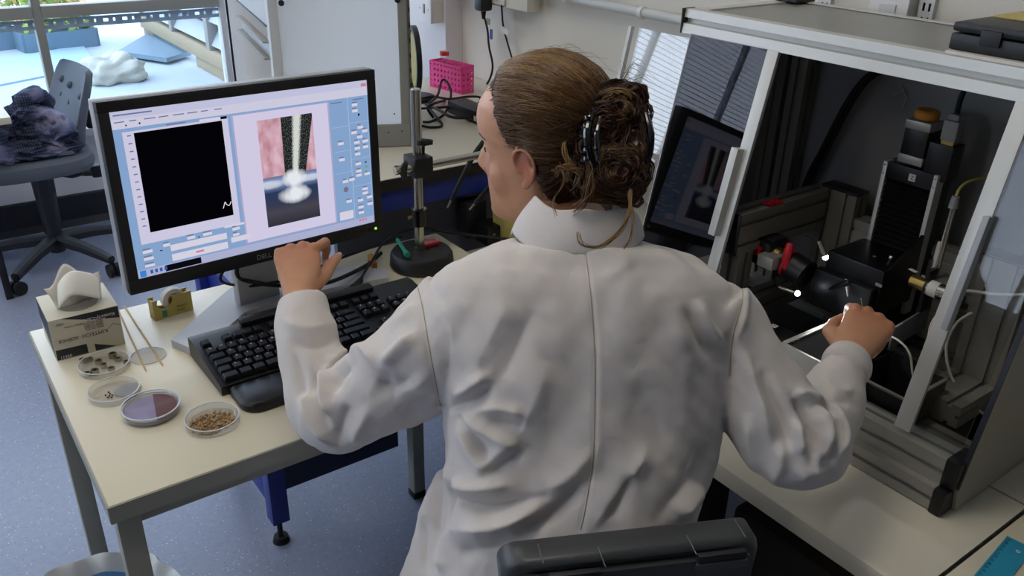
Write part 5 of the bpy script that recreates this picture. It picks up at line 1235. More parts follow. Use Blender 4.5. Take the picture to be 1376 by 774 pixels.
obj('rear_cap', MB().cyl(s0+da_*Lc*.80, s0+da_*Lc*.88, .0145, n=28).cyl(s0+da_*Lc*.88, s0+da_*Lc*1.15, .008, n=20), 'black_satin', t3)
obj('support_plate', MB().box(xs-.004, xs+.03, float(s0[1])-.030, float(s0[1])-.022, float(s0[2])-.05, float(s0[2])+.03, bev=.003), 'anodised', t3)
p0_, p1_ = onx((1282, 278), 1.385), onx((1254, 376), 1.385); pv = V(1.385, (p0_[1]+p1_[1])/2, 0)
t3 = thing('displacement_probe', 'slim upright silver probe with a paper strip and yellow lead', 'probe', V(pv[0], pv[1], p1_[2]))
zb_, zt3 = float(p1_[2]), float(p0_[2])
obj('body', MB().cyl((pv[0], pv[1], zb_), (pv[0], pv[1], zt3), .0055, n=20), 'steel', t3)
obj('gland', MB().cyl((pv[0], pv[1], zt3-.002), (pv[0], pv[1], zt3+.018), .0075, .006, 20), 'panel_grey', t3)
obj('paper_strip', MB().frame_box((pv[0]-.0056, pv[1]+.0035, zb_+.038), _n(V(-.5, 1, 0)), EZ, _n(V(-1, -.5, 0)), .0040, .034, .0003), 'label_white', t3)
m2 = text_mb('force sensor', .0062, V(pv[0]-.0072, pv[1]+.005, zb_+.008), EZ, _n(V(-.5, 1, 0)), thick=.0001); obj('strip_lettering', m2, 'ink', t3, smooth=0)
obj('clamp', MB().box(pv[0]-.012, pv[0]+.035, pv[1]-.03, pv[1]+.012, zb_-.006, zb_+.006, bev=.003).cyl((pv[0]-.004, pv[1]+.012, zb_), (pv[0]-.004, pv[1]+.020, zb_), .004, n=10), 'alu_dark', t3)
obj('yellow_lead', MB().tube([(pv[0], pv[1], zt3+.015), onx((1290, 253), 1.40), onx((1302, 244), 1.42), onx((1322, 240), 1.46), onx((1345, 243), 1.5)], .0024, 8), 'cable_yellow', t3)
# XY stage in the foreground
t = thing('sample_stage', 'low motorised stage with black bellows and a brushed front plate under the hand', 'linear stage', (1.15, .66, ZI))
obj('lower_channel', MB().box(1.150, 1.158, .665, .885, ZI-.002, .806, bev=.001).box(1.158, 1.262, .665, .885, ZI-.002, .79), 'alu_dark', t)
obj('lower_cover', MB().box(1.165, 1.255, .77, .868, .79, .803, bev=.002), 'anodised', t)
obj('lower_motor', MB().box(1.175, 1.225, .872, .925, ZI, .812, bev=.003), 'black_plastic', t)
lb = onz((1040, 438), .8035); obj('axis_label', MB().frame_box(lb, _n(V(1, .1, 0)), _n(V(-.1, 1, 0)), EZ, .006, .006, .0003), 'label_white', t); m2 = text_mb('Y', .009, lb+V(-.002, -.004, .0004), V(.1, -1, 0)*-1 if False else EX, EY, thick=.0001); obj('axis_letter', m2, 'ink', t, smooth=0)
ux0, ux1, uy0, uy1, uz = 1.140, 1.372, .672, .752, .842
obj('upper_body', MB().box(ux0+.004, ux1, uy0, uy1, .808, uz-.006), 'anodised', t)
obj('front_plate', MB().box(ux0-.002, ux0+.003, uy0-.012, uy1+.003, .800, uz+.001, bev=.0008), 'alu_white', t)
obj('plate_screw', MB().cyl((ux0-.004, .725, .812), (ux0-.001, .725, .812), .0035, n=14), 'alu_dark', t)
obj('side_strip', MB().box(ux0+.003, ux1, uy1-.006, uy1+.003, uz-.004, uz+.002, bev=.0008), 'alu_white', t); obj('side_strip', MB().box(ux0+.003, ux1, uy0-.003, uy0+.006, uz-.004, uz+.002, bev=.0008), 'alu_white', t)
for i in range(20):
    x = ux0+.006+i*.0072
    obj('bellows_fold', MB().prism([(0, 0), (.0036, .006), (.0072, 0)], (x, uy0+.006, uz-.006), EX, EZ, (0, uy1-uy0-.012, 0)), 'anodised', t, smooth=0)
# black drip tray to the side
t = thing('black_tray', 'open black metal tray inside the enclosure by the right-hand sleeve', 'tray', (1.19, .545, ZI))
ty0, ty1, tx0, tx1, tz1 = .548, .655, 1.196, 1.315, .815
obj('tray_floor', MB().box(tx0, tx1, ty0, ty1, ZI, ZI+.004), 'anodised', t)
for nm, bxs in (('front_wall', (tx0, tx0+.003, ty0, ty1)), ('rear_wall', (tx1-.003, tx1, ty0, ty1)), ('end_wall', (tx0, tx1, ty0, ty0+.003)), ('end_wall', (tx0, tx1, ty1-.003, ty1))):
    obj(nm, MB().box(*bxs, ZI, tz1, bev=.001), 'black_satin', t)
obj('rim', MB().box(tx0-.002, tx0+.004, ty0-.002, ty1+.002, tz1-.002, tz1+.001).box(tx0, tx1, ty0-.002, ty0+.004, tz1-.002, tz1+.001), 'alu_dark', t)
tag(obj('guide_plate', MB().frame_box(onx((1222, 440), 1.36), _n(V(1, .0, .12)), EZ, EY, .055, .022, .002, bev=.001), 'dark_panel'), 'dark bent metal plate between the tray and the carriage', 'plate')
# cables
cable('sensor_cable', [onx(p, 1.375) for p in ((1274, 396), (1300, 391), (1335, 395), (1376, 396), (1420, 392))], .0026, 'cable_white', 'white lead running level from the load cell out to the end panel')
cable('white_lead', [onx(p, 1.30) for p in ((1190, 449), (1208, 458), (1222, 474), (1226, 500), (1230, 520), (1222, 540))], .0018, 'cable_white', 'thin white lead curving beside the hand over the tray')
cable('white_lead', [onx(p, 1.35) for p in ((1262, 418), (1250, 440), (1247, 470), (1252, 505), (1248, 528), (1238, 534))], .0022, 'cable_white', 'white lead hanging in a loop behind the door stile')
cable('white_lead', [onx(p, 1.36) for p in ((1306, 420), (1286, 434), (1272, 462), (1276, 500), (1296, 535), (1324, 558))], .0024, 'cable_white', 'long white lead looping down behind the clear pane')
for i, (o_, lab) in enumerate(((0, 'thick black cable of the pair arching up the back panel'), (6, 'thinner black cable of the pair hugging the thick one'))):
    cable('loom_cable', [onx((x+o_, y+o_*.3), 1.535) for x, y in ((1182, 92), (1160, 108), (1140, 135), (1122, 168), (1106, 200), (1092, 225), (1080, 252))], .006 if i == 0 else .0042, 'black_rubber', lab)
tw = [onx(p, 1.552) for p in ((1213, 107), (1209, 115), (1214, 122), (1200, 128), (1212, 123), (1217, 132), (1212, 145))]
cable('wire_tie', tw, .0008, 'cable_white', 'thin white wire tie stuck to the back panel')
# ================================================================ PERSON
Rt = V(.81, -.587, 0); Rt = _n(Rt); Fw = V(.587, .81, 0); Fw = _n(Fw)
k = NT('skin'); b = k.n('BsdfPrincipled'); k.l(b.outputs[0], k.out.inputs[0])
at = k.n('Attribute'); at.attribute_name = 'flush'; tcn = k.n('TexCoord'); nz = k.n('TexNoise'); nz.inputs['Scale'].default_value = 35; nz.inputs['Detail'].default_value = 4; k.l(tcn.outputs['Object'], nz.inputs[0])
base = k.mix(nz.outputs[0], lin('ba8564'), lin('cf9d7c'))
base = k.mix(at.outputs['Fac'], base, lin('a9543f')); k.l(base, b.inputs['Base Color'])
b.inputs['Roughness'].default_value = .48; b.inputs['Subsurface Weight'].default_value = .15; b.inputs['Subsurface Radius'].default_value = (1, .35, .2); b.inputs['Subsurface Scale'].default_value = .006
n2 = k.n('TexNoise'); n2.inputs['Scale'].default_value = 420; k.l(tcn.outputs['Object'], n2.inputs[0])
bp = k.n('Bump'); bp.inputs['Strength'].default_value = .12; bp.inputs['Distance'].default_value = .001; k.l(n2.outputs[0], bp.inputs['Height']); k.l(bp.outputs[0], b.inputs['Normal'])
M['skin'] = k.m
k = NT('coat_cotton'); b = k.n('BsdfPrincipled'); k.l(b.outputs[0], k.out.inputs[0]); tcn = k.n('TexCoord')
nz = k.n('TexNoise'); nz.inputs['Scale'].default_value = 7; nz.inputs['Detail'].default_value = 5; k.l(tcn.outputs['Object'], nz.inputs[0])
k.l(k.mix(nz.outputs[0], lin('cbc4bf'), lin('d6d1cf')), b.inputs['Base Color']); b.inputs['Roughness'].default_value = .85; b.inputs['Sheen Weight'].default_value = .15
n2 = k.n('TexNoise'); n2.inputs['Scale'].default_value = 900; k.l(tcn.outputs['Object'], n2.inputs[0])
n3 = k.n('TexNoise'); n3.inputs['Scale'].default_value = 45; n3.inputs['Detail'].default_value = 4; n3.inputs['Distortion'].default_value = .8; k.l(tcn.outputs['Object'], n3.inputs[0])
hsum = k.math('ADD', k.math('MULTIPLY', n2.outputs[0], .15), n3.outputs[0])
bp = k.n('Bump'); bp.inputs['Strength'].default_value = .35; bp.inputs['Distance'].default_value = .003; k.l(hsum, bp.inputs['Height']); k.l(bp.outputs[0], b.inputs['Normal'])
M['coat'] = k.m
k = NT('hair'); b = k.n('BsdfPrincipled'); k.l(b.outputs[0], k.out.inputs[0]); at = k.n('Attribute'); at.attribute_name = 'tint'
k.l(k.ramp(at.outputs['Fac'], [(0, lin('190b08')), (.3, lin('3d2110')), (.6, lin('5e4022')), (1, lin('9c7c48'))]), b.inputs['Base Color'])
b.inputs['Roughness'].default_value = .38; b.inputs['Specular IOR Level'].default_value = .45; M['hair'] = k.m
defmat('clip_black', '08080c', .12, var=.1, coat=.6)
defmat('brow_hair', '6a4a30', .8); defmat('trouser', '23262f', .85, var=.1); defmat('shoe', '15151a', .5); defmat('eye_white', 'e6e2dc', .2); defmat('seam_thread', 'a89c86', .8, var=.05)

def ringp(c, a1, a2, ra, rb, n=28, p=2.3):
    out = []
    for a in np.linspace(0, 2*math.pi, n, endpoint=False):
        cs, sn = math.cos(a), math.sin(a); e = 2/p
        out.append(np.asarray(c)+a1*ra*math.copysign(abs(cs)**e, cs)+a2*rb*math.copysign(abs(sn)**e, sn))
    return out
def limb(mb, pts, rad, n=20, sub=6, lip=None):
    """round tube that tapers along pts; lip hollows the far end like a cuff"""
    P = catmull(pts, sub); R = np.array([r if hasattr(r, '__len__') else (r, r) for r in rad], float)
    tt = np.linspace(0, 1, len(P)); ts = np.linspace(0, 1, len(R)); ra = np.interp(tt, ts, R[:, 0]); rb = np.interp(tt, ts, R[:, 1])
    t = _n(P[1]-P[0]); a = _n(Rt-t*(Rt@t)) if abs(Rt@t) < .95 else _n(EZ-t*t[2]); rings = []
    for i, p in enumerate(P):
        t = _n(P[min(i+1, len(P)-1)]-P[max(i-1, 0)]); a = _n(a-t*(a@t)); b2 = np.cross(t, a); rings.append(ringp(p, a, b2, ra[i], rb[i], n, 2))
    if lip:
        for back, s in ((0, .90), (.012, .87), (.03, .85)): rings.append(ringp(P[-1]-t*back, a, b2, ra[-1]*s, rb[-1]*s, n, 2))
    mb.loft(rings); return mb
def remesh(mb, voxel, it=4, fac=.5):
    me = bpy.data.meshes.new('tmp'); me.from_pydata(mb.v, [], mb.f)
    bm = bmesh.new(); bm.from_mesh(me); bmesh.ops.recalc_face_normals(bm, faces=bm.faces[:]); bm.to_mesh(me); bm.free()
    o = bpy.data.objects.new('tmp', me); COL.objects.link(o)
    m = o.modifiers.new('r', 'REMESH'); m.mode = 'VOXEL'; m.voxel_size = voxel
    if it: s = o.modifiers.new('s', 'SMOOTH'); s.iterations = it; s.factor = fac
    me2 = bpy.data.meshes.new_from_object(o.evaluated_get(bpy.context.evaluated_depsgraph_get()))
    bpy.data.objects.remove(o); bpy.data.meshes.remove(me); return me2
def coords(me):
    a = np.empty(len(me.vertices)*3); me.vertices.foreach_get('co', a); n = np.empty(len(me.vertices)*3); me.vertices.foreach_get('normal', n); return a.reshape(-1, 3), n.reshape(-1, 3)
def setco(me, a): me.vertices.foreach_set('co', a.ravel()); me.update()
def link_mesh(name, me, mats, parent=None, angle=180):
    me.name = name
    me.materials.clear()
    for m in mats: me.materials.append(M[m])
    me.polygons.foreach_set('use_smooth', [True]*len(me.polygons))
    o = bpy.data.objects.new(name, me); COL.objects.link(o)
    if parent is not None: o.parent = parent
    return o
def sstep(x, a, b): t = np.clip((x-a)/(b-a), 0, 1); return t*t*(3-2*t)

# ---- key joints
PELV = D(742, 900, 1.27)
sh_l, sh_r = D(598, 415, 1.205), D(966, 405, 1.20)
el_l, wr_l = D(446, 553, 1.30), D(402, 398, 1.375)
el_r, wr_r = D(1079, 590, 1.19), D(1144, 480, 1.285)
# ---- head
HS, YS = .976, 1.042
yw_, pit, rol = math.radians(67.1), math.radians(7.5), math.radians(-3.9)
hf = -Rt*math.sin(yw_)+Fw*math.cos(yw_); hr_ = V(hf[1], -hf[0], 0)
hfw = hf*math.cos(pit)-EZ*math.sin(pit); huv = hf*math.sin(pit)+EZ*math.cos(pit)
hr_, huv = hr_*math.cos(rol)-huv*math.sin(rol), huv*math.cos(rol)+hr_*math.sin(rol)
HC = D(724.8, 193.3, 1.2307)
def hp(x, y, z): return HC+(hr_*x+hfw*y*YS+huv*z)*HS
HP = [(-.120, .070, .000, .020), (-.113, .083, -.010, .034), (-.098, .087, -.028, .045), (-.080, .0865, -.045, .053), (-.060, .086, -.060, .058), (-.038, .0855, -.074, .0635), (-.015, .084, -.086, .068),
      (.005, .083, -.093, .0705), (.022, .089, -.097, .0735), (.045, .090, -.099, .0755), (.068, .083, -.096, .074), (.088, .066, -.084, .066), (.104, .044, -.064, .052), (.115, .020, -.040, .033), (.119, .002, -.022, .014)]
HPA = np.array(HP)
def head_pt(z, a):
    f_, bk_, w_ = (np.interp(z, HPA[:, 0], HPA[:, i]) for i in (1, 2, 3))
    my_ = (f_+bk_)/2-.006; cs, sn = math.cos(a), math.sin(a)
    fr_ = max(0, sn)
    x = w_*math.copysign(abs(cs)**(.92+.25*fr_), cs)*(1-.10*fr_**2)
    y = my_+(f_-my_)*sn if sn > 0 else my_+(my_-bk_)*sn
    # eye sockets, cheeks
    if fr_ > 0 and -.02 < z < .02: y -= .006*math.exp(-((abs(x)-.031)/.014)**2)*math.exp(-(z/.011)**2)
    return x, y, z
def head_rings(n=40):
    zs = []
    for i in range(len(HP)-1): zs += list(np.linspace(HP[i][0], HP[i+1][0], 4, endpoint=False))
    zs.append(HP[-1][0]); return [[hp(*head_pt(z, a)) for a in np.linspace(0, 2*math.pi, n, endpoint=False)] for z in zs]
body = MB(); body.loft(head_rings())
# nose, lips, brow, chin
body.loft([ringp(hp(0, y_, z_), hr_, hfw, wa_, wb_, 16) for y_, z_, wa_, wb_ in ((.072, .020, .006, .011), (.0745, .008, .0062, .0095), (.081, -.008, .0075, .0105), (.087, -.021, .0105, .0125), (.089, -.030, .0132, .0125), (.084, -.039, .010, .008))])
RH = np.array([hr_, hfw, huv]).T
for s in (-1, 1): body.sphere(hp(s*.0125, .081, -.034), .007, .010, .007, R=RH)
body.sphere(hp(0, .078, -.061), .019, .008, .0050, R=RH); body.sphere(hp(0, .0775, -.070), .016, .008, .0060, R=RH)
body.sphere(hp(0, .076, -.103), .016, .013, .012, R=RH)
for s in (-1, 1): body.sphere(hp(s*.039, .041, -.038), .021, .025, .032, R=RH)
def ysurf(x, z):
    return max((head_pt(z, a)[1], a) for a in np.linspace(0, math.pi, 200) if abs(head_pt(z, a)[0]-x) < .0012)[0]
EYE = ysurf(.031, 0)-.0085
for s in (-1, 1):
    body.tube([hp(s*.0175, ysurf(.0175, 0)-.003, -.001), hp(s*.024, EYE+.0112, .0055), hp(s*.032, EYE+.0118, .0072), hp(s*.040, EYE+.0085, .0045), hp(s*.046, ysurf(.046, 0)-.001, -.001)], [.003, .0036, .0038, .0034, .003], 10)
    body.tube([hp(s*.0175, ysurf(.0175, 0)-.003, -.002), hp(s*.025, EYE+.0100, -.0075), hp(s*.033, EYE+.0100, -.0085), hp(s*.040, EYE+.0070, -.0065), hp(s*.046, ysurf(.046, 0)-.002, -.002)], [.0026, .0028, .0028, .0026, .0024], 10)
# ears
for s in (-1, 1):
    def ep_(y, z, o=0): return hp(s*(.0705+o), y, z)
    helix = [ep_(.006, -.020, .000), ep_(.010, -.006, .004), ep_(.008, .010, .008), ep_(-.004, .019, .012), ep_(-.018, .014, .015), ep_(-.024, -.002, .016), ep_(-.020, -.020, .013), ep_(-.010, -.034, .008)]
    body.tube(helix, [.0030, .0036, .0038, .0038, .0040, .0040, .0042, .0048], 10, sub=5)
    body.tube([ep_(-.006, .006, .006), ep_(-.013, -.004, .009), ep_(-.012, -.018, .008), ep_(-.004, -.024, .006)], [.003, .0035, .0038, .004], 8)
    body.sphere(ep_(-.003, -.036, .005), .0048, .009, .009, R=RH)
    body.sphere(ep_(.005, -.014, .003), .0035, .0035, .006, R=RH)
    body.sphere(ep_(-.012, -.006, .003), .0045, .014, .024, R=RH)
# neck
nb_ = D(772, 316, 1.20)
body.loft([ringp(hp(0, -.012, -.02), hr_, hfw, .050, .055, 24, 2), ringp(hp(0, -.020, -.07), hr_, hfw, .050, .052, 24, 2), ringp(hp(0, -.028, -.105)*.5+(nb_+EZ*.045)*.5, Rt, Fw, .050, .051, 24, 2), ringp(nb_, Rt, Fw, .054, .054, 24, 2), ringp(nb_-EZ*.05, Rt, Fw, .11, .065, 24, 2.2)])
# trunk (inside the coat), limbs
def axis_ring(py, cx, hwpx, bth, dep, p=2.4, grow=1.0): return D(cx, py, dep), hwpx*dep/FPX*grow, bth*grow
TR = [(292, 770, 60, .060, 1.190), (305, 773, 76, .066, 1.190), (322, 777, 90, .072, 1.190), (332, 780, 124, .078, 1.192), (345, 781, 152, .086, 1.195), (358, 780, 178, .094, 1.198), (375, 782, 198, .102, 1.20), (400, 783, 205, .110, 1.205),
      (440, 786, 203, .117, 1.21), (490, 786, 195, .121, 1.215), (545, 784, 187, .121, 1.22), (600, 779, 179, .121, 1.225), (655, 770, 172, .125, 1.23), (705, 762, 172, .133, 1.235), (765, 754, 184, .146, 1.24), (850, 746, 198, .152, 1.25), (950, 740, 200, .150, 1.28)]
def torso(mb, grow, i0=0):
    R = [axis_ring(*q, grow=grow) for q in TR[i0:]]; rings = []
    for i, (c, ra, rb) in enumerate(R):
        ax_ = _n(R[min(i+1, len(R)-1)][0]-R[max(i-1, 0)][0]); f_ = _n(np.cross(ax_, Rt)); rings.append(ringp(c, Rt, f_, ra, rb, 44, 2.5))
    mb.loft(rings); return mb
torso(body, .80, 4)
limb(body, [sh_l+Rt*.04, (sh_l+el_l)/2, el_l, (el_l*.45+wr_l*.55), wr_l], [.042, .042, .036, .031, (.026, .021)])
limb(body, [sh_r-Rt*.04, (sh_r+el_r)/2, el_r, (el_r*.45+wr_r*.55), wr_r], [.042, .042, .036, .031, (.026, .021)])
hipl, hipr = PELV-Rt*.085, PELV+Rt*.085
hipl[2] = hipr[2] = .53
knl, knr = hipl+Fw*.40-Rt*.03, hipr+Fw*.40+Rt*.02; knl[2] = knr[2] = .53
anl, anr = knl+Fw*.02, knr-Fw*.03; anl[2] = anr[2] = .09
for h_, kn_, an_ in ((hipl, knl, anl), (hipr, knr, anr)):
    limb(body, [h_, (h_+kn_)/2, kn_, kn_-EZ*.02+Fw*.01, (kn_+an_)/2-Fw*.012, an_], [.082, .070, .055, .054, .050, .034])
    limb(body, [an_-Fw*.03-EZ*.045, an_+Fw*.06-EZ*.055, an_+Fw*.15-EZ*.068], [.032, .034, .020])
# hands
def hand(mb, wrist, knuck, backn, thumb_lat, curls, spread, thumb, sc=1.0):
    f_ = _n(knuck-wrist); bn = _n(backn-f_*(backn@f_)); lat = np.cross(f_, bn); lat = lat if lat@thumb_lat > 0 else -lat
    PL = np.linalg.norm(knuck-wrist)
    mb.loft([ringp(wrist-f_*.03, lat, bn, .025*sc, .019*sc, 20, 2), ringp(wrist+f_*PL*.12, lat, bn, .026*sc, .018*sc, 20, 2.2), ringp(wrist+f_*PL*.45+lat*.002, lat, bn, .034*sc, .0165*sc, 20, 2.4), ringp(wrist+f_*PL*.80, lat, bn, .0385*sc, .0145*sc, 20, 2.5), ringp(wrist+f_*PL*1.02-bn*.002, lat, bn, .037*sc, .0115*sc, 20, 2.4)])
    tips = []
    for i, (off, back, ln, r0) in enumerate(((.0275, -.002, (.040, .024, .021), .0095), (.0095, .002, (.044, .028, .022), .0097), (-.0095, -.002, (.041, .026, .021), .0092), (-.0275, -.010, (.033, .020, .019), .0082))):
        p = wrist+f_*(PL+back)+lat*off*sc; pts = [p-f_*.016-bn*.002, p]; ang = 0; sp_ = math.radians(spread[i]); dirl = _n(f_*math.cos(sp_)+lat*math.sin(sp_))
        mb.sphere(p+bn*.003, .0108*sc if i < 3 else .0095*sc, n=14, m=10)
        for j in range(3):
            ang += math.radians(curls[i][j]); d_ = dirl*math.cos(ang)-bn*math.sin(ang); p = p+d_*ln[j]*sc; pts.append(p)
        rr = [r0, r0, r0*.94, r0*.84, r0*.66]
        for a_, b2, ra, rb in zip(pts[:-1], pts[1:], rr[:-1], rr[1:]): mb.cyl(a_, b2, ra*sc, rb*sc, 14)
        for q, r_ in zip(pts[1:], rr[1:]): mb.sphere(q, r_*sc*1.04, n=14, m=10)
        tips.append((p, d_, bn))
    tb = wrist+f_*PL*.22+lat*.020*sc-bn*.006; pts = [tb]
    for (a_, b2, c_), L_ in zip(thumb, (.044, .032, .025)): pts.append(pts[-1]+_n(f_*a_+lat*b2+bn*c_)*L_*sc)
    rr = [.0150, .0118, .0105, .0080]
    for a_, b2, ra, rb in zip(pts[:-1], pts[1:], rr[:-1], rr[1:]): mb.cyl(a_, b2, ra*sc, rb*sc, 14)
    for q, r_ in zip(pts, rr): mb.sphere(q, r_*sc*1.03, n=14, m=10)
    tips.append((pts[-1], _n(pts[-1]-pts[-2]), bn)); return tips
toc = lambda p: _n(CAM-p)
kn_l = D(399, 335, 1.425)
tl_ = hand(body, wr_l, kn_l, toc(wr_l)+EZ*.35, Rt, [(30, 48, 30), (50, 66, 35), (62, 72, 40), (68, 74, 40)], [34, 12, 0, -8], [(.75, .50, -.35), (.90, .35, -.35), (.8, .5, -.3)], 1.0)
kn_r = D(1172, 426, 1.345)
tr_ = hand(body, wr_r, kn_r, toc(wr_r)+EZ*.25, -Rt, [(38, 62, 35), (58, 66, 40), (64, 70, 40), (66, 70, 40)], [18, 4, -2, -8], [(.62, .52, -.25), (.93, .02, -.30), (.95, -.25, -.2)], 1.0)
me = remesh(body, .0026, 3, .5)
co, nn_ = coords(me)
ed = np.empty(len(me.edges)*2, int); me.edges.foreach_get('vertices', ed); ed = ed.reshape(-1, 2)
wh = sstep(np.linalg.norm(co-HC, axis=1), .16, .12)*.5
wh = np.maximum(wh, .25*(np.minimum(np.linalg.norm(co-wr_l, axis=1), np.linalg.norm(co-wr_r, axis=1)) < .045))
for _ in range(14):     # soften the face more than the fingers
    sm = np.zeros_like(co); cnt = np.zeros(len(co)); np.add.at(sm, ed[:, 0], co[ed[:, 1]]); np.add.at(sm, ed[:, 1], co[ed[:, 0]]); np.add.at(cnt, ed.ravel(), 1)
    co = co+(sm/np.maximum(cnt, 1)[:, None]-co)*wh[:, None]
setco(me, co)
hl = (co-HC)/HS; hx_, hy_, hz_ = hl@hr_, hl@hfw/YS, hl@huv
fl = np.zeros(len(co))
fl += .75*np.exp(-(((np.abs(hx_)-.080)/.014)**2+((hy_+.006)/.022)**2+((hz_+.008)/.034)**2))     # ears
fl += .14*np.exp(-(((np.abs(hx_)-.045)/.025)**2+((hy_-.065)/.03)**2+((hz_+.04)/.026)**2))
fl += .30*np.exp(-((hx_/.02)**2+((hy_-.10)/.02)**2+((hz_+.03)/.02)**2))
for tp_ in (wr_l+(kn_l-wr_l)*1.1, wr_r+(kn_r-wr_r)*1.1): fl += .38*np.exp(-(np.linalg.norm(co-tp_, axis=1)/.05)**2)
fl[:] = np.clip(fl, 0, 1)
P_ = link_mesh('person', me, ['skin'])
me.attributes.new('flush', 'FLOAT', 'POINT').data.foreach_set('value', fl)
tag(P_, 'woman in a white lab coat with auburn hair clipped up, seated at the instruments', 'person')
nl = MB()
for tips in (tl_, tr_):
    for (p, d_, bn) in tips:
        up_ = _n(bn-d_*(bn@d_)) if abs(bn@d_) < .97 else _n(np.cross(d_, Rt)); sd_ = np.cross(d_, up_)
        nl.loft([[p+up_*.0052+d_*q+sd_*w_*u-up_*.0016*abs(u)**2+up_*h_ for u in (-1, -.5, 0, .5, 1)]+[p+up_*.0044+d_*q+sd_*w_*u-up_*.0016*abs(u)**2+up_*h_ for u in (1, .5, 0, -.5, -1)] for q, w_, h_ in ((-.006, .0042, .0), (.0, .0048, .0006), (.007, .0046, .0), (.0105, .003, -.001))])
defmat('nail', 'e2c8c4', .25, var=.02); obj('fingernail', nl, 'nail', P_, smooth=60)
for s in (-1, 1):
    e_ = obj('eye', MB().sphere(hp(s*.032, EYE, -.001), .0112, n=18, m=12), 'eye_white', P_); obj('iris', MB().sphere(hp(s*.032, EYE+.0064, -.002), .0054, n=14, m=8), 'blue_steel', e_)
    obj('eyebrow', MB().tube([hp(s*.016, ysurf(.016, .021)-.0012, .021), hp(s*.030, ysurf(.030, .025)-.0014, .025), hp(s*.045, ysurf(.045, .021)-.001, .021)], [.0016, .0020, .0010], 8), 'brow_hair', P_)
    obj('eyelashes', MB().tube([hp(s*.022, EYE+.0135, .0035), hp(s*.032, EYE+.0155, .0040), hp(s*.041, EYE+.011, .0015)], [.0008, .0016, .0008], 6), 'black_satin', P_)
for h_, kn_, an_ in ((hipl, knl, anl), (hipr, knr, anr)):
    obj('trouser_leg', limb(MB(), [h_+EZ*0-Fw*.02, (h_+kn_)/2, kn_+Fw*.012, kn_-EZ*.05+Fw*.012, (kn_+an_)/2, an_+EZ*.02], [.094, .083, .068, .067, .062, .058]), 'trouser', P_, smooth=80)
    sh_ = MB(); rings = []
    for q, w_, h2 in ((-.075, .026, .035), (-.05, .036, .05), (0, .038, .055), (.06, .040, .036), (.12, .042, .028), (.165, .036, .022), (.185, .020, .012)):
        c_ = V(an_[0], an_[1], 0)+Fw*q; rings.append([c_+Rt*w_*u+EZ*(.004+h2*v*1.6) for u, v in ((-1, 0), (-1, .35), (-.75, .75), (-.3, 1), (.3, 1), (.75, .75), (1, .35), (1, 0))])
    obj('shoe', sh_.loft(rings), 'shoe', P_, smooth=60)
# finger ring on the right hand
# ---- lab coat
ct = MB(); torso(ct, 1.0, 2)
AL = [D(628, 440, 1.215), D(575, 480, 1.225), D(508, 525, 1.265), D(450, 553, 1.30), D(424, 505, 1.325), D(408, 440, 1.355), wr_l+(el_l-wr_l)*.03]
limb(ct, AL, [(.090, .086), (.076, .074), (.068, .067), (.062, .060), (.051, .049), (.043, .040), (.035, .031)], 24, lip=True)
AR = [D(945, 430, 1.215), D(985, 480, 1.21), D(1033, 548, 1.195), D(1074, 592, 1.19), D(1105, 552, 1.215), D(1127, 512, 1.245), wr_r+(el_r-wr_r)*.02]
limb(ct, AR, [(.078, .085), (.072, .078), (.069, .070), (.066, .064), (.055, .053), (.045, .042), (.036, .032)], 24, lip=True)
for c_, r_ in ((D(597, 425, 1.205), .047), (D(968, 418, 1.20), .045)): ct.sphere(c_, r_*1.0, r_, r_, n=20, m=14)
# skirt of the coat over the thighs and hanging at the left side
limb(ct, [hipl+EZ*.02, (hipl+knl)/2+EZ*.012, knl+EZ*.002-Fw*.05], [(.115, .105), (.10, .095), (.085, .08)], 24)
limb(ct, [hipr+EZ*.02, (hipr+knr)/2+EZ*.012, knr+EZ*.002-Fw*.05], [(.115, .105), (.10, .095), (.085, .08)], 24)
s0, s1, s2 = D(640, 630, 1.27), D(615, 705, 1.29), D(598, 800, 1.31)
limb(ct, [s0, s1, s2, s2-EZ*.16], [(.040, .055), (.066, .085), (.082, .11), (.09, .12)], 24)
me = remesh(ct, .0031, 7, .5)
co, nn_ = coords(me)
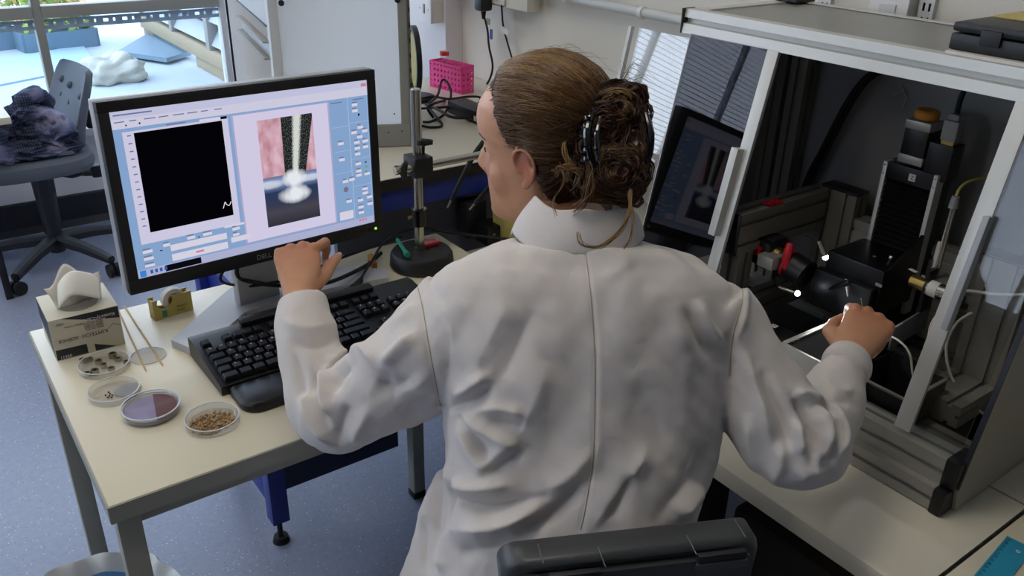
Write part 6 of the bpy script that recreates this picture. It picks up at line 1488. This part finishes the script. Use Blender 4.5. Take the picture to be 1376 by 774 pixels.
# folds: (picture polyline, half width px, height m); positive = ridge, negative = valley
FOLDS = [
 ([(562, 384), (569, 420), (579, 480), (592, 548)], 3.5, -.0022),
 ([(470, 478), (492, 470), (514, 497)], 7, .006), ([(514, 494), (540, 470), (562, 446)], 9, .010), ([(505, 508), (530, 522), (556, 505)], 13, -.010), ([(520, 440), (545, 425), (560, 405)], 9, .005),
 ([(441, 488), (438, 531), (447, 562)], 7, .010), ([(411, 520), (420, 560), (452, 598)], 8, .010), ([(428, 496), (428, 540), (447, 580)], 6, -.010), ([(470, 470), (455, 478), (442, 492)], 8, .008),
 ([(475, 492), (456, 506), (450, 530)], 6, -.008), ([(396, 470), (404, 510), (410, 545)], 7, -.006), ([(470, 540), (462, 565), (455, 596)], 9, -.007), ([(500, 545), (485, 570), (470, 592)], 9, .006),
 ([(384, 430), (410, 445), (440, 440)], 9, .004), ([(390, 460), (420, 468), (452, 460)], 7, -.004), ([(430, 420), (450, 455), (465, 470)], 10, .004), ([(530, 560), (560, 548), (588, 530)], 9, -.006), ([(525, 530), (555, 520), (580, 500)], 10, .005),
 ([(598, 549), (639, 536), (664, 515)], 7, -.011), ([(608, 538), (640, 518), (664, 498)], 10, .009), ([(606, 552), (639, 584), (664, 628)], 8, -.008), ([(618, 552), (655, 578), (700, 600)], 12, .010),
 ([(636, 549), (680, 548), (708, 558)], 7, .006), ([(655, 562), (692, 570), (704, 576)], 6, -.004), ([(614, 560), (634, 600), (655, 636)], 10, .007), ([(655, 640), (680, 622), (706, 604)], 7, -.006), ([(640, 640), (670, 610), (700, 590)], 9, .006),
 ([(606, 648), (640, 655), (690, 650)], 10, .010), ([(606, 667), (656, 682), (732, 668)], 7, -.012), ([(612, 712), (676, 706), (735, 675)], 13, .013), ([(612, 740), (650, 738), (700, 728)], 10, -.008),
 ([(685, 715), (738, 696), (792, 645)], 10, -.008), ([(730, 660), (765, 640), (800, 600)], 14, .005), ([(791, 715), (846, 640), (874, 598)], 14, .007), ([(815, 700), (852, 632)], 10, -.008), ([(908, 695), (948, 652)], 12, .008), ([(880, 700), (930, 640), (955, 590)], 12, -.006),
 ([(932, 398), (951, 438), (974, 468)], 9, .008), ([(918, 405), (938, 448), (962, 486)], 9, -.007), ([(993, 373), (998, 401), (985, 452), (980, 512)], 3.5, -.0022), ([(1002, 380), (1004, 402), (992, 452)], 6, .003),
 ([(979, 455), (981, 522), (966, 605)], 7, -.003), ([(998, 464), (1024, 540), (1040, 600)], 10, .007), ([(1018, 490), (1050, 568), (1060, 610)], 9, -.007), ([(1005, 550), (1010, 600), (1020, 640)], 10, .005),
 ([(1066, 530), (1086, 568), (1088, 616)], 6, -.011), ([(1071, 560), (1078, 610)], 6, .010), ([(1096, 538), (1110, 582), (1096, 628)], 8, .010), ([(1106, 590), (1100, 630)], 5, -.006), ([(1118, 538), (1132, 578), (1116, 618)], 8, .008), ([(1116, 560), (1121, 590), (1108, 625)], 5, -.007),
 ([(1066, 526), (1090, 532), (1118, 554)], 7, .007), ([(1090, 540), (1110, 548), (1126, 562)], 5, -.006), ([(1098, 500), (1130, 520), (1155, 525)], 7, .004), ([(1092, 512), (1120, 532), (1150, 545)], 6, -.005), ([(1070, 640), (1085, 628), (1110, 630)], 8, .006), ([(1040, 646), (1050, 620), (1052, 590)], 9, .006),
 ([(690, 400), (664, 450), (640, 505)], 20, .005), ([(720, 410), (694, 470), (668, 520)], 16, -.005), ([(600, 400), (612, 440), (618, 500)], 14, .004), ([(740, 480), (720, 540), (690, 590)], 18, .004), ([(860, 380), (900, 420), (925, 480)], 18, .004), ([(850, 500), (880, 560), (900, 620)], 22, -.004),
 ([(785, 330), (794, 400), (799, 480), (799, 560), (796, 620), (787, 680), (779, 712)], 2.6, -.0012), ([(789, 330), (800, 400), (806, 480), (806, 560), (803, 620)], 5, .0006),
 ([(604, 620), (585, 660), (560, 720)], 9, .008), ([(612, 640), (596, 690), (580, 760)], 9, -.009), ([(600, 700), (592, 740), (588, 774)], 8, .007), ([(574, 690), (566, 730), (565, 774)], 7, -.006),
 ([(1118, 468), (1140, 470), (1166, 486)], 3, -.002), ([(380, 392), (404, 384), (430, 396)], 3, -.0015),
]
px = proj(co); vdir = CAM-co; vd = np.linalg.norm(vdir, axis=1); facing = np.sum(nn_*vdir, 1)/vd; wgt = sstep(facing, .02, .35); disp = np.zeros(len(co))
for pts, w_, h_ in FOLDS:
    pts = np.array(pts, float); bb0 = pts.min(0)-w_*3.5; bb1 = pts.max(0)+w_*3.5
    ii = np.where((px[:, 0] > bb0[0]) & (px[:, 0] < bb1[0]) & (px[:, 1] > bb0[1]) & (px[:, 1] < bb1[1]) & (wgt > 0))[0]
    if len(ii) == 0: continue
    fine = np.array(catmull(list(pts), 36)) if len(pts) > 2 else np.linspace(pts[0], pts[1], 60)
    dd = np.linalg.norm(px[ii][:, None, :]-fine[None], axis=2); kk = dd.argmin(1); d_ = dd.min(1); s_ = kk/(len(fine)-1)
    taper = np.clip(np.sin(np.pi*np.clip(s_, .04, .96))*1.4, 0, 1) if abs(h_) > .0036 else 1.0
    disp[ii] += 1.7*h_*np.exp(-(d_/w_)**1.35)*taper*wgt[ii]
rng = np.random.RandomState(9)
low = np.zeros(len(co))
for f, a in ((14, .0020), (22, .0016), (34, .0011), (52, .0007), (80, .0004)):
    for _ in range(3): kv = rng.randn(3)*f; low += a*np.sin(co@kv+rng.rand()*6.28+1.5*np.sin(co@(rng.randn(3)*f*.5)))
co2 = co+nn_*(disp+low)[:, None]; setco(me, co2)
COAT = link_mesh('lab_coat', me, ['coat'], P_)
md = COAT.modifiers.new('relax', 'SMOOTH'); md.iterations = 3; md.factor = .5
bvh = BVHTree.FromPolygons([tuple(v) for v in co2], [tuple(p.vertices) for p in me.polygons])
def hit(p, off=.0009):
    r = _n(ray(p)); h_, n_, i_, d_ = bvh.ray_cast(Vector(CAM), Vector(r)); return None if h_ is None else np.array(h_)-r*off
for name, pts in (('back_seam', [(786, 334), (794, 400), (799, 480), (799, 560), (796, 620), (787, 680), (780, 712)]), ('shoulder_seam', [(561, 384), (569, 420), (579, 480), (592, 546)]), ('shoulder_seam', [(993, 373), (998, 401), (985, 452), (980, 505)])):
    fine = [hit(p) for p in catmull([V(*p) for p in pts], 14)]; fine = [p for p in fine if p is not None]
    obj(name, MB().tube(fine, .00055, 6, smooth=False), 'seam_thread', COAT)
# collar
cb_ = D(775, 306, 1.19); cc_ = D(782, 286, 1.20)
def collar(u, v):
    # u: round the neck from the left front over the back to the right front; v: inner foot -> fold -> outer fall
    a = math.radians(-35)+u*math.radians(250); e = -Fw*math.sin(a)+(-Rt)*math.cos(a)
    inn = .0555
    if v < .35: t_ = v/.35; r_ = inn+.001*t_; h_ = .004+.053*t_
    elif v < .5: t_ = (v-.35)/.15; r_ = inn+.001+.006*t_; h_ = .057+.0035*math.sin(math.pi*t_)
    else: t_ = (v-.5)/.5; r_ = .0625+.026*t_+.004*math.sin(math.pi*t_); h_ = .057-.050*t_
    lap = max(0, (math.sin(math.radians(8))-math.sin(a)))
    return D(776, 317, 1.205)+e*r_*(1+.05*abs(math.cos(a))+.10*lap)+EZ*(h_-.040*lap+.0025*math.sin(5*a))
o = obj('collar', MB().grid(collar, 60, 22), 'coat', COAT, smooth=80); md = o.modifiers.new('thickness', 'SOLIDIFY'); md.thickness = .0022
# ---- hair
def hairline(y): return np.interp(y, [-.10, -.035, -.024, -.020, -.014, -.009, .006, .019, .026, .0275, .032, .042, .060, .092], [-.088, -.086, -.070, -.045, 0, .024, .022, .024, .038, .059, .076, .091, .099, .108])
NZ, NA = 90, 110
zs = np.linspace(-.092, .119, NZ); AA = np.linspace(0, 2*math.pi, NA, endpoint=False)
grid = np.array([[head_pt(z, a) for a in AA] for z in zs]); sdist = grid[..., 2]-hairline(grid[..., 1])
cen = V(0, -.008, .02); dirs = grid-cen; dirs /= np.linalg.norm(dirs, axis=2, keepdims=True)
thick = .0015+.010*sstep(sdist, 0, .030); thick += .003*sstep(grid[..., 1], .02, -.06)*sstep(sdist, 0, .03)
pts3 = grid+dirs*thick[..., None]
W3 = np.array([hp(*q) for q in pts3.reshape(-1, 3)]); cap = MB(); fs = []
for i in range(NZ-1):
    for j in range(NA):
        q = (i*NA+j, i*NA+(j+1) % NA, (i+1)*NA+(j+1) % NA, (i+1)*NA+j)
        if min(sdist.reshape(-1)[list(q)]) > -.0005: fs.append(q)
cap.add(W3, fs); topc = len(cap.v); cap.v.append(tuple(hp(0, -.01, .1315))); 
for j in range(NA): cap.f.append(((NZ-1)*NA+j, (NZ-1)*NA+(j+1) % NA, topc)); cap.mi.append(0)
def attr(o, name, vals): o.data.attributes.new(name, 'FLOAT', 'POINT').data.foreach_set('value', np.asarray(vals, float))
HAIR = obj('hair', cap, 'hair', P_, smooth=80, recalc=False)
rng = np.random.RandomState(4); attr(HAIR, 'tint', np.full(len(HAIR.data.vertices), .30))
capb = BVHTree.FromPolygons([Vector(v) for v in cap.v], cap.f)
headb = BVHTree.FromPolygons([Vector(tuple(q)) for r_ in head_rings(64) for q in r_], [(i*64+j, i*64+(j+1) % 64, (i+1)*64+(j+1) % 64, (i+1)*64+j) for i in range(len(head_rings(64))-1) for j in range(64)])
hcw = hp(*cen)
def surf(dv):
    d_ = Vector(dv); h_ = capb.ray_cast(Vector(hcw)+d_*.3, -d_, .3)[0]
    if h_ is None: h_ = headb.ray_cast(Vector(hcw)+d_*.3, -d_, .3)[0]
    return np.array(h_) if h_ is not None else hcw+np.array(dv)*.09
BUN = D(806, 186, 1.165)
knot = _n(D(797, 182, 1.17)-hcw)
st = MB(); tints = []
def strand(pts, r, tint, n=4):
    k0 = len(st.v); st.tube(pts, r, n, smooth=False); tints.extend([tint]*(len(st.v)-k0))
def slerp(a, b2, t):
    om = math.acos(max(-1, min(1, float(a@b2)))); return (math.sin((1-t)*om)*a+math.sin(t*om)*b2)/math.sin(om) if om > 1e-4 else a
edge = []
yy = np.linspace(-.095, .092, 60)
for s in (-1, 1):
    for y in yy: edge.append((s, y))
def on_head(y, z, s):
    best = None
    for a in np.linspace(-math.pi/2, math.pi/2, 61):
        q = head_pt(z, a)
        if best is None or abs(q[1]-y) < abs(best[1]-y): best = q
    return V(s*abs(best[0]), best[1], best[2])
roots = [on_head(y, float(hairline(y)), s) for s, y in edge]
for a in np.linspace(.35, math.pi-.35, 40):      # forehead line
    zc2 = min(np.linspace(.06, .115, 60), key=lambda z: abs(z-hairline(head_pt(z, a)[1]))); roots.append(V(*head_pt(zc2, a)))
for i in range(2600):
    r0 = roots[rng.randint(len(roots))] if rng.rand() < .55 else None
    if r0 is not None: d0 = _n(hp(*(r0+rng.randn(3)*.004))-hcw)
    else:
        while True:
            d0 = _n(rng.randn(3)); q = surf(d0); ql = (q-HC)/HS; yl_, zl_ = ql@hfw/YS, ql@huv
            if zl_ > hairline(yl_)+.004: break
    kk = _n(knot+rng.randn(3)*.16); n_ = 16; L_ = rng.uniform(.45, 1.0) if r0 is None else rng.uniform(.6, 1.0); pts = []; lift = rng.rand()*.0022+.0004; wob = rng.randn(3)*.010
    for t_ in np.linspace(0, L_, n_):
        dv = _n(slerp(d0, kk, t_)+wob*math.sin(math.pi*t_)); pts.append(surf(dv)+dv*lift*math.sin(math.pi*min(1, t_*.9+.08)))
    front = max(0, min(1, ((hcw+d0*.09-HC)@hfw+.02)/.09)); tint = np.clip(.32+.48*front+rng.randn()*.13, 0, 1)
    strand(pts, [.0004, .00075, .0007, .0005], tint)
# bun: lobes, then locks wound round them
lob = [(D(806, 185, 1.165), .047, .042, .05), (D(826, 150, 1.15), .040, .032, .036), (D(850, 128, 1.15), .020, .018, .018), (D(828, 235, 1.145), .043, .038, .034), (D(852, 200, 1.15), .022, .028, .042), (D(775, 238, 1.165), .026, .022, .017), (D(786, 205, 1.165), .026, .03, .03), (D(862, 165, 1.155), .012, .014, .022), (D(800, 256, 1.15), .024, .02, .016), (D(835, 262, 1.14), .022, .018, .012)]
bm2 = MB(); RC = np.array([cr, cf, -cd]).T
for c_, a_, b2, c2 in lob: bm2.sphere(c_, a_*.93, b2*.93, c2*.93, n=20, m=14, R=RC)
me = remesh(bm2, .004, 6, .5); cob, nb2 = coords(me); cob += nb2*(.0022*np.sin(cob@V(310, 90, 260)+2*np.sin(cob@V(60, -80, 70)))+.0014*np.sin(cob@V(-400, 300, 220)+2*np.sin(cob@V(90, 80, -60))))[:, None]; setco(me, cob)
o = link_mesh('hair_bun', me, ['hair'], P_); attr(o, 'tint', np.clip(.08+.05*np.sin(cob@V(200, 150, 300)), 0, 1))
bunb = BVHTree.FromPolygons([tuple(v) for v in cob], [tuple(p.vertices) for p in me.polygons])
wts = np.array([a_*c2 for _, a_, b2, c2 in lob]); wts /= wts.sum()
locks = []
for li in range(300):
    c_, a_, b2, c2 = lob[rng.choice(len(lob), p=wts)]; tilt_ = rng.randn()*.5; th0 = rng.rand()*6.28; arc_ = rng.uniform(1.2, 3.4); lat = rng.uniform(-.6, 1.38); tone = np.clip(rng.beta(1.4, 2.4)*.85+.06, 0, 1); lif = .0012+.007*rng.rand()**3
    for _ in range(9):
        la = lat+rng.randn()*.05; t0 = th0+rng.randn()*.12; pts = []
        for t_ in np.linspace(0, arc_, 14):
            th = t0+t_; dep = math.cos(la); sp_ = V(math.cos(th)*dep, -math.sin(la+tilt_*math.sin(t_*.6)), math.sin(th)*dep)
            q = c_+RC@(sp_*V(a_, b2, c2)*1.10)
            h_ = bunb.find_nearest(Vector(q)); n_ = np.array(h_[1]); q = np.array(h_[0])+n_*(.0008+lif*math.sin(math.pi*t_/arc_)*(1+.4*math.sin(_)))
            pts.append(q)
        strand(pts, [.0003, .0008, .0008, .0003], np.clip(tone+rng.randn()*.05, 0, 1))
# loose strands
def loose(pts, dep, r=.0005, tint=.8, n=1, jit=.0015):
    for _ in range(n):
        P = [D(p[0], p[1], d_)+rng.randn(3)*jit for p, d_ in zip(pts, dep)]; strand(catmull(P, 8), [r, r, r*.5], np.clip(tint+rng.randn()*.08, 0, 1), 4)
loose([(846, 240), (846, 280), (832, 312), (806, 331), (782, 328), (776, 312)], [1.12, 1.10, 1.085, 1.075, 1.07, 1.075], .0006, .75, 9)
loose([(842, 250), (850, 290), (846, 320), (838, 334)], [1.12, 1.09, 1.075, 1.07], .0005, .7, 6)
loose([(752, 215), (758, 245), (744, 268), (748, 290)], [1.15, 1.14, 1.13, 1.12], .0005, .6, 5)
loose([(795, 215), (792, 250), (783, 272), (770, 282)], [1.11, 1.10, 1.11, 1.12], .0007, .55, 14, .003)
loose([(760, 180), (757, 205), (768, 225), (760, 240)], [1.135, 1.13, 1.13, 1.13], .0008, .75, 16, .003)
loose([(745, 232), (760, 225), (780, 232), (776, 246)], [1.14, 1.125, 1.12, 1.12], .0008, .7, 14, .003)
for _ in range(26): a = rng.rand(); loose([(690+60*a, 84+6*rng.rand()), (720+60*a+rng.randn()*12, 70+rng.randn()*6), (770+60*a+rng.randn()*12, 74+25*a+rng.randn()*8)], [1.22, 1.2, 1.18], .00025, .8, 1)
for _ in range(14): loose([(835, 110+rng.randn()*4), (850+rng.randn()*10, 92+rng.randn()*10), (868+rng.randn()*10, 105+rng.randn()*14)], [1.15]*3, .00025, .6, 1)
for _ in range(10): loose([(668, 150+rng.randn()*10), (682+rng.randn()*3, 180), (684+rng.randn()*5, 212+rng.randn()*6)], [1.215, 1.195, 1.19], .0003, .95, 1)
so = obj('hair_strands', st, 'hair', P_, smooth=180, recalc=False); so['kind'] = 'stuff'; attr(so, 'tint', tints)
# claw clip
cl = MB(); sp_ = [D(798, 150, 1.105), D(790, 172, 1.095), D(791, 198, 1.095), D(799, 226, 1.10)]
cl.tube(sp_, [.0035, .0055, .0055, .0035], 10)
sp2 = [D(806, 158, 1.10), D(802, 180, 1.088), D(803, 205, 1.088), D(806, 222, 1.10)]; cl.tube(sp2, [.0025, .004, .004, .0025], 10)
for y, x1 in ((160, 779), (171, 775), (182, 774)): cl.tube([D(795, y-2, 1.095), D((795+x1)/2, y-1, 1.098), D(x1, y+6, 1.118)], [.0042, .0036, .0022], 10)
for y in (200, 212): cl.tube([D(792, y, 1.095), D(784, y+3, 1.10), D(776, y+10, 1.12)], [.004, .0034, .002], 10)
obj('hair_clip', cl, 'clip_black', P_)
c2 = MB(); c2.tube([D(868, 152, 1.12), D(874, 180, 1.115), D(872, 208, 1.12), D(864, 226, 1.13)], [.003, .0055, .005, .003], 10); obj('hair_clip', c2, 'clip_black', P_)
# needle held in the fingertips
tp_ = D(1158, 408, 1.355); tag(obj('tweezer_tip', MB().cyl(D(1160, 418, 1.355), D(1157, 401, 1.36), .0012, .0004, 8), 'brass'), 'fine golden needle pinched in the woman\'s fingertips inside the enclosure', 'needle')
# ================================================================ THE WOMAN'S CHAIR
cz_ = .858; cA, cB = onz((688, 768), cz_), onz((1027, 730), cz_)
cd_ = _n(cB-cA); cnv = _n(V(-cd_[1], cd_[0], 0)); cnv = cnv if cnv@Fw > 0 else -cnv; cL = np.linalg.norm(cB-cA); cm_ = (cA+cB)/2
seatc = V(PELV[0], PELV[1], 0)
t = thing('work_chair', 'dark grey plastic-backed chair on which the woman sits', 'chair', seatc)
def cs(u, v, w): return cm_+cd_*u+cnv*(w-.10*0)+EZ*(v-.0)
hw_ = cL/2+.008; rr_ = .030; HB = .32
def outline(s, dz=0):
    o_ = []
    for cx_, cz2, a0, a1 in ((hw_-rr_, -rr_, 0, 90), (-hw_+rr_, -rr_, 90, 180), (-hw_+rr_+.02, -HB+rr_, 180, 270), (hw_-rr_-.02, -HB+rr_, 270, 360)):
        for a in np.linspace(a0, a1, 8): o_.append((cx_*s+rr_*math.cos(math.radians(a))*s, cz2+rr_*math.sin(math.radians(a))*s-dz))
    return o_
def bowed(u, v, w): return cs(u, v, w+.10*(u/hw_)**2*.35-.10*v*-.0)
rings = []
for s, w_, dz in ((.94, -.014, .004), (.985, -.012, .001), (1, -.006, 0), (1, .022, 0), (.97, .028, .003)): rings.append([bowed(u, v, w_) for u, v in outline(s, dz)])
bk = obj('backrest', MB().loft(rings), 'chair_grey', t, smooth=50)
pl2 = [[bowed(u*.93, v*.93-.016, w_) for u, v in outline(1)] for w_ in (-.020, -.012)]
obj('back_panel', MB().loft(pl2), 'chair_grey', bk, smooth=50)
for u0 in (-.5, .62):
    u = u0*hw_; c_ = bowed(u, -.010, -.0155); obj('grip_slot', MB().frame_box(c_, cd_, EZ, cnv, .030, .0055, .004, bev=.002), 'black_satin', bk); obj('slot_lip', MB().frame_box(bowed(u, -.0205, -.0185), cd_, EZ, cnv, .032, .005, .003, bev=.002), 'chair_grey', bk)
    for e in (-.034, .034): obj('seam_line', MB().frame_box(bowed(u+e, .0006, .004), cd_, EZ, cnv, .0005, .0006, .016), 'dark_panel', bk)
obj('screw_cover', MB().cyl(bowed(.72*hw_, -.075, -.0205), bowed(.72*hw_, -.075, -.018), .004, n=14), 'black_satin', bk)
sr = [[seatc+Rt*(.21*s*math.copysign(abs(math.cos(a))**.6, math.cos(a)))+Fw*(.04+.21*s*math.copysign(abs(math.sin(a))**.6, math.sin(a)))+EZ*z for a in np.linspace(0, 2*math.pi, 32, endpoint=False)] for z, s in ((.385, .9), (.395, .98), (.415, 1), (.43, .95), (.432, .6))]
obj('seat', MB().loft(sr), 'chair_grey', t)
bs = cm_-EZ*.28; obj('back_stem', MB().tube([seatc+EZ*.37, seatc*.5+V(bs[0], bs[1], 0)*.5+EZ*.365-Fw*.04, V(bs[0], bs[1], .44)-cnv*.012, V(bs[0], bs[1], .62)-cnv*.008], .016, 10), 'black_satin', t)
obj('gas_column', MB().cyl(seatc+EZ*.08, seatc+EZ*.38, .026, n=20), 'black_satin', t)
for i in range(5):
    a = .3+i*2*math.pi/5; e = V(math.cos(a), math.sin(a), 0)
    g_ = obj('base_arm', MB().tube([seatc+EZ*.10, seatc+e*.14+EZ*.095, seatc+e*.27+EZ*.07], [.024, .020, .015], 10), 'black_satin', t)
    sv = V(-e[1], e[0], 0); obj('castor', MB().cyl(seatc+e*.27+EZ*.026-sv*.018, seatc+e*.27+EZ*.026+sv*.018, .026, n=18), 'black_rubber', g_)
